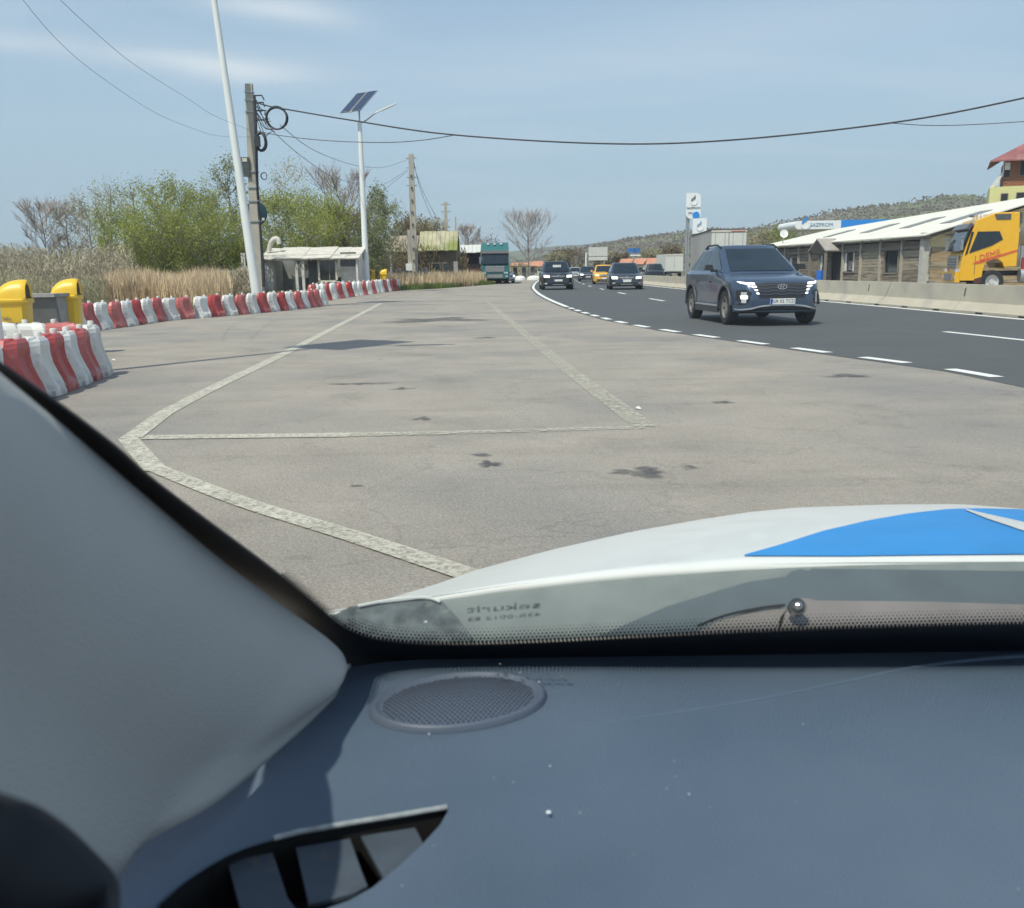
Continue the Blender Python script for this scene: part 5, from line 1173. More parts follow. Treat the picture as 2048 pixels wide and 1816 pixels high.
    MB().grid([[rw(-.8 + 1.6 * i / 6, .2 + .7 * j / 4) for i in range(7)] for j in range(5)]).build('rear_window', cglass, root, smooth='full')
    def sd(s_, q, t, off=.010):
        a, b = gy(t, 1) + .22, gy(t, 0) - .2; return (s_ * (gw(t) * 1.0 + off), a + (b - a) * q, gz(t))
    for s_ in (-1, 1):
        for qa, qb in ((.02, .40), (.44, .80), (.83, .99)):
            MB().grid([[sd(s_, qa + (qb - qa) * i / 3, .14 + .74 * j / 4) for i in range(4)] for j in range(5)]).build('side_window', cglass, root, smooth='full')
    if rails:
        for s_ in (-1, 1):
            MB().tube([(s_ * w * .68, gy(1, 1) + .12, Hh - .06), (s_ * w * .69, gy(1, 1) + .35, Hh + .005), (s_ * w * .69, gy(1, 0) - .4, Hh + .005), (s_ * w * .68, gy(1, 0) - .12, Hh - .06)], .022, 6).build('roof_rail', blk, root)
    for s_ in (-1, 1):
        mr_ = MB(); M_ = Matrix.Translation((s_ * (w + .10), y0 + wst - .38, belt + .08)); mr_.box((s_ * (w + .10), y0 + wst - .38, belt + .09), (.19, .12, .12), taper=.75); mr_.box((s_ * (w - .02), y0 + wst - .36, belt + .02), (.14, .06, .05)); mr_.build('mirror', blk if kind == 'suv' else paint, root, smooth=True)
    # front pieces projected on the body
    bvh = BVHTree.FromPolygons([v.co.copy() for v in me.vertices], [tuple(p_.vertices) for p_ in me.polygons])
    def fr(x, z, off=.01):
        for k in range(14):
            h_ = bvh.ray_cast(Vector((x, y0 - 1, z)), Vector((0, 1, 0)), 2.2)
            if h_[0] is not None: return (x, h_[0].y - off, z)
            x *= .985; z += (hood * .6 - z) * .03
        return (x, y0 - off, z)
    def patch(nm, top, bot, m_, off=.012, nx=8, nz=3, par=root):
        T = [Vector((*p_, 0)) for p_ in top]; B = [Vector((*p_, 0)) for p_ in bot]
        def at(pl, t):
            L_ = sum((pl[i + 1] - pl[i]).length for i in range(len(pl) - 1)); return along(pl, L_ * t * .9999)[0]
        rows__ = [[fr(*(at(T, i / nx).lerp(at(B, i / nx), j / nz))[:2], off) for i in range(nx + 1)] for j in range(nz + 1)]
        back = [[(p_[0], p_[1] + off + .01, p_[2]) for p_ in r_] for r_ in rows__]
        g = MB().grid(rows__); return g.build(nm, m_, par, smooth='full')
    def mir(nm, top, bot, m_, off=.012, nx=4, nz=2):
        for s_ in (-1, 1): patch(nm, [(s_ * x, z) for x, z in top], [(s_ * x, z) for x, z in bot], m_, off, nx, nz)
    return root, patch, mir, fr, dict(w=w, y0=y0, hood=hood)
def plate(root, fr, z, txt=None, x=0.0):
    yy = fr(x, z)[1] - .03; pl = MB().box((x, yy, z), (.52, .015, .115)).build('number_plate', platew, root); MB().box((x - .235, yy - .009, z), (.045, .004, .105)).build('plate_band', plateb, pl)
    if txt: text('plate_text', txt, .095, mat('plate_black', (.03, .03, .03)), pl, frame_of((x + .02, yy - .009, z), (1, 0, 0), (0, 0, 1)), .003)
navy = mat('navy_blue_paint', (.045, .075, .13), rough=.32, metal=.35, var=.04, coat=.8)
# --- blue SUV
P0 = Vector((5.55, 20.4 + 1.95, 0.012))
fl_, frr = G(1445, 650), G(1605, 647)
suv, patch, mir, fr, dd = car('navy blue SUV with lit headlamps driving towards the camera in the near lane', 'suv', 'car', (5.38, 21.3, .012), math.radians(-1), navy, L=4.5, W=1.87, Hh=1.68, hood=1.06, nose=.62, wsb=1.12, wst=2.12, rft=3.55, rbl=4.45, belt=1.10, wr=.365, ground=.24, rails=True)
suv.rotation_euler = (0, 0, math.radians(4)); 
patch('grille', [(-.60, .86), (0, .87), (.60, .86)], [(-.46, .58), (0, .565), (.46, .58)], blk, .015, 12, 4)
for zc_, hwd in ((.835, .57), (.775, .54), (.715, .50), (.655, .47)):
    patch('grille_bar', [(-hwd, zc_ + .008), (-hwd * .66, zc_ - .016), (-hwd * .33, zc_ + .010), (0, zc_ - .014), (hwd * .33, zc_ + .010), (hwd * .66, zc_ - .016), (hwd, zc_ + .008)], [(-hwd, zc_ - .008), (-hwd * .66, zc_ - .032), (-hwd * .33, zc_ - .006), (0, zc_ - .03), (hwd * .33, zc_ - .006), (hwd * .66, zc_ - .032), (hwd, zc_ - .008)], mat('dark_chrome', (.13, .14, .16), rough=.25, metal=.8), .024, 18, 1)
mir('headlight', [(.84, .905), (.70, .885)], [(.80, .865), (.70, .838)], lampw, .02)
mir('headlight', [(.69, .885), (.56, .880)], [(.68, .838), (.54, .835)], lampw, .02)
mir('headlight', [(.665, .815), (.53, .815)], [(.60, .775), (.515, .775)], lampw, .02)
mir('headlight', [(.585, .745), (.51, .745)], [(.55, .712), (.50, .712)], lampw, .02)
mir('headlight', [(.545, .68), (.485, .68)], [(.525, .645), (.475, .645)], lampw, .02)
mir('lamp_recess', [(.86, .72), (.74, .74), (.62, .68)], [(.86, .42), (.74, .44), (.72, .44)], blk, .012)
mir('main_lamp', [(.80, .69), (.715, .69)], [(.79, .47), (.72, .47)], lampo, .02)
patch('lit_lamp', [(-.81, .62), (-.70, .62)], [(-.80, .55), (-.70, .55)], lampw, .03, 4, 2)
mir('bumper_strip', [(.90, .335), (.70, .36), (.45, .42), (.22, .44), (0, .44)], [(.90, .31), (.70, .33), (.45, .39), (.22, .41), (0, .41)], mat('silver_trim', (.45, .48, .52), rough=.35, metal=.4), .03, 12, 1)
patch('lower_grille', [(-.84, .32), (-.45, .385), (0, .405), (.45, .385), (.84, .32)], [(-.80, .255), (0, .25), (.80, .255)], blk, .015, 14, 2)
patch('bumper_lip', [(-.5, .29), (.5, .29)], [(-.48, .275), (.48, .275)], mat('dark_chrome', (.13, .14, .16)), .03, 8, 1)
# emblem
yy = fr(0, .79)[1] - .03
MB().lathe([(.052, -.008), (.066, -.008), (.066, .008), (.052, .008), (.052, -.008)], 24, Matrix.Translation((0, yy, .79)) @ Matrix.Diagonal((1.5, 1, .85, 1)) @ Matrix.Rotation(math.radians(90), 4, 'X')).build('emblem', chrome, suv)
em = MB()
for x_ in (-.03, .03): em.add([(x_ - .014 - .012, yy, .752), (x_ + .004 - .012, yy, .752), (x_ + .030 - .012, yy, .828), (x_ + .012 - .012, yy, .828)], [(0, 1, 2, 3)])
em.add([(-.03, yy, .782), (.03, yy, .786), (.03, yy, .800), (-.03, yy, .796)], [(0, 1, 2, 3)]); em.build('emblem_letter', chrome, suv)
plate(suv, fr, .50, 'GR 02 TCD')
w_, y0_ = dd['w'], dd['y0']
clad = mat('grey_black_cladding', (.05, .052, .055), rough=.6)
for s_ in (-1, 1):
    MB().box((s_ * (w_ - .005), y0_ + 2.2, .30), (.05, 1.75, .14)).build('side_cladding', clad, suv)
    MB().box((s_ * (w_ + .015), y0_ + 2.2, .385), (.02, 1.7, .035)).build('sill_trim', mat('silver_trim', (.45, .48, .52)), suv)
    for yy_ in (1.7, 2.75): MB().box((s_ * (w_ + .012), y0_ + yy_ + .35, .88), (.03, .2, .03)).build('door_handle', navy, suv)
    for fy in (.86, 3.55):
        rr_ = .365 + .075; mb = MB(); pts = [(s_ * (w_ + .005), y0_ + fy + rr_ * math.cos(math.radians(a)), .375 + rr_ * math.sin(math.radians(a))) for a in range(-5, 186, 12)]; mb.tube(pts, .028, 5); mb.build('arch_trim', clad, suv, smooth=True)
seat = mat('pale_seat_shape', (.13, .17, .18), rough=.7)
# --- other cars
blackp = mat('black_paint', (.012, .016, .022), rough=.25, coat=.7, var=.05); greyp = mat('dark_grey_paint', (.035, .045, .058), rough=.3, metal=.3, coat=.7, var=.05)
yelp = mat('taxi_yellow_paint', (.80, .42, .02), rough=.3, coat=.6, var=.03); whtp = mat('white_car_paint', (.75, .76, .75), rough=.3, coat=.6, var=.03); silv = mat('silver_paint', (.45, .46, .47), rough=.3, metal=.4, coat=.6)
def simple_front(c, z=.68, lampwd=.2, lit=True, txt=None, pz=.46):
    root, patch, mir, fr, d_ = c; w = d_['w']
    patch('grille', [(-.42, z + .07), (.42, z + .07)], [(-.34, z - .09), (.34, z - .09)], blk, .014, 8, 2)
    patch('grille_bar', [(-.4, z + .02), (.4, z + .02)], [(-.4, z - .005), (.4, z - .005)], chrome, .022, 8, 1)
    mir('headlight', [(w * .90, z + .09), (w * .55, z + .07)], [(w * .86, z - .07), (w * .52, z - .06)], lampw if lit else lampo, .02)
    patch('lower_grille', [(-.6, .40), (.6, .40)], [(-.55, .26), (.55, .26)], blk, .014, 10, 2)
    mir('fog_lamp', [(w * .84, .42), (w * .68, .42)], [(w * .82, .34), (w * .68, .34)], lampo, .018)
    patch('bumper_strip', [(-.35, .33), (.35, .33)], [(-.33, .295), (.33, .295)], chrome, .025, 6, 1)
    yy = fr(0, z + .05)[1] - .03; MB().lathe([(0, -.01), (.07, -.01), (.07, .01), (0, .01)], 16, Matrix.Translation((0, yy, z + .03)) @ Matrix.Rotation(math.radians(90), 4, 'X')).build('emblem', chrome, root)
    plate(root, fr, pz, txt)
def at_px(u, v, Y): return (D(u, 545, Y).x, Y, .012)
c = car('black compact SUV with round lit headlamps, leftmost oncoming car', 'suv', 'car', (D(1115, 545, 57).x, 59.2, .012), math.radians(1), blackp, L=4.35, W=1.95, Hh=1.72, hood=1.08, nose=.68, wsb=1.0, wst=1.7, rft=3.8, rbl=4.25, belt=1.1, wr=.36, ground=.22, rails=True); simple_front(c, .80, pz=.56)
MB().box((0, -1.12, 1.42), (.5, .02, .14)).build('visor_card', crt, c[0])
c = car('dark grey hatchback with lit headlamps and silver grille, right of the yellow car', 'hatchback', 'car', (D(1257, 545, 55).x, 57, .012), math.radians(-3), greyp, L=4.3, W=1.98, Hh=1.56, hood=.96, nose=.62, wsb=1.05, wst=1.85, rft=3.7, rbl=4.2, belt=.98, wr=.34, ground=.18); simple_front(c, .68, pz=.50); c[1]('grille_surround', [(-.3, .62), (.3, .62)], [(-.22, .42), (.22, .42)], silv, .02, 6, 2)
c = car('yellow taxi partly hidden behind the dark grey hatchback', 'taxi', 'car', (D(1212, 545, 76).x, 78, .012), math.radians(-4), yelp, L=4.4, W=1.8, Hh=1.55, hood=.98, nose=.64, wsb=1.0, wst=1.8, rft=3.6, rbl=4.1, belt=.98, wr=.33, ground=.18, kind='h'); simple_front(c, .70, lit=False); mir_ = c[2]; mir_('headlight', [(.72, .78), (.56, .78)], [(.7, .66), (.56, .66)], mat('amber_lit_lamp', (1, .75, .3), emit=.8), .03)
c = car('black car with lit headlamps between the black SUV and the yellow taxi', 'sedan', 'car', (D(1178, 545, 95).x, 97, .012), math.radians(-3), blackp, L=4.5, W=1.8, Hh=1.5, hood=.96, nose=.62, wsb=1.1, wst=1.9, rft=3.5, rbl=4.1, belt=.96, wr=.33, ground=.18, kind='h'); simple_front(c, .68)
c = car('white car with lit headlamps, farthest in the near lanes', 'sedan', 'car', (D(1152, 545, 120).x, 122, .012), math.radians(-4), silv, L=4.5, W=1.8, Hh=1.5, hood=.96, nose=.62, wsb=1.1, wst=1.9, rft=3.5, rbl=4.1, belt=.96, wr=.33, ground=.18, kind='h'); simple_front(c, .68)
c = car('small dark car on the far carriageway above the concrete barrier', 'hatchback', 'car', (D(1313, 545, 84).x, 86, .012), math.radians(176), greyp, L=4.2, W=1.8, Hh=1.62, hood=.96, nose=.62, wsb=1.05, wst=1.85, rft=3.7, rbl=4.1, belt=.98, wr=.33, ground=.18, kind='h')
c = car('white parked car beside the green verge in front of the teal truck', 'parked_car', 'car', (D(1003, 545, 92).x, 94, .008), math.radians(20), whtp, L=4.2, W=1.7, Hh=1.42, hood=.92, nose=.62, wsb=1.05, wst=1.85, rft=3.5, rbl=4.0, belt=.94, wr=.32, ground=.18, kind='h'); simple_front(c, .66, lit=True)
c = car('white parked car behind the reeds left of the teal truck front', 'parked_car', 'car', (D(972, 545, 96).x, 98, .0), math.radians(80), whtp, L=4.3, W=1.7, Hh=1.5, hood=.96, nose=.66, wsb=1.05, wst=1.85, rft=3.5, rbl=4.1, belt=.98, wr=.32, ground=.18, kind='h'); simple_front(c, .66, lit=False)
c = car('white van nose showing between trailer and blue SUV behind the barrier', 'van', 'van', (13.35, 58, .01), math.radians(-92), whtp, L=4.4, W=1.8, Hh=1.46, hood=1.02, nose=.8, wsb=.9, wst=1.5, rft=4.0, rbl=4.3, belt=1.0, wr=.33, ground=.18, kind='h'); simple_front(c, .72, lit=False)

# --- trailer truck back and small box truck
trw = mat('trailer_door_white', (.62, .62, .56), rough=.6, var=.05, scale=1); trg = mat('trailer_side_grey', (.36, .36, .35), rough=.7, var=.12, scale=.8, stretch=(1, .2, .05)); trr = mat('red_reflector', (.55, .1, .06), rough=.5)
Yt = 69.0; xl, xr = D(1422, 500, Yt).x, D(1492, 500, Yt).x; ztp = D(1450, 460, Yt).z
tr = thing('truck_trailer', 'large pale box trailer seen from behind, above the blue SUV', 'trailer', ((xl + xr) / 2, Yt, 0), math.radians(-4)); tw_ = xr - xl
MB().box((0, 6, (ztp + 1.05) / 2), (tw_, 12, ztp - 1.05)).build('cargo_box', trg, tr)
for s_ in (-1, 1):
    dr = MB().box((s_ * tw_ / 4, -.03, (ztp + 1.05) / 2 - .05), (tw_ / 2 - .06, .06, ztp - 1.35)).build('rear_door', trw, tr)
    for k in (-.35, .35): MB().tube([(s_ * tw_ / 4 + k, -.075, 1.2), (s_ * tw_ / 4 + k, -.075, ztp - .2)], .02, 5).build('lock_rod', galv, dr)
MB().box((0, -.04, ztp - .08), (tw_, .1, .14)).build('door_header', etern, tr); MB().box((tw_ * .25, -.10, ztp - .09), (tw_ * .4, .02, .05)).build('marker_strip', trr, tr)
MB().box((0, 6, ztp + .03), (tw_ + .1, 12.1, .06)).build('roof_panel', brn, tr)
for k in range(14): MB().box((-tw_ / 2 - .02, .4 + .85 * k, (ztp + 1.05) / 2), (.04, .06, ztp - 1.15)).build('side_rib', trg, tr)
MB().box((0, 6, .95), (tw_ * .8, 12, .18)).build('chassis', blk, tr)
for yy_ in (1.6, 2.9, 4.2, 10.5):
    for s_ in (-1, 1): wheel(tr, s_ * (tw_ / 2 - .18), yy_, .5, .32, s_)
MB().box((0, -.05, .8), (tw_ * .9, .12, .14)).build('bumper', galv, tr)
for s_ in (-1, 1): MB().box((s_ * tw_ * .38, -.12, .8), (.3, .03, .1)).build('tail_light', trr, tr)
Yb = 112.0; bx = D(1349, 500, Yb).x; bt = thing('box_truck', 'small white box truck left of the large trailer behind the barrier', 'truck', (bx, Yb, 0), math.radians(5)); hz_ = D(1349, 508, Yb).z; bw = 2.15
MB().box((0, 2.2, (hz_ + .8) / 2), (bw, 4.4, hz_ - .8)).build('cargo_box', trw, bt); MB().box((0, -.02, hz_ - .1), (bw + .05, .06, .15)).build('door_header', etern, bt)
for s_ in (-1, 1): MB().box((s_ * bw / 4, -.03, (hz_ + .8) / 2 - .1), (bw / 2 - .05, .05, hz_ - 1.15)).build('rear_door', trw, bt); wheel(bt, s_ * (bw / 2 - .15), 1, .4, .25, s_); wheel(bt, s_ * (bw / 2 - .15), 5.2, .4, .25, s_)
MB().box((0, 5.4, 1.2), (2.0, 1.8, 1.6)).build('cab', whtp, bt); MB().box((0, 3, .7), (1.6, 6, .2)).build('chassis', blk, bt)

# --- lorries
def lorry(name, label, loc, rz, paint, win, h=3.55, stripe=False, load='tank'):
    """local frame: cab front looks to -x, left side (driver) faces -y; x from 0 to the rear"""
    r_ = thing(name, label, 'truck', loc, rz); W2 = 1.25; L = 2.35
    prof = [(0.0, .55), (-.02, .95), (.03, 1.60), (.10, 1.75), (.42, 2.75), (.55, 3.1), (1.05, h - .12), (1.35, h), (L, h), (L + .06, 2.4), (L + .06, 1.12), (1.95, 1.12), (1.90, 1.05), (1.78, 1.30), (1.55, 1.45), (1.30, 1.45), (1.08, 1.30), (.98, .95), (.95, .55)]
    M_ = frame_of((0, W2, 0), (1, 0, 0), (0, 0, 1))
    cb = MB().prism(prof, 2 * W2, M_).build('cab', paint, r_)
    bv = cb.modifiers.new('bevel', 'BEVEL'); bv.width = .07; bv.segments = 3; bv.limit_method = 'ANGLE'; bv.angle_limit = math.radians(50)
    for s_ in (-1, 1):
        y = s_ * (W2 + .004)
        def pl(nm, pts, m_, t_=.02): return MB().slab([(x, y, z) for x, z in pts], t_, (0, s_, 0)).build(nm, m_, r_)
        w_o = pl('side_window', [(.32, 1.72), (.62, 2.62), (1.55, 2.62), (1.72, 2.28), (1.25, 2.02)], win)
        pl('roof_window', [(1.28, 3.33), (1.38, 3.10), (1.98, 3.10), (1.98, 3.33)], mat('grey_roof_window', (.09, .09, .09), rough=.3))
        pl('pillar_panel', [(.14, 1.62), (.36, 2.62), (.46, 2.62), (.25, 1.70)], mat('lorry_black_trim', (.02, .02, .025), rough=.4), .015)
        pl('door_seam', [(.60, .80), (.62, .80), (.62, 1.60), (.60, 1.60)], brn, .006)
        if stripe:
            pl('red_stripe', [(.50, 1.26), (.62, 1.36), (2.40, 1.86), (2.40, 1.77), (.75, 1.26)], mat('stripe_red', (.62, .12, .04), rough=.4), .010)
        pl('step', [(.62, .45), (.62, .62), (.94, .72), (.94, .45)], mat('brown_step', (.09, .03, .03), rough=.7), .012)
        mr_ = MB(); mr_.box((-.05, s_ * (W2 + .08), 2.15), (.12, .14, .6)); mr_.box((-.05, s_ * (W2 + .08), 2.4), (.08, .2, .06)); mr_.build('mirror', mat('grey_mirror', (.22, .26, .28), rough=.4), r_)
        wheel(r_, 0, 0, .01, .01, s_) if False else None
    MB().slab([(.01, -W2 * .93, 1.80), (.01, W2 * .93, 1.80), (.37, W2 * .9, 2.78), (.37, -W2 * .9, 2.78)], .09, (-1, 0, .3)).build('windshield', win, r_)
    MB().slab([(.25, -W2, 2.72), (.25, W2, 2.72), (.45, W2, 2.95), (.45, -W2, 2.95)], .16, (-1, 0, .2)).build('sun_visor', mat('smoked_visor', (.10, .09, .10), rough=.3), r_)
    MB().box((-.05, 0, 1.35), (.08, 1.7, .55)).build('grille', mat('lorry_grille', (.25, .25, .25), rough=.5), r_)
    for k in range(4): MB().box((-.10, 0, 1.17 + .12 * k), (.03, 1.6, .035)).build('grille_slat', chrome, r_)
    MB().box((-.10, 0, .72), (.22, 2.4, .45)).build('bumper', paint, r_); MB().box((-.22, 0, .72), (.03, 1.4, .3)).build('lower_grille', mat('lorry_grille', (.25, .25, .25)), r_)
    for s_ in (-1, 1):
        MB().box((-.10, s_ * 1.0, .98), (.20, .38, .16)).build('headlight', lampo, r_); MB().box((-.18, s_ * 1.06, .70), (.10, .22, .12)).build('fog_lamp', lampo, r_)
        for x_ in (1.42, 4.6): wheel(r_, x_, 0, .01, .01, s_) if False else None
    # wheels: axles along y
    for x_ in (1.42, 5.2):
        for s_ in (-1, 1):
            M2 = Matrix.Translation((x_, s_ * (W2 - .16), .5)) @ Matrix.Rotation(math.radians(-90) * s_, 4, 'X'); h_ = .15; rr = .5
            wh = MB().lathe([(rr * .55, -h_), (rr * .93, -h_), (rr, -h_ * .7), (rr, h_ * .7), (rr * .93, h_), (rr * .6, h_), (rr * .55, h_ * .6)], 28, M2).build('wheel', tyre, r_, smooth=True)
            MB().lathe([(0, h_ * .5), (rr * .2, h_ * .55), (rr * .24, 0), (rr * .45, h_ * .1), (rr * .56, h_ * .8), (rr * .6, h_ * .9)], 24, M2).build('rim', alu, wh, smooth=True)
    MB().box((4.0, 0, .85), (6.0, .9, .22)).build('chassis', blk, r_)
    MB().tube([(2.6, -1.05, .75), (3.9, -1.05, .75)], .3, 14).build('fuel_tank', galv, r_, smooth=True)
    for k, x_ in enumerate((2.5, 2.7)): MB().tube([(x_, -.9, 1.1), (x_, -.9, 2.0)], .1, 8).build('air_duct', galv, r_)
    if load == 'tank':
        tk_ = MB().tube([(2.95, 0, 2.05), (3.1, 0, 2.05), (8.2, 0, 2.05), (8.35, 0, 2.05)], [.8, 1.05, 1.05, .8], 28).build('tank', mat('dull_steel_tank', (.42, .44, .47), rough=.35, metal=.5, var=.1), r_, smooth=True)
        MB().box((5.6, 0, 3.12), (5, .5, .06)).build('tank_walkway', galv, r_); MB().box((2.9, -1.1, 1.25), (.5, .15, .5)).build('red_mudguard', mat('dull_red_metal', (.32, .03, .03), rough=.5), r_); MB().box((5.5, -1.12, 1.22), (5.0, .1, .14)).build('red_side_rail', mat('dull_red_metal', (.32, .03, .03)), r_)
    else:
        MB().box((7.6, 0, 2.45), (10.0, 2.5, 2.7)).build('cargo_box', mat('blue_grey_tarp', (.32, .38, .45), rough=.6), r_)
    for k, y in enumerate((-.6, 0, .6)): MB().lathe([(0, .09), (.1, .06), (.12, 0), (.12, -.08)], 12, Matrix.Translation((.95, y, h - .10))).build('roof_lamp', alu, r_, smooth=True)
    return r_
lory = mat('lorry_yellow', (.80, .43, .012), rough=.35, var=.03, coat=.5); lort = mat('lorry_teal', (.012, .125, .13), rough=.4, var=.06, coat=.4)
Yd = 39.0; q = D(1905, 545, Yd)
tkd = lorry('yellow_lorry', 'yellow lorry cab with red lettering parked by the wooden building', (18.8, 39.9, 0.004), math.radians(-12), lory, cglass, h=3.4, stripe=True); tkd.scale = (.88, .92, .95)
ang = math.atan2(.5, 1.78); text('cab_lettering', 'DEME', .36, mat('lettering_red', (.68, .13, .05), rough=.4), tkd, frame_of((1.22, -1.27, 1.62), (math.cos(ang), 0, math.sin(ang)), (-math.sin(ang) + .25, 0, math.cos(ang))), .012)
MB().lathe([(0, -.06), (.16, -.05), (.2, .02), (.12, .08)], 12, Matrix.Translation((.55, -.6, 3.3))).build('air_horn', chrome, tkd)
Yq = 86.0; q = D(990, 545, Yq); lorry('teal_lorry', 'teal lorry facing the camera behind the reeds, left of the lone bare tree', (q.x, Yq, 0), math.radians(90), lort, cglass, h=3.7, load='box')

# ================================================================== THE CAR WE SIT IN
WS_ = (.82, .855, .865)
def wsp(u, v, off=0.0):
    p_ = PL(u, v, *WS_); return p_ + Vector((0, -.65, -.76)) * off     # off > 0 : towards the cabin
carroot = thing('white_car', 'white car seen from inside: blue stickered hood, grey dashboard and pale window pillar', 'car', (0, 0, 0))
hoodm = mat('white_hood_paint', (.80, .82, .80), rough=.42, spec=.3, coat=.30, var=.03, scale=3, col2=(.66, .67, .64), c2pos=(.55, .85), c2scale=6)
# hood: rear edge and crest measured from the picture
rear = [(640, 1230), (660, 1226), (700, 1220), (750, 1212), (850, 1198), (1000, 1175), (1187, 1154), (1300, 1144), (1500, 1132), (1700, 1128), (2048, 1126), (2400, 1130), (3000, 1160), (3700, 1265)]
crest = [(640, 1226), (660, 1221), (700, 1215), (750, 1205), (874, 1168), (952, 1140), (1109, 1098), (1265, 1063), (1400, 1039), (1500, 1024), (1593, 1015), (1776, 1009), (1922, 1008), (2048, 1018), (2300, 1040), (3000, 1120), (3700, 1240)]
ru, rv = zip(*rear); cu_, cv = zip(*crest)
def hood_col(u):
    f = min(1, max(0, (u - 640) / 900)); yr = .95 + .06 * math.sin(min(1, (u - 640) / 1200) * math.pi / 2)
    Lh = .02 + .78 * f ** .55
    if u > 2300: yr -= (u - 2300) / 1400 * .12; Lh *= 1 - .5 * (u - 2300) / 1400
    p0 = D(u, interp(ru, rv, u), yr); yc = yr + Lh; p1 = D(u, interp(cu_, cv, u), yc)
    m = (HC - p1.z) / p1.y; q_ = (p1.z + m * Lh - p0.z) / Lh ** 2; k = p1.x / p1.y
    return p0, p1, m, q_, k, yr, yc
def hood_pt(col, y):
    p0, p1, m, q_, k, yr, yc = col; z = p1.z - m * (y - yc) - q_ * (y - yc) ** 2; return Vector((k * y, y, z))
rows = []
for i in range(91):
    u = 642 + (3600 - 642) * (i / 90) ** 1.35; c_ = hood_col(u); r_ = []
    p0 = hood_pt(c_, c_[5]); r_.append(p0 + Vector((0, .006, -.03))); r_.append(p0 + Vector((0, .001, -.006)))
    for j in range(15): r_.append(hood_pt(c_, c_[5] + (c_[6] - c_[5]) * j / 14))
    y = c_[6]; st_ = (c_[6] - c_[5]) / 14
    for j in range(1, 14):
        y += max(.012, .03 * (c_[6] - c_[5])); p_ = hood_pt(c_, y); p_.z -= .9 * (max(0, (y - c_[6]) - .05)) ** 2 * 6; p_.z = max(p_.z, .38)
        r_.append(p_)
    rows.append(r_)
MB().grid(rows).build('hood', hoodm, carroot, smooth='full')
# sticker, lying 1.5 mm above the hood
def sticker(nm, top, bot, m_, par, lift=.0015, nu=60, nv=7):
    tu, tv = zip(*top); bu, bv_ = zip(*bot); u0, u1 = max(tu[0], bu[0]), min(tu[-1], bu[-1]); rr_ = []
    for i in range(nu + 1):
        u = u0 + (u1 - u0) * i / nu; c_ = hood_col(u); a, b = interp(tu, tv, u), interp(bu, bv_, u); col_ = []
        for j in range(nv + 1):
            v = a + (b - a) * j / nv; d = ray(u, v); mm = -d.z / d.y
            # intersect the sight line with the hood parabola on the near side of the crest
            lo, hi = c_[5], c_[6]
            for _ in range(26):
                y = (lo + hi) / 2; z = hood_pt(c_, y).z; ang_ = (HC - z) / y
                if ang_ > mm: lo = y
                else: hi = y
            p_ = hood_pt(c_, (lo + hi) / 2); col_.append(p_ + Vector((0, 0, lift)))
        rr_.append(col_)
    return MB().grid(rr_).build(nm, m_, par, smooth='full')
blus = mat('reflective_blue_film', (.025, .30, .74), rough=.45, spec=.2, coat=.05, var=.07, scale=8, bump=.15, bscale=400)
stk = sticker('blue_sticker', [(1492, 1111), (1560, 1092), (1650, 1063), (1740, 1042), (1820, 1028), (1900, 1019), (1960, 1018), (2048, 1020), (2300, 1046), (2700, 1100)], [(1492, 1113.5), (1700, 1114), (1850, 1112), (2048, 1110), (2400, 1110), (2700, 1112)], blus, carroot)
sticker('white_swoosh', [(1932, 1021), (1975, 1031), (2048, 1047), (2200, 1072)], [(1932, 1023), (1975, 1040), (2048, 1064), (2200, 1098)], hoodm, stk, .003)
# fender below the hood, left side
# cowl
CW_ = (.80, -.5, .88)
def cwp(u, v, lift=0.0): p_ = PL(u, v, CW_[0] + lift, CW_[1], CW_[2]); return p_
cowlm = mat('dusty_grey_cowl', (.20, .235, .228), rough=.75, var=.10, scale=12, col2=(.17, .20, .20), c2pos=(.5, .8), c2scale=25)
MB().slab([cwp(560, 1420), cwp(2700, 1400), cwp(2700, 1138), cwp(2400, 1127), cwp(2048, 1123), cwp(1700, 1125), cwp(1500, 1129), cwp(1300, 1141), cwp(1187, 1151), cwp(1000, 1172), cwp(850, 1195), cwp(750, 1209), cwp(700, 1217), cwp(640, 1228)], .01, (0, 0, -1)).build('cowl_panel', cowlm, carroot)
cowld = mat('darker_cowl_tone', (.10, .13, .145), rough=.6, var=.12, scale=15)
MB().slab([cwp(*q_, .006) for q_ in [(1150, 1290), (1240, 1254), (1330, 1214), (1440, 1180), (1500, 1163), (1572, 1153), (1582, 1143), (1600, 1138), (1618, 1141), (1624, 1137), (2048, 1142), (2500, 1150), (2500, 1330), (1150, 1330)]], .005, (0, 0, -1)).build('dark_cowl_area', cowld, carroot)  # raised flat shape, darker than the cowl panel
armm = mat('dusty_wiper_metal', (.33, .30, .28), rough=.35, metal=.35, var=.1, scale=14)
wa = MB().slab([cwp(*q_, .022) for q_ in [(1560, 1262), (1570, 1228), (1582, 1207), (1598, 1197), (1618, 1197), (1632, 1201), (1850, 1203), (2048, 1209), (2500, 1235), (2500, 1330), (1540, 1330)]], .014, (0, 0, -1)).build('wiper_arm', armm, carroot)
MB().slab([cwp(*q_, .018) for q_ in [(1380, 1330), (1400, 1262), (1440, 1240), (1500, 1222), (1560, 1214), (1574, 1218), (1560, 1235), (1545, 1330)]], .010, (0, 0, -1)).build('wiper_blade', mat('dusty_blade', (.27, .25, .235), rough=.5, metal=.3), carroot)
MB().tube(smooth_path([cwp(1395, 1252, .022), cwp(1450, 1231, .022), cwp(1520, 1216, .022), cwp(1570, 1210, .022)], 5), .0014, 6).build('blade_edge', blk, carroot)
c = cwp(1595, 1214, .045); 
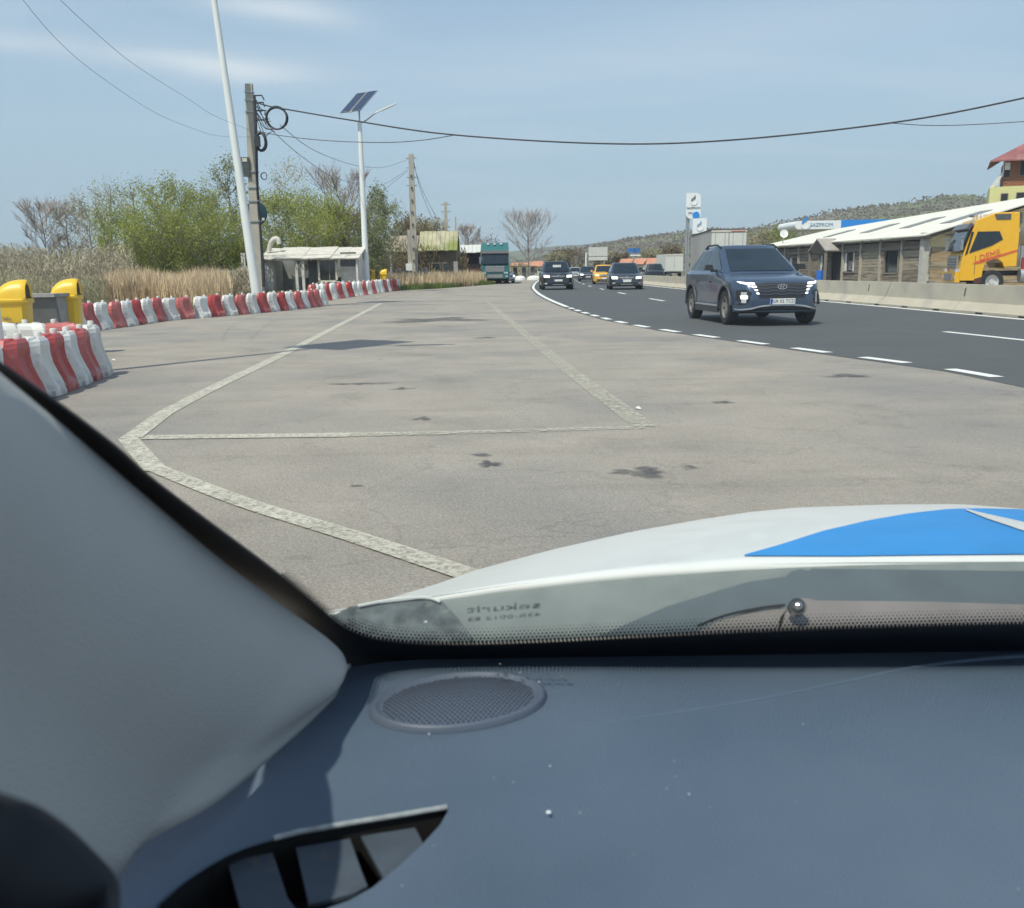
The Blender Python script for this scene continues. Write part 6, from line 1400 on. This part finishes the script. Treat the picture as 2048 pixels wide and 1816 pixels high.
nut = MB().lathe([(.0, .006), (.009, .006), (.013, .002), (.0165, .004), (.0165, -.012)], 24, Matrix.Translation(c) @ Matrix.Rotation(math.radians(52), 4, 'X') @ Matrix.Diagonal((.54, .54, .54, 1)).to_4x4()).build('pivot_cap', mat('dark_grey_cap', (.07, .08, .085), rough=.35), wa, smooth=True)
MB().lathe([(0, .0085), (.003, .0075), (.0048, .003)], 14, Matrix.Translation(c) @ Matrix.Rotation(math.radians(52), 4, 'X')).build('pivot_pin', chrome, nut, smooth=True)
MB().slab([cwp(*q_, .008) for q_ in [(650, 1240), (700, 1213), (760, 1206), (850, 1196), (885, 1203), (915, 1235), (940, 1268), (950, 1330), (650, 1330)]], .006, (0, 0, -1)).build('cowl_corner_shade', mat('mottled_corner_shade', (.10, .12, .125), rough=.5, var=.5, scale=55, col2=(.24, .26, .23), c2pos=(.55, .7), c2scale=40), carroot)  # corner shadow and swirling reflection, put into the colour of a flat piece
MB().tube(smooth_path([cwp(716, 1212, .012), cwp(780, 1200, .012), cwp(850, 1195, .012), cwp(880, 1203, .012)], 5), .0015, 5).build('seal_edge', whpole, carroot)
# bulkhead so the engine bay is closed off
MB().slab([Vector((-.25, .90, .4)), Vector((1.6, .90, .4)), Vector((1.6, .90, .775)), Vector((-.25, .90, .775))], .02, (0, 1, 0)).build('bulkhead', darkin, carroot)
# windshield glass
wg = glassmat('windshield_glass', dirt=0.012)
A = Vector((-.185, .93, 0)); 
def wz(y): return .82 + .855 * (.865 - y)
gl = MB(); gpts = [Vector((-.17, .90, 0)), Vector((1.45, .88, 0)), Vector((1.33, .10, 0)), Vector((-.36, .10, 0))]
gl.slab([Vector((p_.x - (0.03 if k in (0, 3) else 0), p_.y, wz(p_.y))) for k, p_ in enumerate(gpts)],   .004, (0, .65, .76))
wso = gl.build('windshield', wg, carroot)
# black frit band round the glass
frit = mat('black_frit', (.004, .005, .008), rough=.35, var=.1)
inner = [(-260, 500), (-100, 628), (0, 706), (130, 797), (240, 882), (300, 937), (400, 1015), (500, 1090), (580, 1152), (640, 1203), (668, 1228), (700, 1250), (740, 1265), (790, 1273), (850, 1277), (950, 1277), (1100, 1272), (1300, 1262), (1500, 1253), (1700, 1246), (2048, 1238), (2400, 1236), (2800, 1240)]
outer = [(-310, 590), (-150, 730), (-55, 806), (70, 912), (180, 1000), (240, 1050), (340, 1130), (440, 1206), (525, 1272), (590, 1330), (635, 1380), (680, 1400), (740, 1390), (790, 1380), (850, 1372), (950, 1366), (1100, 1358), (1300, 1345), (1500, 1335), (1700, 1328), (2048, 1318), (2400, 1312), (2800, 1310)]
si = smooth_path([(*p_, 0) for p_ in inner], 5); so_ = smooth_path([(*p_, 0) for p_ in outer], 5)
ia = [wsp(p_.x, p_.y, .004) for p_ in si]; ob_ = [wsp(p_.x, p_.y, .004) for p_ in so_]; off_ = Vector((0, -.65, -.76)) * .002
MB().grid([[p_ for p_ in ia], [p_ for p_ in ob_], [p_ + off_ for p_ in ob_], [p_ + off_ for p_ in ia], [p_ for p_ in ia]]).build('frit_band', frit, wso)
# dots fading from the band
dm = MB(); pth = [Vector((p_.x, p_.y, 0)) for p_ in si]; Ltot = plen(pth)
s = 0
def hexd(u, v, rpx):
    c_ = wsp(u, v, .0045); e = wsp(u + rpx, v, .0045) - c_; f_ = wsp(u, v - rpx, .0045) - c_
    dm.add([c_ + e * math.cos(a) + f_ * math.sin(a) for a in [math.pi / 3 * k for k in range(6)]], [(0, 1, 2, 3, 4, 5)])
s = plen(pth[:40])
while s < Ltot - 650:
    p_, d_ = along(pth, s); nn = Vector((d_.y, -d_.x, 0))   # picture-up normal
    if p_.x > 2100: break
    left = p_.x < 690
    dist = 6.5 if left else 8.0; k_ = 0
    for q_ in range(3 if left else 5):
        hexd(p_.x + nn.x * (4 + q_ * dist * .8) + (d_.x * dist / 2 if q_ % 2 else 0), p_.y + nn.y * (3 + q_ * dist * .8) + (d_.y * dist / 2 if q_ % 2 else 0), (3.0, 2.1, 1.3)[q_] if left else (3.7, 3.1, 2.4, 1.7, 1.1)[q_])
    s += dist
fd_ = dm.build('frit_dots', frit, wso, kind='stuff', fix=False)
# etched glass mark, mirrored because it is read from outside
etch = wornmat('etched_mark', (.05, .06, .065), wear=.52, scale=260)
o_ = wsp(1008, 1213, .005); ex = (wsp(925, 1219, .005) - o_).normalized(); ey = (wsp(1008, 1190, .005) - o_).normalized()
Mx = Matrix((ex, ey, ex.cross(ey))).transposed().to_4x4(); Mx.translation = o_ + ey * .011
text('glass_mark', 'sekurit', .023, etch, wso, Mx, .0006)
Mx2 = Mx.copy(); Mx2.translation = o_ - ey * .013; text('glass_mark', '43R-0012 E2', .0125, etch, wso, Mx2, .0006)
# dust specks on the glass
dsm = mat('dust_speck', (.8, .84, .86), rough=.6); sp_ = MB(); rr_ = random.Random(11)
for u, v, r_ in [(852, 1230, 3.5), (1097, 1624, 4.6), (1078, 1364, 2), (1000, 1328, 1.5), (1040, 1345, 1.4), (1100, 1532, 1.6), (1378, 1588, 1.6), (1606, 1448, 1.4), (858, 1468, 1.8), (1027, 1565, 1.2), (1160, 1625, 1.2)] + [(rr_.uniform(750, 2040), rr_.uniform(1320, 1780), rr_.uniform(.4, .9)) for _ in range(16)]:
    c_ = G(u, v, .8345) if v > 1290 else wsp(u, v, .006); k = .5 if v > 1290 else .4
    sp_.lathe([(0, .0004), (r_ * .00033, .0003), (r_ * .0004, 0)], 8, Matrix.Translation(c_))
sp_.build('dust', dsm, carroot, kind='stuff', fix=False)
# ---------------- dashboard
DZ = .83
dashm = mat('blue_grey_dash_with_glare', (.090, .136, .200), rough=.55, var=.07, scale=5, bump=.45, bscale=700, col2=(.135, .185, .25), c2pos=(.40, .66), c2scale=2.2, spec=.4)  # paler blotches in the colour stand for hazy glare on the dash
front = [(560, 1420), (640, 1372), (672, 1345), (700, 1335), (760, 1325), (850, 1318), (1000, 1311), (1300, 1300), (1500, 1293), (1700, 1286), (2048, 1276), (2500, 1268), (3000, 1275)]
vent = [(545, 1676), (600, 1662), (700, 1645), (800, 1630), (893, 1615), (896, 1622), (880, 1650), (845, 1688), (800, 1730), (745, 1775), (700, 1800), (640, 1822), (520, 1850), (400, 1870), (300, 1850), (320, 1810), (370, 1765), (420, 1725), (480, 1697)]
outl = [G(*p_, DZ) for p_ in front] + [Vector((1.45, .30, DZ)), Vector((-.42, .30, DZ)), Vector((-.42, .62, DZ)), Vector((-.30, .74, DZ))]
hole = [G(*p_, DZ) for p_ in vent]
pts = outl + hole; tri = tessellate_polygon([outl, hole]); n_ = len(outl)
db = MB(); db.add(pts, [tuple(t_) for t_ in tri]); 
k0 = len(db.v)
# rolled front edge and side skirts
db.grid([[p_ for p_ in outl[:len(front)]], [p_ + Vector((0, .006, -.003)) for p_ in outl[:len(front)]], [p_ + Vector((0, .009, -.012)) for p_ in outl[:len(front)]], [p_ + Vector((0, .01, -.06)) for p_ in outl[:len(front)]]])
dash = db.build('dashboard', dashm, carroot)
# underside of the dash: front fascia dropping down towards the seats
MB().add([(-.42, .30, DZ), (1.45, .30, DZ), (1.45, .26, DZ - .35), (-.42, .26, DZ - .35)], [(0, 1, 2, 3)]).build('dash_fascia', dashm, carroot)
MB().slab([G(250, 1600, DZ - .055), G(950, 1560, DZ - .055), G(950, 1900, DZ - .055), G(250, 1900, DZ - .055)], .004, (0, 0, -1)).build('vent_well', darkin, dash)
worn = mat('worn_pale_edge', (.34, .37, .38), rough=.5, var=.3, scale=120)
MB().tube([G(548, 1676, DZ + .001), G(600, 1663, DZ + .001), G(700, 1646, DZ + .001), G(800, 1630, DZ + .001), G(894, 1614, DZ + .001)], .0019, 8).build('vent_rim', worn, dash, smooth=True)
MB().tube(smooth_path([G(290, 1830, DZ + .001), G(350, 1775, DZ + .001), G(430, 1722, DZ + .001), G(490, 1694, DZ + .001), G(545, 1677, DZ + .001)], 4), .0013, 8).build('vent_rim', dashm, dash, smooth=True)
MB().grid([[p_ + Vector((0, 0, -.001)) for p_ in hole + [hole[0]]], [p_ + Vector((0, 0, -.054)) for p_ in hole + [hole[0]]]]).build('vent_wall', darkin, dash)
slm = mat('grey_vent_slat', (.070, .088, .112), rough=.7, spec=.2, var=.15, scale=40, col2=(.12, .115, .10), c2pos=(.6, .75), c2scale=60)
for pl_ in ([(455, 1722), (545, 1705), (575, 1795), (600, 1830), (490, 1850)], [(592, 1695), (700, 1677), (722, 1740), (735, 1772), (708, 1786), (650, 1802), (618, 1808)], [(722, 1672), (830, 1655), (848, 1690), (805, 1728), (768, 1757)]):
    MB().slab([G(u, v, DZ - .008) for k, (u, v) in enumerate(pl_)], .003, (0, 0, -1)).build('vent_slat', slm, dash)
MB().tube(smooth_path([G(u, v, DZ + .0001) for u, v in [(1150, 1452), (1300, 1432), (1500, 1402), (1680, 1366), (1820, 1337), (1930, 1322), (2048, 1313), (2300, 1300)]], 5), [.0001] + [.0006 + .00006 * k for k in range(34)] + [.0028], 5).build('dash_streak', mat('pale_dash_streak', (.115, .165, .232), rough=.6), dash, smooth=True)  # thin raised line, slightly lighter than the dash
# speaker grille
sc_ = G(918, 1407, DZ); ex_ = (G(1096, 1390, DZ) - G(740, 1424, DZ)) * .5; ey_ = (G(918, 1352, DZ) - G(918, 1462, DZ)) * .5
ey_ = ey_ - ex_ * (ey_.dot(ex_) / ex_.length_squared) * .3
def sp3(r_, a, dz): return sc_ + ex_ * (r_ * math.cos(a)) + ey_ * (r_ * math.sin(a)) + Vector((0, 0, dz))
gr = MB(); n_ = 48
gr.grid([[sp3(r_, 2 * math.pi * k / n_, dz) for k in range(n_ + 1)] for r_, dz in ((1.0, .0002), (.985, .005), (.95, .0068), (.91, .0062), (.885, .003), (.86, .0032), (.6, .0052), (.3, .0062), (.02, .0065))])
spk = gr.build('speaker_grille', mat('speaker_grey', (.095, .12, .165), rough=.45, var=.05), dash, smooth='full')
hm = MB(); pit = .0043; wv, hv = ex_.length, ey_.length; e1, e2 = ex_.normalized(), ey_.normalized()
ny = int(hv / pit); nx = int(wv / pit)
for j in range(-ny, ny + 1):
    for i in range(-nx, nx + 1):
        x_, y_ = i * pit + (pit / 2 if j % 2 else 0), j * pit * .87; rad = math.sqrt((x_ / wv) ** 2 + (y_ / hv) ** 2)
        if rad < .84:
            c_ = sc_ + ex_ * (x_ / wv) + ey_ * (y_ / hv) + Vector((0, 0, interp((0, .3, .6, .86), (.0067, .0064, .0055, .0035), rad)))
            hm.add([c_ + Vector((math.cos(a), math.sin(a), 0)) * .00135 for a in [math.pi / 3 * k for k in range(6)]], [(0, 1, 2, 3, 4, 5)])
hm.build('grille_holes', mat('hole_dark', (.02, .022, .03), rough=.5), spk, kind='stuff', fix=False)
# ---------------- window pillar trim
pilm = mat('pale_grey_pillar_trim', (.50, .50, .475), rough=.7, var=.04, scale=4, bump=.3, bscale=700)
up_ = [(-260, 545, .405), (-100, 672, .435), (0, 757, .465), (130, 864, .525), (300, 1008, .60), (450, 1133, .675), (600, 1242, .755), (655, 1283, .785), (683, 1312, .80), (691, 1340, .80)]
lo_ = [(-420, 1400, .26), (-260, 1500, .29), (-120, 1580, .32), (0, 1680, .36), (110, 1740, .41), (218, 1768, .47), (285, 1686, .51), (430, 1604, .57), (590, 1468, .68), (668, 1392, .755)]
U_ = smooth_path([D(u, v, Y * .945) for u, v, Y in up_], 5); L_ = smooth_path([D(u, v, Y) for u, v, Y in lo_], 5); rows = []
for i in range(len(U_)):
    a, b = U_[i], L_[i]; span = (b - a).length; row_ = []
    tang = (U_[min(i + 1, len(U_) - 1)] - U_[max(i - 1, 0)]).normalized(); nrm_ = (b - a).normalized().cross(tang)
    if nrm_.dot(Vector((0, 0, HC)) - a) < 0: nrm_ = -nrm_
    row_.append(a - nrm_ * .03 + (a - b).normalized() * -.002); row_.append(a - nrm_ * .006)
    for j in range(13):
        t_ = j / 12; e_ = min(1, t_ / .12); bul = .016 * math.sin(math.pi * min(1, t_ * 1.4)) * min(1, span / .1)
        row_.append(a.lerp(b, t_) + nrm_ * (bul * e_))
    rows.append(row_)
pil = MB().grid(rows).build('pillar_trim', pilm, carroot, smooth='full'); sol = pil.modifiers.new('t', 'SOLIDIFY'); sol.thickness = .004; sol.offset = 0
# dark door capping at lower left
dm_ = mat('black_door_trim', (.012, .014, .02), rough=.6)
dp = [(-500, 1450, .17), (-300, 1510, .19), (-100, 1570, .21), (0, 1604, .22), (50, 1626, .235), (105, 1664, .25), (158, 1712, .27), (208, 1768, .29), (214, 1840, .28), (190, 2000, .25)]
Ud = smooth_path([D(*p_) for p_ in dp], 4); MB().grid([[p_ + Vector((-.005, .02, -.012)) for p_ in Ud], Ud, [p_ + Vector((-.012, -.006, -.02)) for p_ in Ud], [p_ + Vector((-.05, -.02, -.09)) for p_ in Ud], [p_ + Vector((-.10, -.03, -.30)) for p_ in Ud]]).build('door_capping', dm_, carroot, smooth='full')
# ---------------- shell of the car: roof, header, sides (rotated like the car)
yaw = math.radians(-12); shellm = mat('white_body_paint', (.75, .76, .75), rough=.3, coat=.7, var=.02); headl = mat('pale_headliner', (.45, .45, .43), rough=.9)
Ms = Matrix.Rotation(yaw, 4, 'Z')
def S(x, y, z): return Ms @ Vector((x, y, z))
MB().slab([S(-.42, -.12, 1.475), S(1.20, -.06, 1.475), S(1.20, -1.7, 1.49), S(-.42, -1.7, 1.49)], .05, (0, 0, 1)).build('roof', shellm, carroot)
MB().slab([S(-.41, -.13, 1.47), S(1.18, -.07, 1.47), S(1.18, -1.68, 1.485), S(-.29, -1.68, 1.485)], .004, (0, 0, -1)).build('headliner', headl, carroot)
MB().slab([S(-.42, -1.9, .3), S(-.42, .45, .3), S(-.42, .45, .80), S(-.42, -1.9, .84)], .06, (-1, 0, 0)).build('door', shellm, carroot)
MB().slab([S(1.42, -1.9, .3), S(1.42, .9, .3), S(1.42, .9, .80), S(1.42, -1.9, .84)], .06, (1, 0, 0)).build('door', shellm, carroot)
MB().slab([S(-.42, -1.9, .3), S(1.42, -1.9, .3), S(1.42, -1.9, .95), S(-.42, -1.9, .95)], .06, (0, -1, 0)).build('rear_panel', shellm, carroot)
MB().slab([S(-.42, -1.9, .28), S(1.42, -1.9, .28), S(1.42, .8, .28), S(-.42, .8, .28)], .03, (0, 0, -1)).build('floor', darkin, carroot)
for x_, y_ in ((-.30, -1.3), (1.30, -1.3), (1.32, 1.35), (.08, 1.35)):
    p_ = S(x_, y_, .31) if y_ < 0 else Vector((x_, y_, .31)); MB().lathe([(.19, -.09), (.28, -.09), (.31, -.06), (.31, .06), (.28, .09), (.19, .09), (.0, .06)], 24, Matrix.Translation(p_) @ Matrix.Rotation(yaw, 4, 'Z') @ Matrix.Rotation(math.radians(90), 4, 'Y')).build('wheel', tyre, carroot, smooth=True)
for x_ in (-.19, 1.19): MB().tube([S(x_, -1.68, 1.44), S(x_ + (-.2 if x_ < 0 else .2), -1.88, .9)], .04, 6).build('rear_pillar', shellm, carroot)
MB().tube([S(1.19, .08, 1.43), Vector((1.45, .83, .84))], .035, 8).build('right_pillar', shellm, carroot)

# added unseen panel along the left window pillar, beside the trim, up to the roof
pa, pb_ = Vector((-.215, .93, .80)), Vector((-.405, .06, 1.50))
MB().slab([pa, pb_, pb_ + Vector((-.14, -.04, -.03)), pa + Vector((-.13, -.03, -.02))], .02, (-.1, .3, .9)).build('pillar_panel', shellm, carroot)  # unseen panel, added to keep the sun off the trim's lower edge
# anything left unused
for nm in ('barrier',):
    pass
for o in list(bpy.data.objects):
    if o.type == 'EMPTY' and o.parent is None and o.get('label') == 'x': bpy.data.objects.remove(o)
